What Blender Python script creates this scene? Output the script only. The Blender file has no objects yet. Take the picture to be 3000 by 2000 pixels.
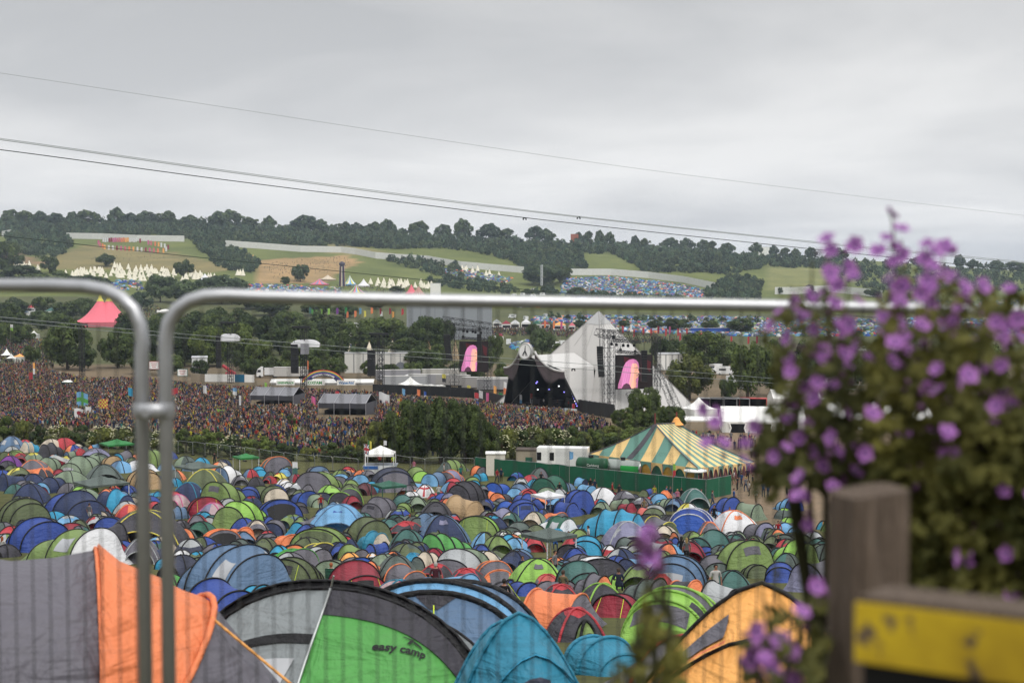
import bpy, bmesh, math, random
import numpy as np
from mathutils import Vector, Matrix
random.seed(7); RNG = np.random.default_rng(11)
sc = bpy.context.scene
C = sc.collection
PI = math.pi
R = math.radians
F = 50/36*3000.0
TH = math.atan(200/F); CT, ST = math.cos(TH), math.sin(TH)

# ---------------------------------------------------------------- camera maths (source photo pixels, 3000 x 2000)
def ray(px, py):
    u = (px-1500)/F; v = (1000-py)/F
    return Vector((u, CT+v*ST, -ST+v*CT))
def at(px, py, d):
    r = ray(px, py); return r*(d/r.y)
def proj(x, y, z):
    dep = y*CT - z*ST; up = y*ST + z*CT
    return 1500+F*x/dep, 1000-F*up/dep

# ---------------------------------------------------------------- terrain
_nd = np.array([-40,-20,0,3.2,7,15,25,35,55,80,112,140,165,230,270,340,500,800,1000,1250.])
_nz = np.array([-.3,-.7,-1.68,-2.1,-2.9,-5.0,-7.3,-9.3,-13.3,-17.4,-21.2,-23.3,-25.0,-27.7,-29.3,-32.6,-35,-37,-34,-30])
_dd = np.linspace(-40, 1250, 2581)
_zz = np.interp(_dd, _nd, _nz)
for _ in range(3):
    _s = np.concatenate([[_zz[0]]*4, _zz, [_zz[-1]]*4])
    _zz = np.convolve(_s, np.ones(9)/9, 'valid')
_fc = np.array([-900,0,500,1000,1500,2000,2500,3000,3900.])
_fd = np.array([1000,1200,1500,1700,1950,2300,2700,6000.])
_fp = np.array([
 [930,930,930,935,940,945,945,945,945],
 [880,880,882,892,915,925,930,935,935],
 [810,810,812,836,865,872,880,892,895],
 [752,752,757,782,812,828,850,868,875],
 [695,697,697,716,738,763,792,826,840],
 [655,655,658,678,706,736,764,792,800],
 [662,662,666,686,714,742,770,795,800],
 [720,720,720,740,750,770,785,800,800]], float)
_fz = np.zeros_like(_fp)
for i, d in enumerate(_fd):
    for j, c in enumerate(_fc):
        _fz[i, j] = at(c, _fp[i, j], d).z
def G(x, y):
    x = np.asarray(x, float); y = np.asarray(y, float)
    zn = np.interp(y, _dd, _zz)
    yy = np.clip(y, 1000, 5999.)
    c = np.clip(1500+F*x/np.maximum(yy, 1), -899, 3899)
    i = np.clip(np.searchsorted(_fd, yy)-1, 0, len(_fd)-2); j = np.clip(np.searchsorted(_fc, c)-1, 0, len(_fc)-2)
    ti = (yy-_fd[i])/(_fd[i+1]-_fd[i]); tj = (c-_fc[j])/(_fc[j+1]-_fc[j])
    ti = ti*ti*(3-2*ti)*.4+ti*.6; tj = tj*tj*(3-2*tj)
    zf = (_fz[i, j]*(1-tj)+_fz[i, j+1]*tj)*(1-ti)+(_fz[i+1, j]*(1-tj)+_fz[i+1, j+1]*tj)*ti
    t = np.clip((y-1000)/150, 0, 1); t = t*t*(3-2*t)
    return zn*(1-t)+zf*t
def gz(x, y): return float(G(x, y))
_steps = np.concatenate([np.geomspace(4, 900, 420), np.linspace(905, 4000, 500)])
def hits(px, py, chunk=400):
    """world points where the rays through these pixels meet the terrain"""
    px = np.atleast_1d(np.asarray(px, float)); py = np.atleast_1d(np.asarray(py, float))
    out = np.zeros((len(px), 3))
    for s in range(0, len(px), chunk):
        u = (px[s:s+chunk]-1500)/F; v = (1000-py[s:s+chunk])/F
        ry = CT+v*ST; rz = (-ST+v*CT)/ry; rx = u/ry
        Z = rz[:, None]*_steps[None]; X = rx[:, None]*_steps[None]
        below = Z - G(X, np.broadcast_to(_steps, Z.shape))
        k = np.argmax(below < 0, axis=1); k = np.where(k == 0, len(_steps)-1, k)
        ar = np.arange(len(k)); b0 = below[ar, k-1]; b1 = below[ar, k]
        t = np.clip(b0/np.where(np.abs(b0-b1) < 1e-9, 1e-9, b0-b1), 0, 1)
        y = _steps[k-1]*(1-t)+_steps[k]*t
        out[s:s+chunk] = np.stack([rx*y, y, G(rx*y, y)], 1)
    return out
def hit(px, py): return Vector(hits(px, py)[0])
def on(px, d):
    x = (px-1500)/F*d*.9985; return Vector((x, d, gz(x, d)))
def inpoly(px, py, poly):
    px = np.asarray(px); r = np.zeros(px.shape, bool); n = len(poly)
    for i in range(n):
        x0, y0 = poly[i]; x1, y1 = poly[(i+1) % n]
        if y0 == y1: continue
        c = ((y0 > py) != (y1 > py)) & (px < (x1-x0)*(py-y0)/(y1-y0)+x0)
        r ^= c
    return r

# ---------------------------------------------------------------- materials
def lin(h):
    if not isinstance(h, str): return tuple(h)
    h = h.lstrip('#'); o = []
    for i in (0, 2, 4):
        c = int(h[i:i+2], 16)/255
        o.append(c/12.92 if c <= .04045 else ((c+.055)/1.055)**2.4)
    return tuple(o)
_M = {}
def mat(name, col, rough=.75, var=.12, scale=6., bump=0., metal=0., trans=0., emit=0., spec=.3, stretch=None):
    if name in _M: return _M[name]
    m = bpy.data.materials.new(name); m.use_nodes = True
    nt = m.node_tree; N = nt.nodes; L = nt.links
    b = N['Principled BSDF']; c = lin(col)
    b.inputs['Roughness'].default_value = rough; b.inputs['Metallic'].default_value = metal
    b.inputs['Specular IOR Level'].default_value = spec
    tc = N.new('ShaderNodeTexCoord'); mp = N.new('ShaderNodeMapping'); L.new(tc.outputs['Object'], mp.inputs['Vector'])
    if stretch: mp.inputs['Scale'].default_value = stretch
    nz = N.new('ShaderNodeTexNoise'); nz.inputs['Scale'].default_value = scale; nz.inputs['Detail'].default_value = 4
    L.new(mp.outputs['Vector'], nz.inputs['Vector'])
    mx = N.new('ShaderNodeMix'); mx.data_type = 'RGBA'
    mx.inputs['A'].default_value = (*[max(0, k*(1-var)) for k in c], 1); mx.inputs['B'].default_value = (*[min(1, k*(1+var)) for k in c], 1)
    L.new(nz.outputs['Fac'], mx.inputs['Factor']); L.new(mx.outputs['Result'], b.inputs['Base Color'])
    if bump:
        bp = N.new('ShaderNodeBump'); bp.inputs['Strength'].default_value = bump; bp.inputs['Distance'].default_value = .12
        L.new(nz.outputs['Fac'], bp.inputs['Height']); L.new(bp.outputs['Normal'], b.inputs['Normal'])
    if trans:
        tr = N.new('ShaderNodeBsdfTranslucent'); ms = N.new('ShaderNodeMixShader'); ms.inputs['Fac'].default_value = trans
        L.new(mx.outputs['Result'], tr.inputs['Color']); L.new(b.outputs[0], ms.inputs[1]); L.new(tr.outputs[0], ms.inputs[2])
        L.new(ms.outputs[0], N['Material Output'].inputs['Surface'])
    if emit:
        b.inputs['Emission Color'].default_value = (*c, 1); b.inputs['Emission Strength'].default_value = emit
    _M[name] = m; return m
def fabric(name, col):
    c = lin(col); g = .3*c[0]+.55*c[1]+.15*c[2]; k = .82 if g < .5 else .92; col = tuple(k*(.88*v+.12*g) for v in c)
    nm = 'fabric_'+name
    if nm in _M: return _M[nm]
    m = mat(nm, col, rough=.58, var=.12, scale=1.1, trans=.12, spec=.35); N = m.node_tree.nodes; L = m.node_tree.links; b = N['Principled BSDF']
    tc = [n for n in N if n.type == 'TEX_COORD'][0]; hs = []
    for sc_, st, dis in ((2.0, (1, 1, .28), 1.6), (3.4, (.3, .3, 1.5), .8), (11., (1, 1, .6), .5)):
        mp = N.new('ShaderNodeMapping'); mp.inputs['Scale'].default_value = st; L.new(tc.outputs['Object'], mp.inputs['Vector'])
        q = N.new('ShaderNodeTexNoise'); q.inputs['Scale'].default_value = sc_; q.inputs['Detail'].default_value = 3; q.inputs['Distortion'].default_value = dis; L.new(mp.outputs[0], q.inputs['Vector']); hs.append(q)
    a1 = N.new('ShaderNodeMath'); a1.operation = 'ADD'; L.new(hs[0].outputs['Fac'], a1.inputs[0]); L.new(hs[1].outputs['Fac'], a1.inputs[1])
    a2 = N.new('ShaderNodeMath'); a2.operation = 'MULTIPLY_ADD'; a2.inputs[1].default_value = .25; L.new(hs[2].outputs['Fac'], a2.inputs[0]); L.new(a1.outputs[0], a2.inputs[2])
    bp = N.new('ShaderNodeBump'); bp.inputs['Strength'].default_value = .6; bp.inputs['Distance'].default_value = .16; L.new(a2.outputs[0], bp.inputs['Height']); L.new(bp.outputs[0], b.inputs['Normal'])
    return m

# ---------------------------------------------------------------- mesh building
class MB:
    def __init__(s): s.v = []; s.f = []; s.m = []
    def add(s, vs, fs, mi=0):
        o = len(s.v); s.v += [tuple(v) for v in vs]
        for f in fs: s.f.append(tuple(o+i for i in f)); s.m.append(mi)
        return s
    def box(s, c, d, rz=0, mi=0, ry=0, rx=0):
        M = Matrix.Rotation(rz, 3, 'Z') @ Matrix.Rotation(ry, 3, 'Y') @ Matrix.Rotation(rx, 3, 'X'); c = Vector(c)
        vs = [c+M @ Vector((a*d[0]/2, b*d[1]/2, e*d[2]/2)) for e in (-1, 1) for b in (-1, 1) for a in (-1, 1)]
        return s.add(vs, [(0,2,3,1),(4,5,7,6),(0,1,5,4),(2,6,7,3),(0,4,6,2),(1,3,7,5)], mi)
    def tube(s, pts, r, n=6, mi=0, closed=False, cap=True):
        pts = [Vector(p) for p in pts]; k = len(pts); rs = r if isinstance(r, (list, tuple)) else [r]*k
        vs = []; up = Vector((0, 0, 1)); prev = None
        for i, p in enumerate(pts):
            a = pts[(i-1) % k] if (closed or i > 0) else p; b = pts[(i+1) % k] if (closed or i < k-1) else p
            t = (b-a); t = t.normalized() if t.length > 1e-9 else Vector((0, 0, 1))
            if prev is None:
                ref = up if abs(t.z) < .9 else Vector((1, 0, 0)); x = t.cross(ref).normalized()
            else:
                x = prev-t*prev.dot(t); x = x.normalized() if x.length > 1e-6 else t.orthogonal().normalized()
            prev = x; y = t.cross(x)
            vs += [p+(x*math.cos(2*PI*j/n)+y*math.sin(2*PI*j/n))*rs[i] for j in range(n)]
        fs = []
        for i in range(k if closed else k-1):
            i2 = (i+1) % k
            fs += [(i*n+j, i*n+(j+1) % n, i2*n+(j+1) % n, i2*n+j) for j in range(n)]
        if cap and not closed: fs += [tuple(range(n))[::-1], tuple(range((k-1)*n, k*n))]
        return s.add(vs, fs, mi)
    def lathe(s, prof, n=16, c=(0, 0, 0), mi=0, sx=1, sy=1):
        c = Vector(c); vs = [c+Vector((r*math.cos(2*PI*j/n)*sx, r*math.sin(2*PI*j/n)*sy, z)) for r, z in prof for j in range(n)]
        fs = [(i*n+j, i*n+(j+1) % n, (i+1)*n+(j+1) % n, (i+1)*n+j) for i in range(len(prof)-1) for j in range(n)]
        return s.add(vs, fs, mi)
    def grid(s, fn, nu, nv, mfn=None, flip=False):
        vs = [fn(i/nu, j/nv) for i in range(nu+1) for j in range(nv+1)]; o = len(s.v); s.v += [tuple(v) for v in vs]
        for i in range(nu):
            for j in range(nv):
                f = (o+i*(nv+1)+j, o+(i+1)*(nv+1)+j, o+(i+1)*(nv+1)+j+1, o+i*(nv+1)+j+1)
                s.f.append(f[::-1] if flip else f); s.m.append(mfn((i+.5)/nu, (j+.5)/nv) if mfn else 0)
        return s
    def prism(s, poly, h0, h1, mi=0):
        n = len(poly); vs = [(x, y, h0) for x, y in poly]+[(x, y, h1) for x, y in poly]
        fs = [(i, (i+1) % n, n+(i+1) % n, n+i) for i in range(n)]+[tuple(range(n))[::-1], tuple(range(n, 2*n))]
        return s.add(vs, fs, mi)
    def build(s, name, mats, parent=None, smooth=False, loc=None, rz=None):
        me = bpy.data.meshes.new(name); me.from_pydata(s.v, [], s.f)
        for m in (mats if isinstance(mats, (list, tuple)) else [mats]): me.materials.append(m)
        if any(s.m): me.polygons.foreach_set('material_index', s.m)
        if smooth: me.polygons.foreach_set('use_smooth', [True]*len(s.f))
        me.update(); o = bpy.data.objects.new(name, me); C.objects.link(o)
        if parent: o.parent = parent
        if loc is not None: o.location = loc
        if rz is not None: o.rotation_euler.z = rz
        return o
def npmesh(name, V, Q, MI, mats, parent=None, smooth=False):
    me = bpy.data.meshes.new(name); nv, nf = len(V), len(Q); k = Q.shape[1]
    me.vertices.add(nv); me.vertices.foreach_set('co', np.ascontiguousarray(V, np.float32).ravel())
    me.loops.add(nf*k); me.loops.foreach_set('vertex_index', np.ascontiguousarray(Q, np.int32).ravel())
    me.polygons.add(nf); me.polygons.foreach_set('loop_start', np.arange(0, nf*k, k, dtype=np.int32))
    for m in mats: me.materials.append(m)
    if MI is not None: me.polygons.foreach_set('material_index', np.ascontiguousarray(MI, np.int32))
    if smooth: me.polygons.foreach_set('use_smooth', np.ones(nf, bool))
    me.update(calc_edges=True); me.validate()
    o = bpy.data.objects.new(name, me); C.objects.link(o)
    if parent: o.parent = parent
    return o
def tag(o, label=None, cat=None, group=None, kind=None):
    if label: o['label'] = label
    if cat: o['category'] = cat
    if group: o['group'] = group
    if kind: o['kind'] = kind
    return o
def thing(name, label, cat, loc=(0, 0, 0), rz=0, group=None):
    o = bpy.data.objects.new(name, None); o.empty_display_size = .2; C.objects.link(o); o.location = loc; o.rotation_euler = (0, 0, rz)
    return tag(o, label, cat, group)
def copy_tree(o, parent=None):
    c = o.copy(); C.objects.link(c)
    if parent: c.parent = parent
    for ch in list(o.children): copy_tree(ch, c)
    return c
def textmesh(s, size, parent, m, name='lettering', fn=None, extrude=0., align='CENTER', bold=0.):
    cu = bpy.data.curves.new('txt', 'FONT'); cu.body = s; cu.size = size; cu.align_x = align; cu.align_y = 'CENTER'; cu.resolution_u = 3; cu.offset = bold
    t = bpy.data.objects.new('txt', cu); C.objects.link(t); bpy.context.view_layer.update()
    me = bpy.data.meshes.new_from_object(t.evaluated_get(bpy.context.evaluated_depsgraph_get()))
    bpy.data.objects.remove(t); bpy.data.curves.remove(cu)
    if fn:
        bm = bmesh.new(); bm.from_mesh(me)
        bmesh.ops.triangulate(bm, faces=bm.faces[:])
        for v in bm.verts: v.co = fn(v.co.x, v.co.y)
        bm.to_mesh(me); bm.free()
    me.materials.clear(); me.materials.append(m); me.name = name
    o = bpy.data.objects.new(name, me); C.objects.link(o); o.parent = parent
    return o

# ---------------------------------------------------------------- palette
PAL = {k: v for k, v in (
 ('ol','#606c46'),('gr','#7f9a4c'),('lg','#96cf46'),('bg','#52ab48'),('sg','#83967a'),('nb','#2b3a62'),('bl','#2f4fa6'),('bb','#1f58bd'),
 ('lb','#6fb0e0'),('sb','#6080a4'),('cy','#12a0cc'),('tq','#1f8fb0'),('or','#ff8846'),('am','#ffb048'),('rd','#cc3440'),('cr','#9c1c34'),
 ('gy','#6f6c76'),('dk','#413f48'),('lgy','#b4b8ba'),('wh','#e2e2e4'),('be','#cdbea8'),('ta','#bb9a6c'),('pu','#823a9c'),('pk','#e0609c'),
 ('ye','#dccf3c'),('lv','#8988a8'),('te','#41736c'),('dg','#236650'),('mr','#643038'),('sl','#3d4258'),('fl','#c8a8ac'),('k','#17161a'),
 ('gg','#5c6a64'),('gz','#1d8a3c'),('sm','#d86458'))}
CN = dict(ol='olive green', gr='grass green', lg='lime green', bg='bright green', sg='sage green', nb='navy', bl='blue', bb='bright blue', lb='light blue',
 sb='steel blue', cy='cyan', tq='turquoise', am='amber', rd='red', cr='crimson', gy='grey', dk='charcoal', lgy='light grey', wh='white', be='beige', ta='tan',
 pu='purple', pk='pink', ye='yellow', lv='lavender grey', te='teal', dg='dark green', mr='maroon', sl='slate', fl='floral print', k='black', gg='grey green', gz='emerald', sm='salmon')
CN['or'] = 'orange'
def fab(c): return fabric(c, PAL[c])
def canvas(c): return mat('canvas_cloth_'+c, PAL[c], rough=.6, var=.07, scale=.5, bump=.08, trans=.1)
M_BLACK = mat('black_trim_shade', '#151417', rough=.6)  # trim and fittings, also the painted shade inside open tent doors
M_STEEL = mat('galvanised_steel', '#a6a9a8', rough=.42, metal=.85, var=.18, scale=14)
M_TRUSS = mat('black_truss', '#2a2b2e', rough=.55, metal=.3)
M_WOOD = mat('weathered_wood', '#62554a', rough=.9, var=.45, scale=9, bump=.6, stretch=(6, 6, .5))
M_WHITE = mat('white_pvc', '#e9e8e4', rough=.5, var=.05, scale=.6)
M_CLEAR = mat('clear_window', '#9c9ea2', rough=.25, var=.1)
M_GUY = mat('yellow_guy_cord', '#c8dc3c', rough=.7)
M_GLASS = mat('dark_glass', '#20262c', rough=.15, spec=.6)
M_TYRE = mat('tyre_rubber', '#1c1c1d', rough=.9)
# ================================================================ SETTING: terrain
def build_ground():
    ys = np.concatenate([np.linspace(-40, 0, 14)[:-1], np.linspace(0, 40, 50)[:-1], np.geomspace(40, 1000, 90)[:-1], np.linspace(1000, 2750, 130)[:-1], np.geomspace(2750, 7000, 14)])
    a = np.linspace(-1, 1, 261); a = np.sign(a)*(np.abs(a)*.62+np.abs(a)**3*.75)
    Y, A = np.meshgrid(ys, a, indexing='ij'); X = A*(np.maximum(Y, 0)*.92+34); Z = G(X, Y)
    n, m = Y.shape
    V = np.stack([X, Y, Z], -1).reshape(-1, 3)
    i = np.arange(n-1)[:, None]*m+np.arange(m-1)[None]
    Q = np.stack([i, i+1, i+m+1, i+m], -1).reshape(-1, 4)
    o = npmesh('ground', V, Q, None, [], smooth=True)
    # real land colours: pasture, hay, trampled grass, mud
    dep = np.maximum(V[:, 1], 1.)
    px = 1500+F*V[:, 0]/(dep*CT-V[:, 2]*ST); py = 1000-F*(dep*ST+V[:, 2]*CT)/(dep*CT-V[:, 2]*ST)
    col = np.zeros((len(V), 4)); col[:, 3] = 1
    def put(msk, c): col[msk, :3] = c
    put(np.ones(len(V), bool), (.088, .092, .040)); put(V[:, 1] < 8, (.085, .082, .05))
    y = V[:, 1]
    put((y > 255) & (y < 560), (.15, .12, .085))                       # trodden arena
    put((y > 560) & (y < 1250), (.085, .095, .045))
    put(y > 1250, (.125, .15, .052))
    far = y > 1250
    put(far & inpoly(px, py, [(150,750),(260,715),(520,740),(700,790),(560,800),(320,790),(150,790)]), (.205, .18, .088))
    put(far & inpoly(px, py, [(-900,730),(60,740),(150,780),(0,770),(-900,770)]), (.24, .17, .11))
    put(far & inpoly(px, py, [(750,762),(1010,748),(1060,770),(1000,790),(960,830),(740,830)]), (.32, .225, .12))
    put(far & inpoly(px, py, [(830,712),(960,705),(1120,735),(1180,755),(980,745)]), (.20, .19, .09))
    put(far & inpoly(px, py, [(2255,775),(2420,790),(2420,850),(2250,850)]), (.19, .20, .085))
    put((y > 120) & (y < 262) & (px > 2080), (.19, .145, .105))         # muddy walkway on the right
    ca = o.data.color_attributes.new('land', 'FLOAT_COLOR', 'POINT'); ca.data.foreach_set('color', col.ravel())
    m_ = bpy.data.materials.new('ground_land'); m_.use_nodes = True; N = m_.node_tree.nodes; L = m_.node_tree.links; b = N['Principled BSDF']
    at_ = N.new('ShaderNodeAttribute'); at_.attribute_name = 'land'
    tc = N.new('ShaderNodeTexCoord')
    n1 = N.new('ShaderNodeTexNoise'); n1.inputs['Scale'].default_value = .022; n1.inputs['Detail'].default_value = 8
    n2 = N.new('ShaderNodeTexNoise'); n2.inputs['Scale'].default_value = 1.3; n2.inputs['Detail'].default_value = 6
    for q in (n1, n2): L.new(tc.outputs['Object'], q.inputs['Vector'])
    hs = N.new('ShaderNodeMix'); hs.data_type = 'RGBA'; hs.blend_type = 'MULTIPLY'; hs.inputs['Factor'].default_value = 1
    r1 = N.new('ShaderNodeValToRGB'); r1.color_ramp.elements[0].color = (.50, .56, .5, 1); r1.color_ramp.elements[1].color = (1.42, 1.30, 1.2, 1)
    r1.color_ramp.elements[0].position = .3; r1.color_ramp.elements[1].position = .7
    ad = N.new('ShaderNodeMath'); ad.operation = 'ADD'; mu = N.new('ShaderNodeMath'); mu.operation = 'MULTIPLY'; mu.inputs[1].default_value = .5
    L.new(n1.outputs['Fac'], ad.inputs[0]); L.new(n2.outputs['Fac'], ad.inputs[1]); L.new(ad.outputs[0], mu.inputs[0]); L.new(mu.outputs[0], r1.inputs['Fac'])
    L.new(at_.outputs['Color'], hs.inputs['A']); L.new(r1.outputs['Color'], hs.inputs['B']); L.new(hs.outputs['Result'], b.inputs['Base Color'])
    bp = N.new('ShaderNodeBump'); bp.inputs['Strength'].default_value = .6; bp.inputs['Distance'].default_value = .1; L.new(n2.outputs['Fac'], bp.inputs['Height']); L.new(bp.outputs['Normal'], b.inputs['Normal'])
    b.inputs['Roughness'].default_value = 1; b.inputs['Specular IOR Level'].default_value = .1
    o.data.materials.append(m_); tag(o, kind='structure')
build_ground()

# ================================================================ TREES
def foliage(name, a, b_, scale=.35):
    m = bpy.data.materials.new(name); m.use_nodes = True; N = m.node_tree.nodes; L = m.node_tree.links; b = N['Principled BSDF']
    tc = N.new('ShaderNodeTexCoord'); nz = N.new('ShaderNodeTexNoise'); nz.inputs['Scale'].default_value = scale; nz.inputs['Detail'].default_value = 5
    L.new(tc.outputs['Object'], nz.inputs['Vector'])
    r = N.new('ShaderNodeValToRGB'); r.color_ramp.elements[0].position = .33; r.color_ramp.elements[1].position = .68
    r.color_ramp.elements[0].color = (*a, 1); r.color_ramp.elements[1].color = (*b_, 1)
    L.new(nz.outputs['Fac'], r.inputs['Fac'])
    tv = N.new('ShaderNodeMix'); tv.data_type = 'RGBA'; tv.blend_type = 'MULTIPLY'; tv.inputs['Factor'].default_value = 1; tv.clamp_result = False; L.new(r.outputs['Color'], tv.inputs['A'])
    if name == 'foliage_far': q = N.new('ShaderNodeAttribute'); q.attribute_name = 'tone'; L.new(q.outputs['Color'], tv.inputs['B'])
    else:
        q = N.new('ShaderNodeObjectInfo'); q2 = N.new('ShaderNodeValToRGB'); q2.color_ramp.elements[0].color = (.72, .74, .80, 1); q2.color_ramp.elements[1].color = (1.28, 1.2, .95, 1); L.new(q.outputs['Random'], q2.inputs['Fac']); L.new(q2.outputs['Color'], tv.inputs['B'])
    r = tv; rO = tv.outputs['Result']; L.new(rO, b.inputs['Base Color'])
    b.inputs['Roughness'].default_value = .75; b.inputs['Specular IOR Level'].default_value = .2
    tr = N.new('ShaderNodeBsdfTranslucent'); ms = N.new('ShaderNodeMixShader'); ms.inputs['Fac'].default_value = .25
    L.new(rO, tr.inputs['Color']); L.new(b.outputs[0], ms.inputs[1]); L.new(tr.outputs[0], ms.inputs[2]); L.new(ms.outputs[0], N['Material Output'].inputs['Surface'])
    return m
FOL = [foliage('foliage_mid', (.034,.058,.014), (.145,.195,.062), 5.), foliage('foliage_dark', (.022,.040,.012), (.100,.138,.046), 5.),
       foliage('foliage_yellow', (.048,.064,.014), (.180,.205,.062), 5.), foliage('foliage_blue', (.030,.056,.026), (.112,.158,.082), 5.),
       foliage('foliage_far', (.034,.060,.034), (.112,.155,.082), .11)]
M_BARK = mat('bark', '#4a3f33', rough=.95, var=.4, scale=5, bump=.6)
M_BLOSSOM = mat('elder_blossom', '#d8d6b0', rough=.8)
def leaf_cloud(rng, nblob, nleaf, size, flat=1.0, spread=.78, low=.08, rs=1.):
    """unit crown: x,y in -1..1, z in 0..1; leaf clumps on the skins of many lumps"""
    cs = []
    while len(cs) < nblob:
        p = rng.uniform(-1, 1, 3); 
        if np.linalg.norm(p) > 1: continue
        p = p/np.linalg.norm(p)**.45
        cs.append((p[0]*spread, p[1]*spread, low+.06+(.5+.5*p[2])*(1-low-.22)))
    cs = np.array(cs); rad = rng.uniform(.15, .33, nblob)*(1-.35*np.abs(cs[:, 2]-.45))*rs
    k = rng.choice(nblob, nleaf, p=rad**2/np.sum(rad**2)); n = rng.normal(size=(nleaf, 3)); n /= np.linalg.norm(n, axis=1)[:, None]
    n[:, 2] = np.where((n[:, 2] < -.25) & (rng.random(nleaf) < .6), -n[:, 2], n[:, 2])
    rr = rad[k]*(1-.55*rng.random(nleaf)**2.2)
    P = cs[k]+n*rr[:, None]*np.array([1, 1, .62*flat])
    nn = n+rng.normal(size=(nleaf, 3))*.30; nn /= np.linalg.norm(nn, axis=1)[:, None]
    t = np.cross(nn, rng.normal(size=(nleaf, 3))); t /= np.linalg.norm(t, axis=1)[:, None]; bt = np.cross(nn, t); t = t*np.array([1, 1, .55]); bt = bt*np.array([1, 1, .55])
    s = size*rng.uniform(.55, 1.3, nleaf)[:, None]
    V = np.stack([P-t*s*.5-bt*s*.32, P+t*s*.5-bt*s*.42, P+t*s*.42+bt*s*.42, P-t*s*.34+bt*s*.5], 1)
    return V.reshape(-1, 3)
def crown_mesh(name, seed, nblob, nleaf, size, m, **kw):
    rng = np.random.default_rng(seed); V = leaf_cloud(rng, nblob, nleaf, size, **kw)
    Q = np.arange(len(V)).reshape(-1, 4); me = bpy.data.meshes.new(name)
    me.from_pydata([tuple(v) for v in V], [], [tuple(q) for q in Q]); me.materials.append(m); return me
CROWN = {}
for ci, (tone, fm) in enumerate(zip('mdyb', FOL)):
    for k in range(3): CROWN[tone+str(k)] = crown_mesh('crown_'+tone, 100+ci*10+k, 46+6*k, 7000, .082, fm)
    CROWN[tone+'n'] = crown_mesh('crown_near', 150+ci, 80, 20000, .050, fm, spread=.84, low=-.04, rs=.8)
    CROWN[tone+'s'] = crown_mesh('crown_bush', 170+ci, 26, 8000, .070, fm, spread=.74, low=-.1)
    CROWN[tone+'f'] = crown_mesh('crown_far', 190+ci, 30, 2200, .13, fm, spread=.74, low=-.02)
def trunk_mesh():
    mb = MB(); rng = random.Random(5)
    mb.tube([(0, 0, -.05), (.01, 0, .2), (.0, .02, .45), (.02, 0, .75)], [.05, .042, .032, .012], 7)
    for i in range(7):
        a = i*2.4; z = .2+.06*i; L_ = rng.uniform(.3, .5)
        mb.tube([(0, 0, z), (math.cos(a)*L_*.5, math.sin(a)*L_*.5, z+.14), (math.cos(a)*L_, math.sin(a)*L_, z+.25)], [.024, .016, .006], 5)
    o = mb.build('trunk', M_BARK); me = o.data; bpy.data.objects.remove(o); return me
TRUNK = trunk_mesh()
TREES = []
def tree(px, ytop, ybase, wpx, tone='m0', d=None, name='broadleaf_tree', cat='tree', low=.0, group=None):
    p = on(px, d) if d else hit(px, ybase); d = p.y
    top = at(px, ytop, d); h = max(1.0, top.z-p.z); w = wpx/F*d/2
    root = thing(name, '', cat, p, RNG.uniform(0, 6.28), group)
    cr = bpy.data.objects.new('crown', CROWN[tone]); C.objects.link(cr); cr.parent = root; cr.scale = (w, w, h*(1-low)); cr.location.z = h*low
    tr = bpy.data.objects.new('trunk', TRUNK); C.objects.link(tr); tr.parent = root; ts = min(h, w*3); tr.scale = (ts*.55, ts*.55, h*.85)
    TREES.append(dict(o=root, px=px, ytop=ytop, yb=ybase, w=wpx, tone=tone[0], kind=cat)); return root
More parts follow.
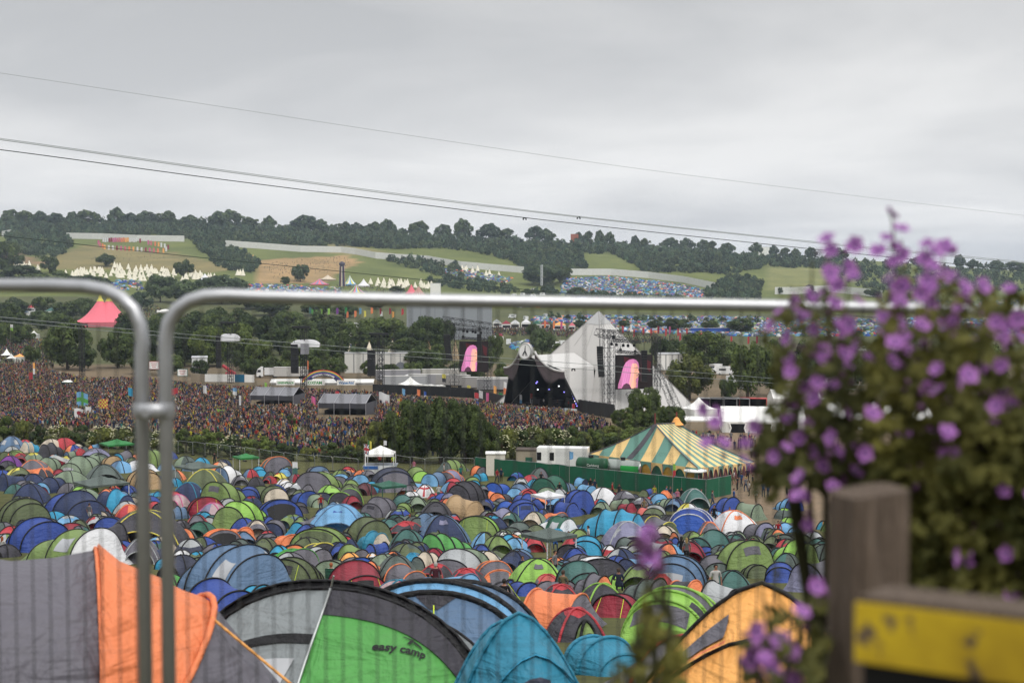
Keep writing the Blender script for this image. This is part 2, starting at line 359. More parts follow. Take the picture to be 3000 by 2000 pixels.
for r in '''62 945 1012 90 d0|110 905 960 90 m1|5 935 1020 80 m0|40 868 930 100 d1|200 872 935 110 d2|255 868 925 90 m1|130 865 920 80 d0|470 1040 1100 70 d1|505 1030 1096 80 m0|585 1050 1104 60 d0|735 1045 1104 70 m2|800 1040 1100 80 d1|860 1050 1102 60 m0|915 1040 1098 70 d2|980 1040 1104 80 m1|1085 1050 1106 60 d0|1210 1055 1108 70 m0|1290 1060 1112 60 d1|1380 1050 1112 60 m1|420 1020 1095 90 d2|240 1000 1085 90 d1|400 960 1060 80 m0|198 922 1082 155 m0|345 950 1078 120 m1|445 940 1066 95 d0|540 932 1072 120 d1|610 945 1075 120 m2|95 1005 1062 58 d2|30 885 985 95 d1|165 905 990 120 m0|690 935 1060 130 m1|760 985 1085 90 m0|795 915 1030 110 d0|872 985 1090 110 m2|930 1000 1092 90 m0|945 908 1000 140 d1|1030 935 1030 120 m1|1112 918 1020 150 m0|1185 960 1030 90 d2|1255 918 1030 120 m2
1240 1010 1092 125 m0|1140 1062 1105 75 d0|1045 1008 1088 90 b0|1340 1060 1095 60 d1|1400 1085 1110 60 d0|1475 1055 1120 60 m1|1185 985 1040 110 d0|700 900 1010 140 d1|610 890 990 150 d2|850 900 985 120 m0
1588 955 1040 85 b1|1640 1000 1060 60 m1|1955 985 1072 110 d0|2070 962 1085 175 m2|2020 1030 1172 155 y0|2135 1095 1180 60 d1|2190 985 1165 120 m0|2265 975 1160 120 m1|2120 990 1080 110 d2|2370 990 1150 140 d1|2480 990 1160 150 m1|2600 980 1150 140 d0|2740 990 1170 160 m0|2880 990 1160 150 d2
1520 1075 1120 60 b1|1560 945 985 50 d0|1985 930 970 90 d0|500 900 1000 130 d1|640 910 1000 130 m1|820 945 1040 120 d2|900 950 1050 110 m0|980 955 1060 100 d1|1080 955 1030 110 d2|1150 930 1010 110 m2|1215 985 1060 90 d1|1290 1000 1080 80 m1|1300 930 1020 80 d0|560 985 1060 110 m1|640 1000 1070 100 d0|720 1010 1085 90 d2|1000 1030 1085 70 d1|385 900 990 110 d2|1420 1010 1090 70 d2|1450 970 1060 60 m0|1920 935 965 55 d1|2080 935 965 60 d2|2170 930 975 90 d1|1700 935 965 60 d1|1830 935 960 40 d0'''.replace('\n', '|').split('|'):
    a = r.split(); tree(*[float(q) for q in a[:4]], a[4])
for r in '''470 800 885 120 b0|560 812 890 150 b1|650 800 890 170 b2|415 850 910 80 b0|720 850 905 110 d0|800 870 925 130 d1|60 770 840 150 d0|150 790 850 160 d1|260 800 850 140 d2|20 700 800 110 d0|540 757 815 66 d1|880 770 825 62 b1|835 808 835 34 d0|1165 835 862 50 d0|1100 880 905 60 d1
1590 770 835 130 b2|1640 772 828 80 d1|1605 830 862 48 d2|1690 838 868 60 d0|1545 845 865 40 d1|2380 850 880 40 d0|2320 838 860 24 d1|2370 830 858 34 d2|2285 840 862 20 d0|2560 840 870 60 d1|2640 850 880 70 d2|930 880 925 110 d2|1010 890 930 90 d0|310 740 780 60 d1|145 745 800 58 d0'''.replace('\n', '|').split('|'):
    a = r.split(); tree(*[float(q) for q in a[:4]], a[4])
# the near dark clump and the shrubs along the lower fence
for r in '''1205 1148 1352 190 d|1290 1140 1356 185 d|1362 1158 1356 150 d|1135 1212 1350 150 y|1085 1262 1348 95 y|1405 1205 1350 90 d|1895 1118 1255 125 m|1838 1185 1258 100 m|1965 1180 1262 110 d|1925 1200 1262 90 m'''.split('|'):
    a = r.split(); tree(*[float(q) for q in a[:4]], a[4]+'n', name='hedgerow_tree')
HB = '''10 1212 1296 110 d|70 1215 1298 90 y|118 1240 1300 70 d|170 1238 1302 90 y|235 1240 1308 100 d|300 1238 1312 100 y|360 1240 1315 90 y|420 1238 1318 90 d|475 1245 1322 80 y|545 1250 1326 100 d|615 1245 1330 110 m|690 1268 1336 120 d|760 1268 1342 120 m|835 1292 1348 110 d|905 1300 1350 70 y|975 1292 1352 110 d|1030 1300 1354 90 d|855 1210 1250 44 d
1440 1238 1352 100 d|1500 1232 1345 100 y|1555 1230 1335 100 y|1610 1238 1330 100 m|1665 1240 1330 110 d|1725 1245 1322 110 m|1785 1235 1305 110 y|1850 1235 1300 110 m|1910 1240 1300 90 d|1470 1262 1352 80 y|1530 1255 1345 110 d|1590 1258 1338 110 y|1640 1250 1335 100 d|1700 1258 1330 100 y|1760 1255 1318 110 d|1815 1252 1312 110 m|1880 1250 1306 110 y|1945 1248 1300 90 d|1425 1255 1352 80 d|1640 1262 1330 80 y'''.replace('\n', '|').split('|')
for r in HB:
    a = r.split(); b = tree(*[float(q) for q in a[:4]], a[4]+'s', name='hedge_shrub', cat='shrub')
    if a[0] in ('360', '475', '300', '690', '1500', '1555', '1640', '1470', '170'):
        rng = np.random.default_rng(int(a[0])); n = 80; th = rng.uniform(0, 6.28, n); ph = rng.uniform(.15, 1.2, n)
        cl = [(math.cos(t)*math.cos(p)*.9, math.sin(t)*math.cos(p)*.9, .1+.85*math.sin(p)) for t, p in zip(th, ph)]
        mb = MB(); sx = b.children[0].scale
        for q in cl: mb.box((q[0]*sx[0], q[1]*sx[1], q[2]*sx[2]), (.17, .17, .05), rz=q[0]*9)
        f = mb.build('blossom', M_BLOSSOM, b); f['label'] = 'flat creamy flower heads on the shrub'

# ================================================================ far woods (one mass): real clumps with trunks hidden in them
WOODS = [([(1690,722),(2000,742),(2260,766),(2480,778),(2480,790),(2260,780),(2000,758),(1690,742)], 130), ([(-300,632),(0,648),(600,652),(1000,672),(1500,700),(1700,722),(2000,742),(2250,764),(2450,772),(2700,786),(3300,798),(3300,802),(2700,792),(2450,780),(2250,772),(2000,750),(1700,730),(1500,708),(1000,682),(600,662),(0,660),(-300,645)], 330), ([(-300,640),(0,655),(600,660),(1000,680),(1500,708),(1700,728),(2000,748),(2250,768),(2240,785),(2150,803),(1990,800),(1890,800),(1830,765),(1795,742),(1700,738),(1722,790),(1650,800),(1540,792),(1500,768),(1400,742),(1300,728),(1150,730),(1000,722),(830,728),(690,722),(530,698),(200,698),(0,690),(-300,690)], 1500),
 ([(20,695),(110,675),(190,690),(215,720),(180,752),(120,760),(20,735)], 90), ([(545,690),(640,680),(680,720),(680,770),(640,770),(590,740)], 80),
 ([(610,745),(700,738),(760,772),(745,800),(690,798),(620,775)], 60), ([(2065,862),(2120,815),(2200,815),(2235,830),(2225,878),(2140,880),(2060,875)], 90),
 ([(1130,762),(1160,752),(1240,762),(1350,790),(1360,815),(1310,815),(1200,790)], 45), ([(1250,820),(1400,828),(1500,850),(1490,866),(1360,850),(1260,835)], 50),
 ([(2420,772),(2600,790),(3300,800),(3300,868),(2900,850),(2700,858),(2540,850),(2440,815)], 220), ([(2250,765),(2420,772),(2430,790),(2260,782)], 40), ([(1740,868),(1500,855),(1560,862),(1740,878),(2050,892),(2050,886)], 60), ([(1560,928),(1700,935),(2240,945),(2240,950),(1700,942)], 30)]
def far_woods():
    rng = np.random.default_rng(3); Vs = []; Ts = []
    proto = [leaf_cloud(rng, 18, 230, .25, spread=.72, low=-.05) for _ in range(5)]
    for poly, n in WOODS:
        n = int(n*2.7); strip = max(q[1] for q in poly)-min(q[1] for q in poly) < 175 and poly[0][1] in (722, 632)
        a = np.array(poly); px = rng.uniform(a[:, 0].min(), a[:, 0].max(), n*9); py = rng.uniform(a[:, 1].min(), a[:, 1].max(), n*9)
        k = inpoly(px, py, poly); P = hits(px[k][:n], py[k][:n])
        for p in P:
            v = proto[rng.integers(5)]; a_ = rng.uniform(0, 6.28); s = rng.uniform(2.8, 6.0)*p[1]/2000; h = s*rng.uniform(1.4, 2.6); h, s = (rng.uniform(9, 16), s*1.25) if strip else (h, s)
            w = np.empty_like(v); w[:, 0] = (v[:, 0]*math.cos(a_)-v[:, 1]*math.sin(a_))*s+p[0]; w[:, 1] = (v[:, 0]*math.sin(a_)+v[:, 1]*math.cos(a_))*s+p[1]; w[:, 2] = v[:, 2]*h+p[2]-.6
            Vs.append(w); k_ = rng.uniform(.62, 1.6); hu = rng.uniform(-.1, .14); Ts.append(np.tile([k_*(1+hu), k_, k_*(1-hu), 1.], (len(w), 1)))
    V = np.concatenate(Vs); Q = np.arange(len(V)).reshape(-1, 4)
    wo = npmesh('woodland', V, Q, None, [FOL[4]]); ca = wo.data.color_attributes.new('tone', 'FLOAT_COLOR', 'POINT'); ca.data.foreach_set('color', np.concatenate(Ts).ravel())
    tag(wo, 'dark woods covering the far hillside', kind='stuff')
far_woods()
# trees standing out on the skyline, each its own
SKY_T = '''35 612 650 60|80 612 652 50|118 616 655 45|165 622 655 55|215 618 655 40|262 610 655 60|345 605 655 50|385 622 660 60|430 616 660 70|490 612 660 60|560 628 664 55|640 616 664 60|675 612 664 70|735 632 668 50|790 630 670 40|895 628 676 80|940 640 680 45|1010 645 685 40|1045 650 685 40|1100 648 690 50|1135 640 690 45|1225 642 695 60|1300 655 700 50|1355 638 700 55|1435 652 705 70|1480 665 708 50|1570 660 715 60|1600 668 718 50|1695 678 725 30|1722 672 726 36|1756 672 728 32|1786 677 730 36|1860 688 738 30|1890 694 740 40|1965 694 745 60|2010 695 748 50|2060 700 750 40|2085 702 750 40|2130 710 758 50|2215 708 760 40|2266 716 765 30|2300 722 766 40|2330 726 768 30|2375 722 770 40|2455 724 772 60|2690 748 790 50|2810 744 792 36|2850 758 795 40|2920 760 798 50|2980 762 800 60'''
for i, r in enumerate(SKY_T.split('|')):
    a = [float(q) for q in r.split()]; tree(a[0], a[1], a[2]+4, a[3]*(1.25 if a[0] < 1700 else 1.15), 'bdbb'[i % 4]+'f', d=2230, name='ridge_tree', group='trees along the far ridge')
# ================================================================ STRUCTURES
LAND = []   # landmarks for labels: (px, py, phrase)
def land(px, py, ph): LAND.append((px, py, ph))
M_SKIN = mat('stage_skin', '#b2afab', rough=.5, var=.05, scale=.25)
M_SKIN2 = mat('stage_skin_pale', '#bebcb9', rough=.5, var=.05, scale=.25)
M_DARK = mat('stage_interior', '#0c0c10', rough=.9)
M_SEAM = mat('welded_seam', '#8f8d8b', rough=.5)
# ---- pyramid stage
PD = 346.0; pc = on(1740, PD); pc.z -= .3
pyr = thing('pyramid_stage', 'silver grey pyramid stage with a black open mouth and clock on its canopy', 'stage', pc); land(1740, 1060, 'the silver pyramid stage')
hd = 25.0; ap = Vector((1.2, 0, at(1757, 911, PD).z-pc.z))
Lc, Rc, Fc, Bc = Vector((-hd, 0, 0)), Vector((hd, 0, 0)), Vector((.8, -hd, -1.2)), Vector((0, hd, 0))
mb = MB()
def tri(a, b, c, mi, n=10):
    for i in range(n):
        for j in range(n-i):
            P = lambda u, v: a+(b-a)*(u/n)+(c-a)*(v/n)
            p0, p1, p2 = P(i, j), P(i+1, j), P(i, j+1); mb.add([p0, p1, p2], [(0, 1, 2)], mi)
            if j < n-i-1: mb.add([p1, P(i+1, j+1), p2], [(0, 1, 2)], mi)
tri(Fc, Rc, ap, 1); tri(Rc, Bc, ap, 0); tri(Bc, Lc, ap, 0)
_fL = [(-13.2, 0), (-8.0, 10.9), (0, 13.6), (8.0, 10.9), (13.2, 0)]
def _onface(t, z): k = z/ap.z; q = Lc+(Fc-Lc)*(.5+t/(Fc-Lc).length); return q+(ap-(Lc+Fc)/2-(q-(Lc+Fc)/2)*0)*k
mb.add([Lc]+[_onface(t, z) for t, z in _fL]+[Fc, ap], [tuple(range(8))], 0)
mb.build('cladding', [M_SKIN, M_SKIN2], pyr)
capb = MB(); q = .13
for a, b in ((Fc, Rc), (Lc, Fc), (Rc, Bc), (Bc, Lc)):
    n_ = (b-a).cross(ap-a).normalized()*-.08
    if n_.z < 0: n_ = -n_
    capb.add([ap+(a-ap)*q+n_, ap+(b-ap)*q+n_, ap+n_], [(0, 1, 2)])
capb.build('cap', mat('stage_cap', '#a9a9a8', rough=.4), pyr)
for a in (Lc, Rc, Fc): MB().tube([a+Vector((0, 0, .1)), ap], .12, 6).build('corner_seam', M_SEAM, pyr)
fm = (Fc-Rc); 
for k in range(1, 6):
    MB().tube([Rc+fm*(k/6)+Vector((-.05, -.05, 0)), ap+(Rc+fm*(k/6)-ap)*.13+Vector((-.05, -.05, 0))], .035, 4).build('panel_seam', M_SEAM, pyr)
for k in (2, 4): MB().tube([Lc+(Fc-Lc)*(k/6)+(ap-Lc-(Fc-Lc)*(k/6))*.66+Vector((-.06, -.06, 0)), ap+(Lc+(Fc-Lc)*(k/6)-ap)*.13], .035, 4).build('panel_seam', M_SEAM, pyr)
# mouth: prism pushed out of the left-front face. t runs along the face, a outwards
s2 = .7071
def TA(t, a, z): return Vector((s2*(t-a), -s2*(t+a), z))
fr = [(13.2, 17.9, 0), (8.0, 20.4, 10.9), (0, 23.4, 13.9), (-8.0, 20.4, 10.9), (-13.2, 17.9, 0)]
bk = [(13.2, 14, 0), (8.0, 9, 11.2), (0, 7, 13.9), (-8.0, 9, 11.2), (-13.2, 14, 0)]
mb = MB(); f_ = [TA(*p) for p in fr]; b_ = [TA(*p) for p in bk]
for i in range(4): mb.add([f_[i], f_[i+1], b_[i+1], b_[i]], [(0, 1, 2, 3)], 0)
mb.build('canopy_skin', M_SKIN2, pyr)
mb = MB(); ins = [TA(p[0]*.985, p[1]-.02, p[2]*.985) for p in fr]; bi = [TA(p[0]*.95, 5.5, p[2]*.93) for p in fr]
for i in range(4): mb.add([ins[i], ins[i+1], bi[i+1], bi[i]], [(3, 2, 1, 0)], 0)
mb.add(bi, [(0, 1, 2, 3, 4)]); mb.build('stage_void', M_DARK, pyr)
mb = MB(); 
for s in (1, -1):
    for i in range(26):     # wings: ragged dark feathers hanging from the sweeping arch edge
        u0 = i/26; u1 = (i+1)/26
        def E(u): t = s*(2.4+7.4*u); h = 14.9-4.4*u**.75-1.0*math.sin(PI*u); return t, 23.0-2.2*u, h
        a0, a1 = E(u0), E(u1); dp = 1.5+1.5*math.sin(PI*min(1, u0*1.15+.1))*1.2
        mb.add([TA(a0[0], a0[1]+.25, a0[2]), TA(a1[0], a1[1]+.25, a1[2]), TA(a1[0]+.1*s, a1[1]+.1, a1[2]-dp*.8), TA((a0[0]+a1[0])/2, a0[1]+.1, a0[2]-dp*1.25), TA(a0[0], a0[1]+.1, a0[2]-dp*.8)], [(0, 1, 2, 3, 4)])
    MB().tube([TA(s*(2.4+7.4*u), 23.2-2.2*u, 14.95-4.4*u**.75-1.0*math.sin(PI*u)) for u in [k/14 for k in range(15)]], .28, 6).build('arch_edge', M_SKIN2, pyr, smooth=True)
mb.build('feather_fringe', mat('feather_brown', '#5a5052', rough=.8, var=.3, scale=3), pyr)
mb = MB()
for s in (1,): mb.tube([f_[0], f_[1]+Vector((0, 0, -.1))], .22, 6)
mb.tube([f_[4], f_[3]], .22, 6); mb.build('mouth_frame', M_TRUSS, pyr)
# clock
ck = thing('clock', 'round white clock with black tree-like mark above the stage mouth', 'clock', pc+TA(0, 23.6, 14.9)); ck.rotation_euler = (R(84), 0, R(-38))
MB().lathe([(0, -.55), (1.75, -.55), (1.95, -.4), (1.95, .3), (1.75, .45), (1.6, .32)], 32).build('case', mat('clock_case', '#b8b8b6', rough=.3, metal=.4), ck, smooth=True)
MB().lathe([(0, .33), (1.62, .33)], 32).build('dial', M_WHITE, ck)
mb = MB(); mb.tube([(0, 1.3, .36), (0, .05, .36)], [.06, .14], 6)
for a in (-.75, -.35, .35, .75): mb.tube([(0, .15, .36), (math.sin(a)*.7, -.55, .36), (math.sin(a)*1.15, -1.15, .36)], [.1, .09, .05], 5)
mb.build('hands', M_BLACK, ck)
# performance deck, risers, lights and barriers inside the mouth
dk_ = thing('stage_deck', 'dark low stage deck with equipment inside the pyramid mouth', 'stage deck', pc)
mb = MB(); M = [TA(12.6, 17.6, 1.6), TA(-12.6, 17.6, 1.6), TA(-12, 6, 1.6), TA(12, 6, 1.6)]
mb.add(M+[p-Vector((0, 0, 1.5)) for p in M], [(3, 2, 1, 0), (0, 1, 5, 4), (1, 2, 6, 5), (2, 3, 7, 6), (3, 0, 4, 7)]); mb.build('deck', mat('deck_black', '#1a1718', rough=.7), dk_)
for k in range(9):
    t = -9+2.2*k; MB().box(TA(t, 12+(k % 3), 2.3), (1.5, 1.3, 1.2+.5*(k % 2)), rz=PI/4).build('backline', mat('backline_black', '#2a2528', rough=.6), dk_)
for k in range(6):
    MB().box(TA(-6+2.4*k, 16.6, 1.8), (1.2, .6, .4), rz=-PI/4).build('floor_monitor', M_DARK, dk_)
M_LEDB = mat('stage_lamp_blue', (.25, .22, .9), emit=2.2); M_LEDW = mat('stage_lamp_white', (.9, .9, 1), emit=2.5)
lamp_i = 0
for k in range(22):
    t = 12.5-(2+k*.55)*.477 if k < 16 else random.uniform(-8, 7); z = 2+k*.55 if k < 16 else random.uniform(4.5, 9)
    a = 17.6 if k < 16 else 12
    MB().box((0, 0, 0), (.22, .22, .22), rz=.7).build('stage_lamp', M_LEDB if k % 3 else M_LEDW, dk_, loc=TA(t-.4, a+(.10*z if k < 16 else 0), z))
# performers
# black barriers and hoarding in front of the stage
def hoarding(name, label, pts, h, m, cat='barrier', th=.15, panels=None):
    P = [hit(*p) if len(p) == 2 else on(p[0], p[2]) for p in pts]; root = thing(name, label, cat, P[0])
    mb = MB()
    for a, b in zip(P, P[1:]):
        n = max(1, int((b-a).length/3.4)); d = Vector((b.x-a.x, b.y-a.y)); an = math.atan2(d.y, d.x); w = d.length/n
        for i in range(n):
            c = a+(b-a)*((i+.5)/n); z = gz(c.x, c.y)
            mb.box(Vector((c.x, c.y, z+h/2-.2))-P[0], (w-.04, th, h+.4), rz=an, mi=i % 2 if isinstance(m, list) else 0)
    mb.build('panel', m, root); return root, P
hoarding('stage_barrier', 'long black barrier wall running along the right foot of the pyramid', [(1660, 1202), (1800, 1226)], 3.0, M_TRUSS); land(1730, 1215, 'the black stage barrier')
hoarding('stage_barrier', 'black barrier wall left of the stage behind the crowd flags', [(1092, 1152), (1290, 1160), (1380, 1165), (1480, 1190)], 2.6, M_TRUSS)
hoarding('banner_board', 'low painted board with white, blue and green along the stage front', [(1455, 1200), (1690, 1213)], 1.2, [mat('board_white', '#c8d4d8'), mat('board_blue', '#3a78b0')], 'banner')
hoarding('banner_board', 'short bright green board at the left end of the stage front', [(1452, 1192), (1500, 1197)], 1.1, fab('lg'), 'banner')
# ---- lattice masts
def mast_pts(mb, a, b, w, r, step, n=4, br=None):
    a, b = Vector(a), Vector(b); ax = (b-a).normalized(); x = ax.cross(Vector((.3, 1, .1))).normalized(); y = ax.cross(x); L_ = (b-a).length
    cs = [(x*sx+y*sy)*w/2 for sx, sy in ((1, 1), (1, -1), (-1, -1), (-1, 1))]
    for c in cs: mb.tube([a+c, b+c], r, n)
    k = max(1, int(L_/step))
    for i in range(k):
        for j in range(4):
            c0, c1 = cs[j], cs[(j+1) % 4]
            if i % 2: c0, c1 = c1, c0
            mb.tube([a+ax*(L_*i/k)+c0, a+ax*(L_*(i+1)/k)+c1], br or r*.7, 3, cap=False)
            mb.tube([a+ax*(L_*i/k)+cs[j], a+ax*(L_*i/k)+cs[(j+1) % 4]], br or r*.7, 3, cap=False)
def lattice(name, a, b, w, parent, r=.07, step=None, m=M_TRUSS):
    mb = MB(); mast_pts(mb, a, b, w, r, step or w*1.1); return mb.build(name, m, parent)
def W_(px, py, d, o): return at(px, py, d)-o
def line_array(px, y0, y1, wpx, d, label, lean=.0, n=12):
    t = at(px, y0, d); b = at(px, y1, d); h = (t.z-b.z)/n; w = wpx/F*d
    root = thing('speaker_array', label, 'speaker array', t)
    M_ = mat('speaker_black', '#17171a', rough=.6)
    for k in range(n):
        a = lean*(k/n)**1.6; MB().box((w*a, -.35*a, -(k+.5)*h), (w, w*1.1, h*.93), rx=R(-10*k/n)).build('speaker_cabinet', M_, root)
    MB().tube([(0, 0, -.1), (0, 0, 1.6)], .06, 5).build('hoist', M_TRUSS, root); return root
M_SCREEN = mat('screen_black', '#1c1416', rough=.5, emit=.35)
M_HAIR = mat('screen_pink', (.62, .20, .42), emit=.42); M_FACE = mat('screen_skin', (.85, .42, .30), emit=.6); M_SH = mat('screen_dark', (.10, .04, .07), emit=.3); M_RED = mat('screen_red', (.09, .015, .02), emit=.12); M_HL = mat('screen_violet', (.66, .27, .54), emit=.45)  # dark tone is for shoulder, eye, mouth and microphone of the picture
def screen(x0, y0, x1, y1, d, yaw, label):
    c = at((x0+x1)/2, (y0+y1)/2, d); w = (x1-x0)/F*d/math.cos(yaw); h = (y1-y0)/F*d
    root = thing('video_screen', label, 'screen', c, yaw); M_B = mat('screen_case', '#1a1a1c')
    MB().box((0, .35, 0), (w+.3, .6, h+.3)).build('case', M_B, root); MB().box((0, 0, 0), (w, .08, h)).build('display', M_SCREEN, root)
    def pic(nm, pts, m, y): MB().add([(x*w-w/2, y, h/2-z*h) for x, z in pts], [tuple(range(len(pts)))]).build(nm, m, root)
    pic('picture_glow', [(.2, .03), (.45, .1), (.4, .3), (.22, .2)], M_RED, -.050); pic('picture_glow', [(.8, .1), (.97, .2), (.95, .5), (.85, .4)], M_RED, -.050)
    hair = [(.04, .99), (.05, .86), (.11, .66), (.15, .5), (.19, .34), (.26, .20), (.36, .12), (.46, .10), (.55, .13), (.61, .21), (.635, .34), (.61, .5), (.615, .7), (.60, .86), (.60, .995)]
    pic('picture_hair', hair, M_HAIR, -.054)
    pic('picture_face', [(.44, .24), (.56, .24), (.61, .34), (.61, .42), (.645, .52), (.61, .55), (.625, .6), (.60, .66), (.54, .72), (.56, .86), (.53, .99), (.42, .99), (.36, .84), (.40, .6), (.40, .4)], M_FACE, -.058)
    for k in range(5): x = .17+.055*k; pic('picture_strand', [(x+.12, .2+.02*k), (x+.13, .2+.02*k), (x+.005, .9), (x-.01, .9)], M_HL, -.061)
    pic('picture_shoulder', [(.14, .995), (.20, .88), (.28, .83), (.36, .87), (.42, .995)], M_SH, -.064)
    pic('picture_eye', [(.545, .36), (.595, .355), (.59, .375), (.55, .38)], M_SH, -.066); pic('picture_mouth', [(.55, .60), (.61, .585), (.59, .625)], M_SH, -.066); pic('picture_microphone', [(.60, .56), (.70, .52), (.71, .56), (.62, .60)], M_SH, -.068)
    return root
def rig(pxs, d, label, floor_py, beam, lamps):
    o = on((pxs[0][0]+pxs[-1][0])/2, d); root = thing('screen_rig', label, 'lighting rig', o)
    for (px, py0, py1, w, dd) in pxs: lattice('mast', W_(px, py1, dd, o), W_(px, py0, dd, o), w, root, r=.048, step=w*1.25)
    (ax, ay, ad), (bx, by, bd) = beam; lattice('truss_beam', W_(ax, ay, ad, o), W_(bx, by, bd, o), 1.5, root, r=.06, step=1.5)
    for (lx, ly, ld) in lamps:
        p = W_(lx, ly, ld, o); mb = MB(); mb.tube([p+Vector((0, 0, .9)), p], .05, 4); mb.lathe([(0, .25), (.3, .2), (.34, -.3), (.25, -.45), (0, -.45)], 10, c=p); mb.build('spotlight', M_DARK, root)
    return root, o
DR = 322.0
rg, o = rig([(1778, 965, 1206, 1.5, DR), (1791, 965, 1203, 1.5, DR+4), (1918, 984, 1150, 1.3, DR+16), (1927, 984, 1150, 1.3, DR+20)], DR, 'black lattice screen rig standing in front of the right face of the pyramid', 1200, ((1750, 975, DR), (1932, 992, DR+18)), [(1797, 985, DR), (1792, 1006, DR), (1806, 1008, DR), (1826, 1010, DR+4), (1840, 1011, DR+5), (1858, 1010, DR+6), (1818, 1024, DR+4), (1861, 1028, DR+6)])
for a, b in (((1930, 1070, DR+10), (1992, 1200, DR+8)), ((1925, 1070, DR+12), (1975, 1210, DR+10)), ((1840, 1150, DR+6), (1868, 1205, DR+6))): lattice('brace', W_(*a, o), W_(*b, o), 1.1, rg, r=.038, step=1.5)
lattice('lamp_bar', W_(1794, 997, DR, o), W_(1880, 1002, DR+8, o), .5, rg, r=.05, step=.8); lattice('screen_bar', W_(1806, 1029, DR, o), W_(1888, 1036, DR+8, o), .5, rg, r=.05, step=.8)
screen(1805, 1041, 1911, 1138, DR+6, R(14), 'large black video screen with a pink-haired singer hanging before the pyramid'); land(1858, 1090, 'the right video screen')
line_array(1757, 1014, 1104, 17, DR-1, 'black hanging speaker array left of the right video screen', .35); line_array(1887, 1026, 1118, 17, DR+2, 'black hanging speaker array across the right video screen')
DL = 378.0
rg, o = rig([(1326, 945, 1140, 1.5, DL), (1337, 945, 1140, 1.5, DL+4), (1424, 958, 1150, 1.3, DL+10), (1433, 958, 1150, 1.3, DL+14)], DL, 'black lattice screen rig left of the pyramid stage', 1140, ((1299, 937, DL), (1441, 956, DL+10)), [(1358, 968, DL), (1369, 970, DL), (1385, 970, DL+2), (1393, 972, DL+2), (1405, 962, DL+2), (1409, 974, DL+2), (1357, 985, DL)])
lattice('lamp_bar', W_(1340, 964, DL, o), W_(1412, 968, DL+8, o), .5, rg, r=.05, step=.8); lattice('screen_bar', W_(1352, 990, DL, o), W_(1425, 994, DL+8, o), .5, rg, r=.05, step=.8)
screen(1348, 1001, 1429, 1088, DL+4, R(10), 'black video screen with a pink-haired singer left of the pyramid'); land(1390, 1045, 'the left video screen')
line_array(1309, 980, 1056, 18, DL-1, 'black hanging speaker array left of the left video screen', .5); line_array(1404, 978, 1062, 13, DL+1, 'black hanging speaker array across the left video screen')
# ---- delay towers in the crowd
def delay_tower(px, y0, yb, d, label, canopy=None):
    p = on(px, d); top = at(px, y0, d).z-p.z; root = thing('delay_tower', label, 'delay tower', p)
    lattice('mast', (0, 0, 0), (0, 0, top), 1.3, root, r=.08, step=1.1)
    MB().box((-.6, 0, top), (5.0, 1.0, .5)).build('top_platform', M_TRUSS, root)
    mb = MB(); 
    for k in range(5): mb.lathe([(0, .2), (.25, .2), (.28, -.3), (0, -.3)], 8, c=(-2.5+1.1*k, 0, top-.6))
    mb.build('spotlight', M_DARK, root)
    if canopy:
        x0, y0c, x1, y1c = canopy; a = at(x0, y0c, d); b = at(x1, y1c, d); c = (a+b)/2-p
        mb = MB(); w = b.x-a.x; h = a.z-b.z; mb.grid(lambda u, v: Vector((c.x+(u-.5)*w, (v-.5)*3.0, c.z-h/2+h*(1-(2*v-1)**2)**.5*(1-.5*(2*u-1)**4))), 10, 6); mb.build('rain_cover', mat('rain_cover', '#b8b8ba', rough=.4), root, smooth=True)
    land(px, (y0+yb)/2, 'the black speaker tower '+label.split('tower')[-1].strip()) if False else None
    return root, p
t1, p1 = delay_tower(672, 945, 1180, 440, 'black lattice speaker tower with white rain cover beside the red crane', (642, 977, 704, 998)); line_array(640, 982, 1078, 13, 439, 'black speaker array hung on the tower with the red crane below')
t2, p2 = delay_tower(887, 958, 1212, 400, 'black speaker tower with white covers standing over the rainbow sign', (853, 994, 938, 1016)); line_array(863, 1008, 1093, 20, 399, 'thick black speaker array on the tower left of the rainbow sign')
MB().box(at(893, 1022, 398)-p2, (2.2, 1.5, 2.9)).build('grey_box', mat('amp_cover', '#8a8a90', rough=.5), t2)
t3, p3 = delay_tower(1115, 978, 1225, 376, 'thin black lattice tower carrying a speaker array above the white canopy tent'); line_array(1088, 1025, 1101, 22, 375, 'black speaker array hung on the thin tower right of the rainbow sign')
t4, p4 = delay_tower(236, 950, 1080, 470, 'dark speaker tower standing against the tall trees at left')
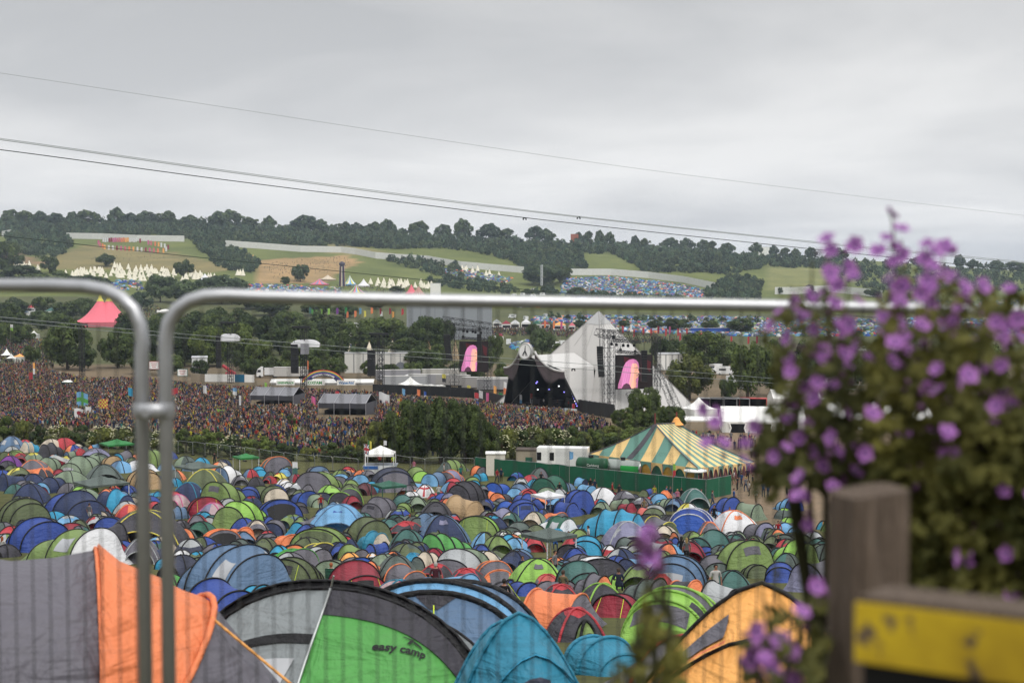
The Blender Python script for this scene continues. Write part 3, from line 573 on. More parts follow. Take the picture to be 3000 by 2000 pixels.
# ---- mixing tents in the crowd
def marquee_frame(x0, yt, x1, yb, d, label, n=3):
    a = on(x0, d); b = on(x1, d); w = b.x-a.x; H = at(0, yt, d).z-a.z; H = max(H, 4.6); root = thing('mixing_tent', label, 'tent', (a+b)/2, R(-10)); e = H*.62; D = 9
    M_R = mat('mix_roof', '#6f6f74', rough=.45, var=.15); M_S = mat('mix_side', '#3c3c42', rough=.6)
    MB().grid(lambda u, v: Vector(((u-.5)*w, (v-.5)*D, e+(H-e)*(1-abs(2*v-1))-.08*math.sin(PI*n*u)**2)), 4*n, 6).build('roof', M_R, root)
    for i in range(n+1):
        x = (i/n-.5)*w; MB().tube([(x, -D/2-.05, 0), (x, -D/2-.05, e), (x, 0, H+.06), (x, D/2, e), (x, D/2, 0)], .10, 5).build('frame', mat('alu_frame', '#9a9a9e', rough=.4, metal=.6), root)
    MB().box((0, -D/2, e*.78), (w-.1, .04, e*.4)).build('wall', M_S, root); MB().box((w/2-.05, 0, e*.5), (.04, D-.3, e)).build('wall', mat('mix_side_pale', '#56565c', rough=.6), root); MB().box((0, D/2-.2, e/2), (w-.2, .05, e)).build('wall', M_S, root)
    mb = MB(); mb.add([(-w/2+.02, -D/2, e), (-w/2+.02, D/2, e), (-w/2+.02, 0, H-.05)], [(0, 1, 2)]); mb.build('gable', M_S, root)
    MB().box((0, 1, .5), (w*.9, D*.6, 1.0)).build('floor_riser', M_DARK, root); return root
marquee_frame(745, 1147, 876, 1182, 352, 'grey roofed mixing tent in the crowd, further left of the two'); marquee_frame(945, 1175, 1088, 1218, 318, 'grey roofed mixing tent in the crowd with open dark front, nearer of the two')
land(810, 1160, 'the left mixing tent'); land(1010, 1195, 'the near mixing tent')
# ---- rainbow sign stall
RB = 432.0; ro = on(945, RB); rs = thing('rainbow_sign', 'rainbow arch sign reading WORKING TOGETHER behind the crowd', 'sign', ro); land(945, 1100, 'the rainbow arch sign')
rad = (1010-879)/2/F*RB*1.02; zc = at(945, 1128, RB).z-ro.z; hh = at(945, 1083, RB).z-ro.z-zc
def arc(u, k): a = PI*(1-u)*.80+PI*.10; s = 1-.05*k; return Vector((rad*1.03*math.cos(a)*s, -.02*k, zc-1.0+(hh+1.0)*math.sin(a)*s))
for k, c in enumerate(['rd', 'or', 'ye', 'gz', 'bb', 'pu']):
    MB().grid(lambda u, v: arc(u, k*.62+v*.62), 28, 1).build('arch_band', fab(c), rs)
MB().grid(lambda u, v: arc(u, 3.7+v*2.8)+Vector((0, .08, 0)), 28, 2).build('arch_board', fab('nb'), rs)
def arcfn(x, y): u = .5+x/(PI*rad*.80)*.99; q = arc(u, 5.0-y*6.0/ (hh*.30)*.62); return Vector((q.x, q.y-.05, q.z))
textmesh('WORKING TOGETHER', .92, rs, M_WHITE, 'lettering', lambda x, y: arcfn(x*1.0, y*.9), bold=.03)
for x in (-rad*.98, rad*.98): MB().tube([(x, .1, -.2), (x, .1, zc+.2)], .12, 6).build('post', M_STEEL, rs)
st_ = thing('charity_stall', 'long low white stall with green and blue lettered banners under the rainbow arch', 'stall', ro)
x0, x1 = (791-945)/F*RB, (1090-945)/F*RB; zt = at(945, 1112, RB).z-ro.z; zb = at(945, 1137, RB).z-ro.z
MB().box(((x0+x1)/2, 1.5, (zt+0)/2-.3), (x1-x0, 3, zt-.6)).build('wall', M_WHITE, st_); 
MB().grid(lambda u, v: Vector((x0-.3+(x1-x0+.6)*u, -.6+3.6*v, zt-.9+.9*v)), 8, 2).build('roof', mat('stall_roof', '#d5d5d2', rough=.5), st_)
def banner(xa, xb, txt, tc, bc, sz):
    a, b = (xa-945)/F*RB, (xb-945)/F*RB; o = MB().box(((a+b)/2, -.72, zt-.9), (b-a, .06, 1.7)).build('banner', bc, st_)
    textmesh(txt, sz, st_, tc, 'lettering', lambda x, y: Vector(((a+b)/2+x, -.78, zt-.9+y)), bold=.03)
banner(808, 862, 'GREENPEACE', mat('sign_green', '#1e8a3c'), M_WHITE, .82); banner(893, 950, 'OXFAM', mat('sign_green', '#1e8a3c'), M_WHITE, 1.25); banner(986, 1040, 'WaterAid', mat('sign_blue', '#1c6aa8'), M_WHITE, 1.12)
# small signs near the left trees
for (a, b, y0, y1, d, bc, lab) in ((436, 466, 1058, 1082, 455, fab('rd'), 'white sign board with a red frame at the crowd edge'), (519, 550, 1080, 1102, 450, fab('dg'), 'small white sign board with red writing left of the crane')):
    c = at((a+b)/2, (y0+y1)/2, d); w = (b-a)/F*d; h = (y1-y0)/F*d; root = thing('sign_board', lab, 'sign', c)
    MB().box((0, .05, 0), (w, .1, h)).build('frame', bc, root); MB().box((0, -.02, 0), (w*.9, .08, h*.86)).build('face', M_WHITE, root)
    for s in (-1, 1): MB().tube([(s*w*.4, .1, -h/2), (s*w*.4, .1, gz(c.x, c.y)-c.z)], .06, 5).build('post', M_STEEL, root)
    mb = MB()
    for k in range(3): mb.box((0, -.07, h*(.25-.24*k)), (w*(.6-.1*k), .02, h*.08))
    mb.build('lettering', fab('rd'), root)
# ---- lorries, cabins, vans
def lorry(px, yb, L_, d, rz, label, col='#a6a6a8', cab=True, H=2.9, name='lorry_trailer'):
    p = on(px, d); root = thing(name, label, 'lorry', p, R(rz)); m = mat('trailer_'+col, col, rough=.4, var=.08, scale=.5)
    MB().box((0, 0, 1.0+H/2), (L_, 2.5, H)).build('cargo_box', m, root); MB().box((0, 0, 1.0+H+.03), (L_+.1, 2.6, .06)).build('roof', mat('trailer_roof', '#b9b7b2', rough=.5), root)
    MB().box((0, 0, .85), (L_*.95, 1.2, .3)).build('chassis', M_TRUSS, root)
    for s in (-1, 1):
        for k in (.28, .36, .44): MB().lathe([(0, -.15), (.45, -.15), (.5, 0), (.45, .15), (0, .15)], 12).build('wheel', M_TYRE, root).matrix_local = Matrix.Translation((L_*k, s*1.1, .5)) @ Matrix.Rotation(PI/2, 4, 'X')
    if cab:
        mb = MB(); x = -L_/2-1.5; prof = [(x-1.1, .5), (x+1.1, .5), (x+1.1, 3.6), (x+.5, 3.7), (x-.7, 2.9), (x-1.1, 1.7)]
        mb.add([(a, -1.2, b) for a, b in prof]+[(a, 1.2, b) for a, b in prof], [tuple(range(6)), tuple(range(6, 12))[::-1]]+[(i, i+6, (i+1) % 6+6, (i+1) % 6) for i in range(6)]); mb.build('cab', mat('cab_white', '#dcdcdc', rough=.3), root)
        MB().add([(x-.72, -1.1, 2.88), (x-1.08, -1.1, 1.8), (x-1.08, 1.1, 1.8), (x-.72, 1.1, 2.88)], [(0, 1, 2, 3)]).build('windscreen', M_GLASS, root).location.x = -.02
        MB().add([(x-.6, -1.21, 2.7), (x+.3, -1.21, 2.7), (x+.3, -1.21, 1.9), (x-.9, -1.21, 1.9)], [(0, 1, 2, 3)]).build('side_window', M_GLASS, root)
        for s in (-1, 1): MB().lathe([(0, -.15), (.45, -.15), (.5, 0), (.45, .15), (0, .15)], 12).build('wheel', M_TYRE, root).matrix_local = Matrix.Translation((x, s*1.05, .5)) @ Matrix.Rotation(PI/2, 4, 'X')
    return root
lorry(1185, 1125, 13, 412, 8, 'grey lorry trailer directly behind the tall white peaked canopy', '#9d9fa2', False); lorry(1260, 1125, 13, 420, -16, 'grey lorry with white cab parked right of the white peaked canopies', '#9a9a9e')
lorry(1165, 1110, 14, 445, 14, 'grey lorry trailer rear left in the lorry park behind the canopies', '#8f8f94', False); lorry(1318, 1130, 12, 418, -20, 'grey lorry trailer beside the left screen rig', '#a09e9c', False); lorry(1300, 1110, 14, 450, 10, 'pale grey lorry trailer in the back row of the lorry park', '#b0aea8', False)
lorry(1420, 1145, 13, 405, -8, 'grey open-ended lorry trailer under the left video screen', '#9b9896', False); lorry(1455, 1150, 11, 398, 6, 'grey lorry trailer next to the stage mouth', '#97979a', False)
lorry(850, 1098, 11, 462, 4, 'pale grey cabin trailer behind the charity stall', '#b4b2ae', False); lorry(790, 1095, 4, 470, 10, 'white lorry cab left of the pale cabin trailer', '#d8d8d8', True, 2.2); lorry(962, 995, 20, 640, 3, 'dark blue lorry trailer among the trees behind the speaker towers', '#24407a', False)
def van(px, py, d=None, rz=0, parts=True, label='', name='camper_van'):
    p = on(px, d) if d else hit(px, py); root = thing(name, label, 'camper van', p, R(rz))
    prof = [(-2.9, .45), (2.6, .45), (2.75, 1.3), (2.0, 1.5), (1.6, 2.2), (2.2, 2.9), (-2.9, 2.9)]
    mb = MB(); n = len(prof); mb.add([(a, -1.1, b) for a, b in prof]+[(a, 1.1, b) for a, b in prof], [tuple(range(n)), tuple(range(n, 2*n))[::-1]]+[(i, i+n, (i+1) % n+n, (i+1) % n) for i in range(n)])
    mb.build('body', mat('van_white', '#dfe0e0', rough=.35, var=.06), root)
    for y in (-1.115, 1.115): MB().box((-.8, y, 1.9), (2.4, .03, .6)).build('window', M_GLASS, root)
    MB().box((1.83, 0, 1.85), (.1, 2.0, .7), ry=-.5).build('windscreen', M_GLASS, root)
    for x in (-1.8, 1.7):
        for y in (-1.0, 1.0): MB().lathe([(0, -.12), (.32, -.12), (.36, 0), (.32, .12), (0, .12)], 10).build('wheel', M_TYRE, root).matrix_local = Matrix.Translation((x, y, .36)) @ Matrix.Rotation(PI/2, 4, 'X')
    return root
VL = []
v0 = van(2075, 1075, rz=20); v0['group'] = 'white camper vans parked in the field'; VL.append((v0, 2075, 1075))
spots = [(2050,1062),(2100,1068),(2130,1060),(2160,1070),(2095,1090),(2125,1098),(2165,1095),(2190,1110),(2200,1080),(2240,1105),(2155,1130),(2180,1140),(2310,1090),(2350,1100),(2400,1095),(2440,1110),(2300,1120),(2420,1130),(1505,868),(1530,866),(1560,870),(1590,866),(1620,860),(1650,842),(1675,848),(1700,838),(1560,852),(1610,848),(1500,932),(1540,938),(1600,930),(1470,960),(1490,1010),(1620,1018),(1650,1014),(1450,1000),(100,915),(130,920),(160,912),(80,925),(400,925),(1020,965),(990,960),(845,960),(2700,1010),(2800,1020),(2600,1015),(2860,1060),(2520,1030),(1180,1150-170),(560,1030),(535,1018)]
for i, (a, b) in enumerate(spots):
    v = copy_tree(v0); P = hit(a, b); v.location = P; v.rotation_euler.z = random.uniform(0, 6.28); VL.append((v, a, b))
# ---- white peaked canopies
def peaked(px, ytop, yb, wpx, d, label, name='peaked_canopy', wall=True, col=M_WHITE):
    p = hit(px, yb) if d > 440 else on(px, d); d = p.y; H = at(px, ytop, d).z-p.z; w = wpx/F*d/2; root = thing(name, label, 'canopy', p, R(25)); e = max(2.2, H*.38)
    def S(u, v):
        a = 2*PI*u; c, s = math.cos(a), math.sin(a); q = max(abs(c), abs(s)); r = v*w/q*.80; return Vector((r*c, r*s, e+(H-e)*(1-v)**2.0))
    MB().grid(S, 32, 10).build('canopy', col, root, smooth=True)
    if wall:
        for i in range(4):
            q = i*PI/2; c, s = math.cos(q), math.sin(q); k = w*.80
            MB().box((k*c*.98, k*s*.98, e/2), (.06, 2*k*.98, e), rz=q).build('wall', mat('canopy_wall', '#cfcfca', rough=.6), root)
    MB().tube([(0, 0, H-.2), (0, 0, H+.7)], .06, 5).build('finial', M_STEEL, root); return root
peaked(1201, 1102, 1150, 72, 402, 'tall white peaked canopy, biggest of the three behind the dark trees'); peaked(1255, 1126, 1150, 36, 398, 'small white peaked canopy, middle of the three behind the dark trees'); peaked(1287, 1128, 1150, 34, 396, 'small white peaked canopy beside the left screen rig')
land(1201, 1120, 'the tall white peaked canopy')
peaked(2050, 1163, 1240, 100, 300, 'white peaked hospitality canopy at the right foot of the pyramid'); land(2050, 1200, 'the white peaked hospitality canopy')
peaked(20, 1020, 1055, 40, 480, 'small white canopy with a peak at the left edge of the crowd', wall=False); peaked(34, 1035, 1065, 34, 460, 'low white canopy beside the yellow stall at left', wall=False); peaked(100, 968, 990, 38, 560, 'white canopy next to the green canopy at the left field edge'); peaked(78, 968, 990, 34, 570, 'green canopy at the left field edge', col=fab('gz'))
peaked(58, 1035, 1060, 46, 455, 'yellow-topped canopy stall at the left edge of the crowd', col=fab('am'))
# big white frame marquees on the right
def marquee(px, ytop, yb, wpx, d, rz, Dp, label, eave=.5, openings=0, name='white_marquee'):
    p = on(px, d); H = at(px, ytop, d).z-p.z; w = wpx/F*d; root = thing(name, label, 'marquee', p, R(rz)); e = H*eave
    MB().grid(lambda u, v: Vector(((u-.5)*w, (v-.5)*Dp, e+(H-e)*(1-abs(2*v-1)))), 8, 6).build('roof', M_WHITE, root)
    for s in (-1, 1):
        MB().box((0, s*(Dp/2-.05), e/2), (w-.1, .06, e)).build('wall', mat('marquee_wall', '#d6d5d0', rough=.5), root)
        MB().add([(s*w/2*.99, -Dp/2, 0), (s*w/2*.99, Dp/2, 0), (s*w/2*.99, Dp/2, e), (s*w/2*.99, 0, H-.05), (s*w/2*.99, -Dp/2, e)], [(0, 1, 2, 3, 4)]).build('gable', mat('marquee_wall', '#d6d5d0'), root)
    for k in range(openings):
        x = (-.5+(k+.5)/openings)*w*.94; MB().box((x, -Dp/2-.01, e*.42), (w/openings*.55, .05, e*.84)).build('doorway', M_DARK, root)
        for q in (-1, 1): MB().tube([(x+q*w/openings*.30, -Dp/2-.1, e*.9), (x+q*w/openings*.24, -Dp/2-.12, e*.5), (x+q*w/openings*.31, -Dp/2-.1, 0)], .14, 6).build('tied_curtain', M_WHITE, root)
    return root
mq = marquee(2235, 1190, 1300, 240, 262, -6, 14, 'big white hospitality marquee with dark doorways above the muddy walkway', .50, 3); land(2230, 1230, 'the big white marquee')
marquee(2570, 1185, 1290, 300, 270, -4, 14, 'second white hospitality marquee hidden behind the purple flowers', .5, 3); marquee(2060, 1220, 1260, 150, 292, -5, 8, 'low white marquee linking the peaked canopy to the big marquee', .6)
marquee(2330, 1140, 1165, 140, 340, 0, 8, 'white frame marquee in the field behind the flowers', .6); marquee(2480, 1165, 1180, 160, 330, 3, 8, 'pale marquee glimpsed through the middle of the flowers', .6)
for i, (xx, cc_) in enumerate(((2085, '#77777a'), (2123, '#8a8a8c'), (2160, '#8e9092'), (2210, '#b03a38'))):
    d = 320; p = on(xx, d); root = thing('shipping_container', ['dark grey open shipping container, leftmost of the row right of the stage', 'grey open container second from the left in the row by the stage', 'pale grey open container left of the red one', 'red open shipping container at the end of the row right of the stage'][i], 'container', p, R(-14)); m = mat('container_'+cc_, cc_, rough=.5, var=.12)
    zt = at(xx, 1166, d).z-p.z; mb = MB(); L2, W2, H2 = 6.0, 2.5, 2.4; z0 = zt-H2
    mb.box((0, 0, z0+H2), (L2, W2, .1)).box((0, W2/2, z0+H2/2), (L2, .08, H2-.1)).box((L2/2, 0, z0+H2/2), (.08, W2-.1, H2-.1)).box((-L2/2, 0, z0+H2/2), (.08, W2-.1, H2-.1)).box((0, 0, z0), (L2, W2, .1)); mb.build('shell', m, root)
    MB().box((0, W2/2-.1, z0+H2/2), (L2-.2, .05, H2-.2)).build('interior', M_DARK, root); MB().box((0, 0, z0/2-.2), (L2*.9, W2*.9, z0+.2)).build('support', M_TRUSS, root)
# ---- long white curved wall behind the trees, other stages
def slab(name, cat, label, x0, y0, x1, yb, d, m, thick=3, ribs=0, rz=0):
    a, b = on(x0, d), on(x1, d); c = (a+b)/2; H = at((x0+x1)/2, y0, d).z-c.z; w = b.x-a.x; root = thing(name, label, cat, c, R(rz))
    MB().box((0, 0, H/2), (w, thick, H)).build('wall', m, root); MB().box((0, 0, H+.1), (w+.3, thick+.3, .2)).build('roof', mat('pale_roof', '#a9aaac', rough=.5), root)
    for i in range(ribs): MB().box(((i+1)/(ribs+1)*w-w/2, -thick/2-.06, H/2), (.25, .12, H-.1)).build('panel_joint', mat('panel_joint', '#77797c'), root)
    return root, H, w
slab('covered_stage', 'stage', 'large plain grey box stage on the far side of the trees', 1195, 893, 1441, 990, 800, mat('grey_sheeting', '#8d9196', rough=.5, var=.06, scale=.1), 22, 5); land(1318, 930, 'the grey box stage')
rt, H_, w_ = slab('white_wall', 'wall', 'long white panelled wall with a grey round window behind the trees', 1010, 1034, 1200, 1092, 500, mat('wall_offwhite', '#c9c8c2', rough=.6), 4, 6)
MB().lathe([(0, 0), (1.7, 0), (1.7, .1), (0, .1)], 20).build('round_window', mat('round_grey', '#6c7078'), rt).matrix_local = Matrix.Translation((w_*.36, -2.2, H_*.32)) @ Matrix.Rotation(PI/2, 4, 'X')
slab('white_hall', 'hall', 'white flat-roofed hall half hidden by trees left of the rainbow sign', 560, 1046, 604, 1075, 480, mat('hall_white', '#cfd0ce', rough=.5), 10, 2, 12); slab('white_hall', 'hall', 'small white building right of the pink tent behind trees', 530, 965, 552, 985, 700, M_WHITE, 8); slab('white_hall', 'hall', 'low white roof among the trees in front of the far flags', 1010, 948, 1045, 965, 760, M_WHITE, 14)
slab('farm_shed', 'shed', 'pale shed roof on the far right skyline meadow', 2205, 724, 2275, 735, 2280, M_WHITE, 14); slab('farmhouse', 'house', 'red brick farmhouse on the wooded skyline', 1672, 686, 1694, 702, 2230, mat('red_brick', '#a0604c', rough=.9), 10)
slab('long_shed', 'shed', 'long white shed in the caravan field right of the pyramid', 1930, 1036, 2020, 1060, 520, M_WHITE, 10, 4)
slab('blue_hoarding', 'hoarding', 'long blue and yellow hoarding in front of the distant tents', 2025, 961, 2140, 975, 860, fab('bb'), 1.2); slab('white_hall', 'hall', 'white exhibition tent below the striped far tents', 1262, 830, 1290, 850, 1400, M_WHITE, 20)
# steel crane and other bits in the crowd rear
cr = thing('crane_arm', 'red mobile crane arm above the blue banner fence', 'crane', on(668, 452)); z = lambda px, py: at(px, py, 452)-cr.location
MB().tube([z(652, 1070), z(688, 1095)], .55, 6).build('boom', fab('rd'), cr); MB().box(z(676, 1100), (3, 2.2, 2.2)).build('engine_box', fab('rd'), cr); MB().box(z(676, 1112), (4, 2.2, 1.6)).build('base', M_TRUSS, cr)
hoarding('banner_fence', 'white barrier with blue banners below the red crane', [(600, 1118), (660, 1118), (745, 1120)], 2.4, [M_WHITE, mat('banner_teal', '#1f6080')], 'barrier'); hoarding('timber_hoarding', 'plain brown hoarding left of the blue banner fence', [(560, 1115), (600, 1118)], 2.4, mat('ply_brown', '#9a8c78'), 'barrier')
# ---- the big pink tent, far striped tents
def bigtop(px, ytop, yb, wpx, d, cols, label, peaks=1, caps=None, nst=16, sep=0., rz=0, sh=1.7):
    p = on(px, d); H = at(px, ytop, d).z-p.z; w = wpx/F*d/2; root = thing('big_top_tent', label, 'big top', p, R(rz)); e = H*.16
    for k in range(peaks):
        ox = (k-(peaks-1)/2)*sep
        def S(u, v): a = 2*PI*u; return Vector((ox+w*v*math.cos(a)*(1 if peaks == 1 else .85), w*v*math.sin(a)*.9, e+(H-e)*(1-v)**sh))
        MB().grid(S, nst*3, 10, lambda u, v: int(u*nst) % len(cols)).build('canopy', [canvas(c) for c in cols], root, smooth=True)
        if caps: MB().lathe([(w*.12, H*.84), (w*.06, H*.93), (w*.035, H*1.04), (.05, H*1.08)], 10, c=(ox, 0, 0)).build('peak_cap', fab(caps), root, smooth=True)
    MB().lathe([(w*(.95 if peaks == 1 else 1.05), 0), (w*(.95 if peaks == 1 else 1.05), e)], 24).build('wall', fab(cols[0]), root); return root
PAL['rp'] = '#e4707e'; CN['rp'] = 'salmon pink'
bigtop(305, 868, 945, 176, 940, ['rp'], 'big salmon pink tent with two yellow-tipped peaks behind the trees', 2, 'ye', 16, 5.6, 18); land(318, 905, 'the big pink tent')
bigtop(935, 816, 838, 62, 1500, ['rp', 'lv'], 'pink and lilac striped tent on the far field', 1); bigtop(1043, 832, 856, 55, 1350, ['ye', 'te', 'rp', 'lb'], 'rainbow striped tent just above the fence rail', 1, None, 20); bigtop(1226, 838, 864, 82, 1300, ['cr', 'be'], 'red and cream striped round tent just above the fence rail', 1, None, 40); bigtop(1205, 832, 850, 40, 1380, ['rp'], 'plain pink tent left of the cream striped one'); bigtop(1025, 806, 828, 40, 1500, ['lb', 'ye', 'wh'], 'blue and yellow striped tent beside the ribbon tower')
bigtop(1065, 816, 832, 40, 1480, ['wh'], 'plain white round tent right of the ribbon tower'); bigtop(960, 805, 825, 50, 1560, ['be'], 'beige tent left of the ribbon tower'); bigtop(742, 745, 762, 34, 1720, ['ta'], 'tan tent roof at the foot of the hillside woods'); bigtop(600, 800, 830, 40, 1450, ['wh'], 'white tent left of the hillside woods')
# ribbon tower
tp = on(1002, 1480); rt = thing('ribbon_tower', 'tall striped tower with a dark top on the far field', 'tower', tp); H = at(1002, 765, 1480).z-tp.z; w = 17/F*1480/2
mb = MB(); nst = 14; mb.grid(lambda u, v: Vector((w*(1.15-.25*v)*math.cos(2*PI*u), w*(1.15-.25*v)*math.sin(2*PI*u), H*.78*v)), nst*2, 3, lambda u, v: int(u*nst) % 3); mb.build('shaft', [fab('mr'), fab('be'), fab('nb')], rt)
MB().lathe([(w*.9, H*.78), (w*.7, H*.82), (w*1.0, H*.84), (w*1.05, H*.92), (w*.5, H*.97), (0, H)], 16).build('cabin', mat('tower_top', '#4a4450'), rt); land(1002, 795, 'the striped ribbon tower')
# radio mast
lattice('radio_mast', at(1587, 836, 1500), at(1587, 776, 1500), 1.6, None, r=.28, m=mat('pale_mast', '#b5b8ba')); tag(bpy.data.objects['radio_mast'], 'thin pale mast standing at the edge of the woods above the rail', 'mast')
# airship balloon and umbrella lamps
bl = thing('balloon', 'white airship-shaped balloon floating over the trees at left', 'balloon', at(478, 912, 560)); mb = MB(); L_ = 38/F*560
mb.lathe([(0, -.5*L_), (.10*L_, -.42*L_), (.16*L_, -.2*L_), (.15*L_, .05*L_), (.07*L_, .35*L_), (.02*L_, .5*L_)], 14); b_ = mb.build('envelope', M_WHITE, bl, smooth=True); b_.rotation_euler = (0, R(-96), 0)
MB().box((-.42*L_, 0, 0), (.14*L_, .05, .22*L_)).build('tail_fin', M_WHITE, bl)
um = thing('parasol', 'white round parasol with green fringe standing in the crowd', 'parasol', on(192, 400)); zz = at(192, 1118, 400).z-um.location.z
MB().lathe([(0, zz+.5), (.8, zz+.4), (1.5, zz)], 18).build('canopy', M_WHITE, um, smooth=True); MB().lathe([(1.5, zz), (1.5, zz-.25)], 18).build('fringe', fab('dg'), um); MB().tube([(0, 0, 0), (0, 0, zz)], .05, 5).build('pole', M_STEEL, um)
# ---- perimeter fence on the hill
def perimeter(pts, label):
    P = []
    for (a, b), (c, d) in zip(pts, pts[1:]):
        n = max(2, int(abs(c-a)/12)); xs = np.linspace(a, c, n, endpoint=False); ys = np.linspace(b, d, n, endpoint=False); P += list(zip(xs, ys))
    P.append(pts[-1]); h = hits([p[0] for p in P], [p[1] for p in P]); o = Vector(h[0]); root = thing('perimeter_fence', label, 'fence', o)
    mb = MB(); H = 8.0
    for k, (a, b) in enumerate(zip(h, h[1:])):
        a, b = Vector(a)-o, Vector(b)-o; mb.add([a-Vector((0, 0, 1)), b-Vector((0, 0, 1)), b+Vector((0, 0, H)), a+Vector((0, 0, H))], [(0, 1, 2, 3)]); n_ = Vector((0, .5, 0)); mb.add([a+n_-Vector((0, 0, 1)), b+n_-Vector((0, 0, 1)), b+n_+Vector((0, 0, H)), a+n_+Vector((0, 0, H))], [(3, 2, 1, 0)]); mb.add([a+Vector((0, 0, H)), b+Vector((0, 0, H)), b+n_+Vector((0, 0, H)), a+n_+Vector((0, 0, H))], [(0, 1, 2, 3)])
    mb.build('panels', mat('pale_fence', '#cfcfcb', rough=.6, var=.12, scale=.3), root)
perimeter([(195, 699), (300, 701), (400, 706), (540, 708)], 'pale perimeter fence crossing the left hillside above the banner ring')
perimeter([(660, 722), (750, 728), (880, 738), (1000, 740), (1040, 745), (1100, 757), (1160, 762), (1250, 767), (1350, 784), (1440, 792), (1535, 800)], 'long pale perimeter fence winding over the middle of the hillside')
perimeter([(1655, 806), (1790, 806), (1900, 815), (2000, 828), (2095, 848)], 'pale perimeter fence along the top of the distant tent field'); perimeter([(2270, 862), (2330, 862), (2430, 855), (2520, 864), (2585, 872)], 'pale perimeter fence on the right behind the flowers'); perimeter([(5, 694), (45, 686)], 'short piece of pale perimeter fence at the left edge')
# ---- striped big top tent in the near field
def near_bigtop():
    o = hit(1975, 1425); rt = thing('striped_marquee', 'large marquee with broad green and cream stripes inside a green fence', 'marquee', o); d = o.y; land(1960, 1330, 'the striped marquee')
    Wp = lambda px, py, dd=0: at(px, py, d+dd)-o
    pA, pB = Wp(1919, 1244, 4), Wp(1982, 1240, 10)          # two ridge peaks
    eL = [Wp(1726, 1330, 16), Wp(1770, 1342, 8), Wp(1820, 1348, 2), Wp(1885, 1355, -3)]   # long left eave, then near eave round to the right
    c1, c2, c3, c4 = Wp(1727, 1330, 12), Wp(1885, 1354, 2), Wp(2043, 1372, -8), Wp(2210, 1354, 18)
    zb = min(c1.z, c2.z, c3.z, c4.z)
    mats = [canvas('te2'), canvas('am2'), canvas('gy')]
    def strip(name, A0, A1, B0, B1, n, first, sag=.05):
        mb = MB()
        def S(u, v):
            a = A0+(A1-A0)*u; b = B0+(B1-B0)*u; q = a+(b-a)*v; q.z -= sag*(a.z-b.z)*math.sin(PI*v)*1.2; return q
        mb.grid(S, n*3, 8, lambda u, v: (int(u*n)+first) % 2); mb.build(name, mats, rt, smooth=True)
    def hip(L_, N_, P, seq):     # triangular end: stripes square to the eave, cut by both hips
        e = N_-L_; el2 = e.length_squared; n = 40; mb = MB(); sg = .055*(P.z-L_.z)
        t0 = (P-L_).dot(e)/el2
        for i in range(n):
            a0, a1 = i/n, (i+1)/n; hmax = lambda t: max(.004, min(t/t0, (1-t)/(1-t0))) if 0 < t0 < 1 else 1
            def Pt(t, v):
                k = hmax(t)*v; base = L_+e*t; tip = P+e*(t-t0); q = base+(tip-base)*k; q.z -= sg*math.sin(PI*k); return q
            mb.grid(lambda u, v: Pt(a0+(a1-a0)*u, v), 1, 8, lambda u, v: seq[min(len(seq)-1, int((a0+a1)/2*len(seq)))])
        mb.build('roof_panel', mats, rt)
    hip(c1, c3, pA, [1, 0, 1, 0, 0, 1, 0, 1, 0, 1]); c2 = c1+(c3-c1)*.5
    strip('roof_panel', pA, pB, c3, c4, 15, 0)
    c5 = c1+(c4-c3)*1.0+Vector((2, 9, .6)); strip('roof_panel', pB, pA, c4, c5, 12, 0); strip('roof_panel', pA, pA+Vector((.01, .01, 0)), c5, c1, 6, 0)
    for a, b in ((pA, c1*.6+c3*.4),): MB().grid(lambda u, v: (a+(b-a)*u)+Vector(((v-.5)*(.5+.5*u), -.35-.05*v, .12-.055*(a.z-b.z)*math.sin(PI*u)*1.1)), 10, 1).build('roof_seam', fab('gy'), rt)
    for a, b in ((pA, c1), (pA, c3), (pA, pB), (pB, c4)):
        MB().tube([a+(b-a)*(i/8)+Vector((0, 0, .1-.055*max(0, a.z-b.z)*math.sin(PI*i/8)*1.1)) for i in range(9)], .07, 5).build('roof_rope', fab('gy'), rt)
    for p in (pA, pB): MB().tube([p-Vector((0, 0, .4)), p+Vector((0, 0, 1.4))], .10, 6).build('king_pole', mat('pole_red', '#7a3a34'), rt)
    MB().lathe([(.9, 0), (.55, .35), (.3, .8), (.05, 1.0)], 12, c=pB-Vector((0, 0, .15))).build('peak_cap', fab('am'), rt)
    # scalloped walls under the eaves
    def wall(a, b, n, names):
        for i in range(n):
            p0 = a+(b-a)*(i/n); p1 = a+(b-a)*((i+1)/n); zg = [gz(o.x+p.x, o.y+p.y)-o.z for p in (p0, p1)]
            mb = MB()
            def S(u, v):
                p = p0+(p1-p0)*u; top = p.z+.02; g = zg[0]+(zg[1]-zg[0])*u; ar = .28*(2*u-1)**2*(top-g); return Vector((p.x, p.y+.15, top-.25-ar*.9-(top-.25-ar*.9-g)*v))
            mb.grid(S, 10, 5); mb.build('wall_panel', fab(names[i % len(names)]), rt)
            mb = MB()
            def V(u, v):
                p = p0+(p1-p0)*u; ar = .34*abs(2*u-1)**2.2; return Vector((p.x, p.y-.05, p.z+.03-v*(.30+ar*2.9)))
            mb.grid(V, 12, 2); mb.build('scallop', canvas('am2' if i % 2 else 'te2'), rt)
            MB().tube([p0, Vector((p0.x*1.06, p0.y-2.4, zg[0]))], .03, 4).build('guy_rope', mat('guy_red', '#8a4a4c'), rt)
    wall(c2, c3, 5, ['am3', 'dg']); wall(c1, c2, 5, ['dg', 'am3']); wall(c3, c4, 12, ['k', 'mr'])
PAL.update(te2='#6c9a8c', am2='#f4cf8c', am3='#d8a21c'); CN.update(te2='green', am2='cream', am3='mustard')
near_bigtop()
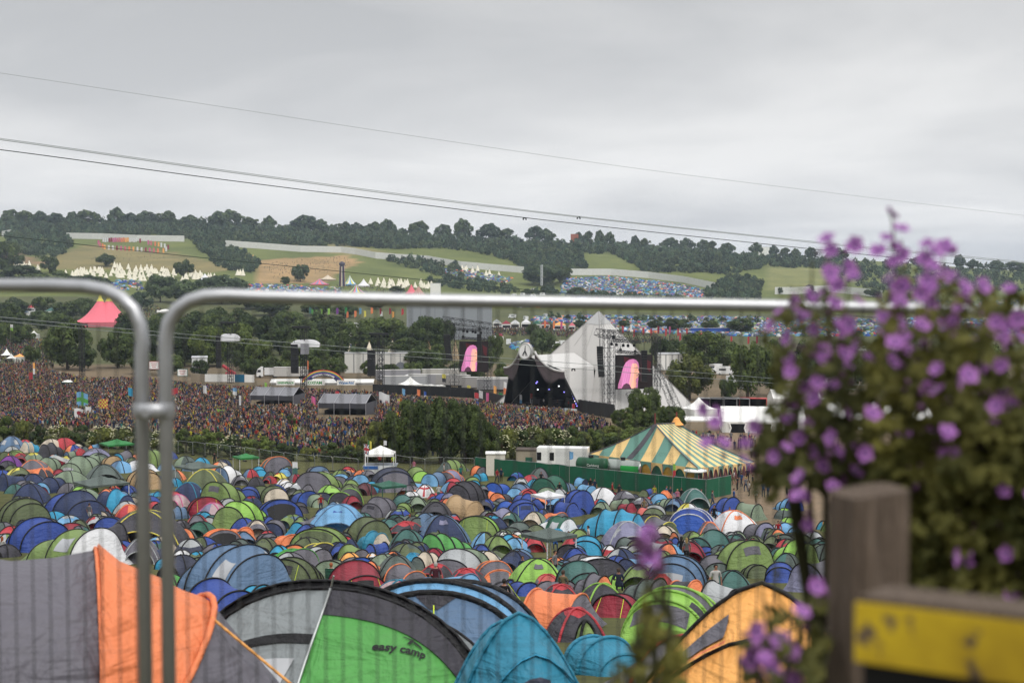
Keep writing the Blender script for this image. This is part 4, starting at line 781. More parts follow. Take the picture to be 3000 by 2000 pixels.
# green cloth fence round the marquee
M_CLOTH = mat('green_fence_cloth', '#155a40', rough=.7, var=.18, scale=1.2, bump=.5)
def cloth_fence(pts, H, label):
    P = [hit(*p) for p in pts]; root = thing('screened_fence', label, 'fence', P[0])
    for a, b in zip(P, P[1:]):
        n = max(1, round((b-a).length/3.5))
        for i in range(n):
            q0, q1 = a+(b-a)*(i/n), a+(b-a)*((i+1)/n); q0.z = gz(q0.x, q0.y); q1.z = gz(q1.x, q1.y); q0, q1 = q0-P[0], q1-P[0]; ph = random.uniform(0, 6)
            MB().grid(lambda u, v: q0+(q1-q0)*u+Vector((0, .06*math.sin(9*u+ph)*math.sin(PI*v)+.03, .05+(H-.08+.04*math.cos(2*PI*u))*v)), 8, 4).build('cloth', M_CLOTH, root, smooth=True)
            MB().tube([q0+Vector((0, .08, 0)), q0+Vector((0, .08, H)), q1+Vector((0, .08, H)), q1+Vector((0, .08, 0))], .035, 5).build('fence_frame', M_STEEL, root)
            for e in (q0, q1): pass
cloth_fence([(1392, 1388), (1500, 1398), (1640, 1412), (1800, 1432), (1930, 1448), (2068, 1464), (2142, 1448)], 2.15, 'green cloth screened fence curving in front of the striped marquee'); land(1750, 1405, 'the green screened fence')
# tanks, container and cabin behind the fence
def tank(x0, y0, x1, y1, label, steel, name='drinks_tank'):
    d = hit((x0+x1)/2, 1425).y+3.2; c = at((x0+x1)/2, (y0+y1)/2, d); r = (y1-y0)/F*d/2; L_ = (x1-x0)/F*d*1.05; root = thing(name, label, 'tank', c, R(-22)); mg = mat('tank_green', '#17492f', rough=.35)
    mb = MB(); mb.lathe([(0, -L_/2), (r*.7, -L_/2+.03), (r*.95, -L_/2+.18), (r, -L_/2+.4)], 24); a = mb.build('end_cap', mg, root, smooth=True); a.rotation_euler = (0, PI/2, 0)
    mb = MB(); mb.lathe([(r, -L_/2+.4), (r, L_/2-.4), (r*.95, L_/2-.18), (0, L_/2)], 24); a = mb.build('barrel', mat('tank_steel', '#8f9690', rough=.25, metal=.8) if steel else mg, root, smooth=True); a.rotation_euler = (0, PI/2, 0)
    for x in (-.3, .3): MB().box((x*L_, 0, -r*1.1), (.3, r*1.6, r*.5)).build('saddle', M_TRUSS, root)
    MB().tube([(-.2, 0, r), (-.2, 0, r+.25)], .3, 10).build('hatch', M_TRUSS, root); MB().box((-.2*L_, -.1, -r*1.3-.4), (.2, .2, 1.6)).box((.25*L_, -.1, -r*1.3-.4), (.2, .2, 1.6)).build('stand', M_TRUSS, root)
    if not steel:
        textmesh('Carlsberg', r*.42, root, M_WHITE, 'lettering', lambda x, y: Vector((-L_/2-.02, -x, y+r*.15))).rotation_euler.z = 0
        textmesh('Carlsberg', r*.5, root, M_WHITE, 'lettering', lambda x, y: Vector((x*.9+L_*.08, -math.sqrt(max(.01, r*r-(y)**2))-.02, y)))
    else:
        textmesh('BEER', r*.6, root, mat('sign_green', '#1e8a3c'), 'lettering', lambda x, y: Vector((x+L_*.12, -math.sqrt(max(.01, r*r-y*y))-.02, y))) if False else None
        MB().grid(lambda u, v: Vector(((u-.1)*L_*.45, -r*math.cos(.9*(v-.5))-.015, r*math.sin(.9*(v-.5)))), 2, 5).build('label_panel', mat('sign_green', '#1e8a3c'), root)
tank(1690, 1339, 1782, 1381, 'dark green drinks tank with white script, left of the two tanks', False); tank(1772, 1345, 1888, 1398, 'steel drinks tank with a green end cap, right of the two tanks', True)
cp = hit(1650, 1412); dcc = cp.y+9; c = at(1650, 1342, dcc); cont = thing('refrigerated_container', 'white refrigerated container with black vents left of the green tanks', 'container', Vector((c.x, dcc, gz(c.x, dcc))), R(-9)); H = at(1650, 1309, dcc).z-cont.location.z; L_ = 150/F*dcc
MB().box((0, 0, H/2), (L_, 2.5, H)).build('box', mat('reefer_white', '#d6d6d4', rough=.4, var=.05), cont); MB().box((-L_*.31, -1.27, H*.52), (L_*.36, .06, H*.9)).build('cooling_unit', M_WHITE, cont)
for x in (-.45, -.20): MB().box((x*L_, -1.32, H*.70), (.55, .05, H*.28)).build('vent_grille', M_DARK, cont)
MB().box((-.22*L_, -1.32, H*.22), (.4, .05, .5)).build('control_panel', M_DARK, cont)
cb = at(1545, 1340, dcc+3); cab = thing('site_cabin', 'beige site cabin with a green window left of the white container', 'cabin', Vector((cb.x, dcc+3, gz(cb.x, dcc+3))), R(-6)); H = at(1545, 1316, dcc+3).z-cab.location.z; L_ = 62/F*dcc
MB().box((0, 0, H/2), (L_, 2.5, H)).build('box', mat('cabin_beige', '#9c9280', rough=.7), cab); MB().box((.12*L_, -1.27, H*.55), (.9, .05, 1.0)).build('window', fab('dg'), cab); MB().box((0, 0, H+.06), (L_+.2, 2.7, .12)).build('roof', mat('cabin_roof', '#4a4038'), cab)
bx = on(1452, hit(1452, 1400).y+4); sb_ = thing('equipment_shed', 'small pale box shed behind the fence beside the dark trees', 'shed', bx); MB().box((0, 0, 1.4), (2.4, 2.2, 2.8)).build('box', mat('shed_pale', '#cfc9bc', rough=.6), sb_); MB().box((0, 0, 2.84), (2.6, 2.4, .1)).build('roof', M_WHITE, sb_)
tl = hit(2042, 1446); tr_ = thing('round_table', 'white round table top showing over the green fence', 'table', Vector((tl.x, tl.y+1.5, gz(tl.x, tl.y)))); MB().lathe([(0, 2.5), (1.3, 2.45), (1.3, 2.3), (0, 2.2)], 20).build('top', M_WHITE, tr_, smooth=True); MB().tube([(0, 0, 0), (0, 0, 2.3)], .12, 8).build('leg', M_STEEL, tr_)
# ---- steward's raised gazebo at the fence
gp = hit(1115, 1388); gd = gp.y; sg_ = thing('steward_post', 'white stewards gazebo on a platform at the lower fence', 'gazebo', gp); z = lambda px, py: at(px, py, gd).z-gp.z
xl, xr = (1072-1115)/F*gd, (1157-1115)/F*gd; ze, zt = z(1115, 1326), z(1115, 1304); hw = (xr-xl)/2
MB().grid(lambda u, v: Vector(((2*u-1)*hw, (2*v-1)*hw*.8, ze+(zt-ze)*(1-max(abs(2*u-1), abs(2*v-1))))), 8, 8).build('canopy', M_WHITE, sg_)
for i in range(2): MB().box((0, (-1)**i*hw*.8, ze-.15), (2*hw, .03, .3)).build('valance', M_WHITE, sg_)
for sx in (-1, 1):
    for sy in (-1, 1): MB().tube([(sx*(hw-.05), sy*hw*.78, 0), (sx*(hw-.05), sy*hw*.78, ze)], .06, 6).build('leg', M_WHITE, sg_)
pz = z(1115, 1357); MB().box((0, 0, pz-.2), (2.3*hw, hw*1.8, .15)).build('platform', mat('platform_board', '#8a9098'), sg_); MB().box((.1, -hw*.9, pz/2), (2.0*hw, .06, pz*.9)).build('front_panel', mat('panel_pale', '#c4c8ca'), sg_); MB().box((-.6*hw, -hw*.93, pz*.78), (1.0*hw, .05, pz*.3)).build('sign', mat('sign_blue2', '#2c5c9c'), sg_)
land(1115, 1330, "the stewards' white gazebo")
# ---- temporary steel fence along the hedge
PFENCE = []
def site_fence(pts, group='steel fence panels along the hedge'):
    P = [hit(*p) for p in pts]; proto = None
    def panel(w):
        root = thing('mesh_fence', 'bare steel mesh fence panel in the row in front of the hedge', 'fence panel', (0, 0, 0), 0, group); H = 2.0
        MB().tube([(0.03, 0, 0), (.03, 0, H-.12), (.15, 0, H), (w-.15, 0, H), (w-.03, 0, H-.12), (w-.03, 0, 0)], .030, 5).build('frame', M_STEEL, root)
        mb = MB(); 
        for k in range(1, 12): mb.box((w*k/12, 0, H/2), (.006, .006, H-.1))
        for k in range(1, 6): mb.box((w/2, 0, H*k/6), (w-.1, .006, .006))
        mb.build('mesh', M_STEEL, root); MB().box((.0, 0, .07), (.7, .25, .14)).build('foot_block', M_TRUSS, root); return root
    for a, b in zip(P, P[1:]):
        n = max(1, round((b-a).length/3.5)); w = (b-a).length/n; an = math.atan2(b.y-a.y, b.x-a.x)
        for i in range(n):
            if proto is None: proto = panel(3.5); o = proto
            else: o = copy_tree(proto)
            q = a+(b-a)*(i/n); o.location = (q.x, q.y, gz(q.x, q.y)+.05); o.rotation_euler.z = an; o.scale.x = w/3.5; PFENCE.append((o, *proj(*o.location)))
site_fence([(-60, 1298), (110, 1294), (270, 1304), (370, 1318), (440, 1322), (565, 1334), (675, 1346), (760, 1358), (870, 1374), (975, 1382), (1050, 1388)]); site_fence([(1160, 1378), (1245, 1388), (1300, 1386), (1390, 1388)])
# ================================================================ TENTS
CX = dict(A=(0, 1250), B=(750, 1250), C=(1500, 1250), D=(2250, 1250)); KS = 3.136
def cc(crop, x, y): a, b = CX[crop]; return a+x/KS, b+y/KS
TENTS = []
ARCH = 2
def arch_pt(w, h, v):
    t = PI*v; c, s = math.cos(t), math.sin(t)
    if ARCH != 2: return w*math.copysign(abs(c)**.95, c), h*max(0, 1-abs(c)**ARCH)
    return w*math.copysign(abs(c)**.94, c), h*max(s, 0)**.86
def interp_col(cols, n):
    if len(cols) == 1: return cols*n
    if len(cols) == 2: return [cols[0]]+[cols[1]]*(n-1)
    if len(cols) == 3: return [cols[0]]+[cols[1]]*(n-2)+[cols[2]]
    return (cols+[cols[-1]]*n)[:n]
def sleeve(parent, pts, r, m, name='pole_sleeve', n=6):
    return MB().tube(pts, r, n).build(name, m, parent, smooth=True)
def tunnel_tent(root, st, cols, trim, feat, ppm, sag=.075, ribr=.034):
    """st: stations (y, halfwidth, height) from the front tip backwards"""
    n = len(st)-1; segc = interp_col(cols, n); names = sorted(set(segc)); rnd = random.Random(len(TENTS))
    tw = [rnd.uniform(-.04, .04) for _ in st]
    def S(t, v, off=0.):
        k = min(int(t), n-1); u = t-k; y0, w0, h0 = st[k][:3]; y1, w1, h1 = st[k+1][:3]
        f = 1-sag*math.sin(PI*u)*(1.0 if 0 < k < n-1 else .5)
        x, z = arch_pt((w0+(w1-w0)*u)*f+off, (h0+(h1-h0)*u)*f+off, v)
        wr = (.016*math.sin(9*v+5*u+k*2)+.010*math.sin(23*v-7*u+k))*math.sin(PI*u)
        ln = ((st[k][3] if len(st[k]) > 3 else 0)*(1-u)+(st[k+1][3] if len(st[k+1]) > 3 else 0)*u); hh = h0+(h1-h0)*u
        return Vector((x*(1+wr)+(tw[k]*(1-u)+tw[k+1]*u)*z, y0+(y1-y0)*u+ln*(1-z/max(hh, .1)), z*(1+wr)))
    nv = 18 if ppm > 8 else 12; nu = 5 if ppm > 8 else 3
    mb = MB(); mb.grid(lambda a, b: S(a*n, b), n*nu, nv, lambda a, b: names.index(segc[min(int(a*n), n-1)]))
    fly = mb.build('flysheet', [fab(c) for c in names], root, smooth=True)
    if ribr:
        for k in range(1, n):
            sleeve(root, [S(k, v/22., .012) for v in range(23)], ribr, fab(trim))
    def patch(name, t0, t1, v0, v1, m, off=.02, nu=6, nv=6):
        return MB().grid(lambda a, b: S(t0+(t1-t0)*a, v0+(v1-v0)*b, off), nu, nv).build(name, m, root, smooth=True)
    if 'd' in feat: patch('door_panel', .06, .93, .30, .70, fab(feat['d']))
    if 'v' in feat: patch('vent_flap', .62, .84, .40, .60, fab(feat['v']), .04)
    if 'w' in feat:
        for v0 in (.16, .66): patch('window_panel', 1.25, 1.8, v0, v0+.16, M_CLEAR)
    if 'p' in feat: patch('window_panel', .30, .72, .36, .62, M_CLEAR)
    if 'h' in feat: patch('door_shade', .1, .86, .28, .72, M_BLACK, .015)  # black patch on the fly stands for the shade inside the door
    if 'g' in feat:
        for v in (.34, .66):
            a = S(.95, v, .03); b = S(.95, v, .0); b = Vector((b.x*1.25, st[0][0]-.5, .02)); MB().tube([a, b], .011, 4).build('guy_rope', M_GUY, root)
    return S
def dome_tent(root, W, Dp, H, cols, scheme, trim, feat, ppm, ribr=.034, rot=PI/4, sag=.16):
    names = sorted(set(cols)); c0 = names.index(cols[0]); c1 = names.index(cols[-1]); rnd = random.Random(len(TENTS)*3+1)
    asym = rnd.uniform(-.08, .08)
    def S(th, t, off=0.):
        c, s = math.cos(th), math.sin(th); e = (abs(c)**3.2+abs(s)**3.2)**(-1/3.2)
        d = abs(math.sin(2*(th-rot+PI/2)/1)); d = math.sin((th-rot)*2)**2
        f = 1-sag*d*math.sin(PI*min(t, 1))*.75
        r = t*e*(1-.06*d*t); z = H*(1-t**2.15)**.86*f*(1+.03*math.sin(5*th+asym*60)*t+.02*math.sin(11*th+9*t)*t)
        return Vector((r*c*W/2+asym*z+off*c*t, r*s*Dp/2+off*s*t, z+off*(1-t*.7)))
    na, nr = (44, 11) if ppm > 8 else (28, 7)
    def mi(a, b):
        if scheme == 'c': return c1 if a < .40 else c0
        if scheme == 'q': return c1 if .625 < b < .875 else c0
        if scheme == 'a': return c1 if int(((b-.125) % 1)*4) % 2 else c0
        if scheme == 's': return c1 if a > .68 else c0
        if scheme == 'h': return c1 if .25 < b < .75 else c0
        return c0
    mb = MB(); mb.grid(lambda a, b: S(2*PI*b, max(a, .001)), nr, na, mi, flip=False)
    mb.build('flysheet', [fab(c) for c in names], root, smooth=True)
    if ribr:
        for k in range(2):
            a0 = rot+k*PI/2; n = 15
            sleeve(root, [S(a0, 1-i/n, .012) for i in range(n)]+[S(a0+PI, i/n, .012) for i in range(n+1)], ribr, fab(trim))
    def patch(name, t0, t1, a0, a1, m, off=.02):
        return MB().grid(lambda a, b: S(a0+(a1-a0)*b, t0+(t1-t0)*a, off), 6, 6).build(name, m, root, smooth=True)
    f0 = -PI/2
    if 'd' in feat: patch('door_panel', .45, .95, f0-.42, f0+.42, fab(feat['d']))
    if 'v' in feat: patch('vent_flap', .34, .52, f0-.3, f0+.3, fab(feat['v']), .05)
    if 'w' in feat:
        for q in (-.75, .45): patch('window_panel', .5, .75, f0+q, f0+q+.34, M_CLEAR)
    if 'h' in feat: patch('door_shade', .42, .97, f0-.45, f0+.45, M_BLACK, .015)  # shade of the open dome door put in as a black patch
    if 'g' in feat:
        for q in (-.3, .3):
            a = S(f0+q, .8, .03); MB().tube([a, (a.x*1.3, a.y-1.0, .02)], .011, 4).build('guy_rope', M_GUY, root)
    if ppm > 7 and rnd.random() < .5 and 'x' not in feat:     # porch arch pushed out over the door
        def PS(u, v):
            y = -Dp*(.26+.34*u); h = H*(.86-.20*u); w_ = W*(.34-.02*u); x, z = arch_pt(w_, h, v); return Vector((x+asym*z, y-.12*Dp*u*(1-z/max(h, .1)), z))
        pc_ = cols[rnd.randrange(len(cols))]
        MB().grid(PS, 5, 14).build('porch', fab(pc_), root, smooth=True); sleeve(root, [PS(1, v/16.) for v in range(17)], ribr, fab(trim), 'porch_pole')
    if 'x' in feat:    # red cross of St George
        MB().grid(lambda a, b: S(f0-.10+.2*b, .05+.9*a, .02), 8, 2).grid(lambda a, b: S(f0-1.1+2.2*b, .42+.14*a, .02), 2, 10).build('red_cross', fab('rd'), root, smooth=True)
    return S
def parse_feat(s):
    f = {}
    for t in s.split(','):
        if not t: continue
        if '=' in t: k, v = t.split('='); f[k] = v
        else: f[t] = 'dk'
    return f
def tent_row(r):
    p = r.split(); crop, typ = p[0], p[1]; xc, yt, w, yb = [float(q) for q in p[2:6]]; cols = p[6]; trim = p[7] if len(p) > 7 else 'k'
    arg = p[8] if len(p) > 8 else ''; feat = parse_feat(p[9]) if len(p) > 9 else {}
    place_tent(*cc(crop, xc, yt), w/KS, cc(crop, 0, yb)[1], typ, cols, trim, arg, feat)
def place_tent(px, yt, w, yb, typ, cols, trim='k', arg='', feat={}, d=None):
    lam = float(feat.get('l', 1.0)); ph = R(float(arg)) if (typ == 't' and arg) else R(30); c, s = abs(math.cos(ph)), abs(math.sin(ph)); kw = c+lam*s if typ == 't' else 1
    scheme = ''
    if ':' in cols: cols, scheme = cols.split(':')
    cl = cols.split('+')
    if typ == 'z': pos = hit(px, max(yt+8, yb)); hpx = max(yt+8, yb)-yt
    else:
        w *= 1.30; hpx = min(max(yb-yt, .40*w/kw), .47*w/kw if typ == 'd' else .56*w/kw)
        pos = hit(px, yt+hpx)
    ppm = F/pos.y; top = at(px, yt, pos.y); H = top.z-pos.z; W = w/ppm; rpx = ppm/2.93; H = max(.7, min(H, 2.7))
    kindname = {'d': 'dome_tent', 't': 'tunnel_tent', 'z': 'gazebo', 's': 'tunnel_tent'}[typ]
    root = thing(kindname, '', {'z': 'gazebo'}.get(typ, 'tent'), pos)
    ribr = .052 if ppm < 45 else .04
    if typ == 'd':
        rz = float(arg) if arg else random.uniform(-25, 25); root.rotation_euler.z = R(rz)
        dome_tent(root, W*.93, W*random.uniform(.8, .95), H, cl, scheme, trim, feat, rpx, ribr)
    elif typ == 't':
        Wd = min(W/kw, 5.2); Ld = min(Wd*lam*1.25, 8.0) if s < .5 else (W-Wd*c)/s
        Ld = max(Ld, 1.8); Wd = max(Wd, 1.3); hw = Wd/2
        rs = random.Random(int(px*7+yt)); nh = rs.choice([3, 3, 4]) if Ld > 3.6 else rs.choice([2, 2, 3]); st = [(-Ld*.5-rs.uniform(.0, .35), hw*rs.uniform(.72, .95), .03)]
        prof = rs.choice({2: [[(1., 1.), (.86, .74)], [(1., .97), (.95, 1.)], [(.9, .80), (1., 1.)]], 3: [[(.93, .93), (1., 1.), (.78, .62)], [(1., 1.), (.95, .9), (.72, .55)], [(.85, .72), (1., 1.), (.92, .86)]], 4: [[(.88, .86), (1., 1.), (1., .96), (.80, .62)], [(1., 1.), (1., .98), (.86, .78), (.7, .5)]]}[nh])
        for i in range(nh): st.append((-Ld*.33+Ld*.62*i/(nh-1), hw*prof[i][0], H*prof[i][1]))
        st.append((Ld*.5, hw*.62, .03)); root.rotation_euler.z = ph
        tunnel_tent(root, st, cl, trim, feat, rpx, ribr=ribr)
    elif typ == 'z':
        cb = float(feat['b']); a = float(arg or 30); root.rotation_euler.z = R(a)
        k = abs(math.cos(R(a)))+abs(math.sin(R(a))); hw = min(W/k/2, 3.3); zt = H if H > 2 else 2.5; zt = max(2.3, top.z-pos.z) ; zt = min(zt, 3.0)
        he = zt-max(.45, min(.8, hw*.32))
        mb = MB()
        def S(u, v):
            x, y = (2*u-1)*hw, (2*v-1)*hw; q = max(abs(2*u-1), abs(2*v-1)); return Vector((x, y, he+(zt-he)*(1-q)**1.15-.05*math.sin(PI*q)))
        mb.grid(S, 12, 12)
        for i in range(4):
            q = i*PI/2; c, s = math.cos(q), math.sin(q); P = lambda x, y, z: (x*c-y*s, x*s+y*c, z)
            mb.grid(lambda u, v: P((2*u-1)*hw, -hw-.003, he-.22*v), 8, 2)
        mb.build('canopy', fab(cl[0]), root)
        for sx in (-1, 1):
            for sy in (-1, 1): MB().tube([(sx*(hw-.06), sy*(hw-.06), -.1), (sx*(hw-.06), sy*(hw-.06), he-.05)], .045, 6).build('leg', fab(cl[-1]) if len(cl) > 1 else M_WHITE, root)
        scheme = 'z'
    TENTS.append(dict(o=root, px=px, yt=yt, w=w, typ=typ, cols=cl, scheme=scheme, trim=trim, feat=feat, ph=arg, y=pos.y)); return root
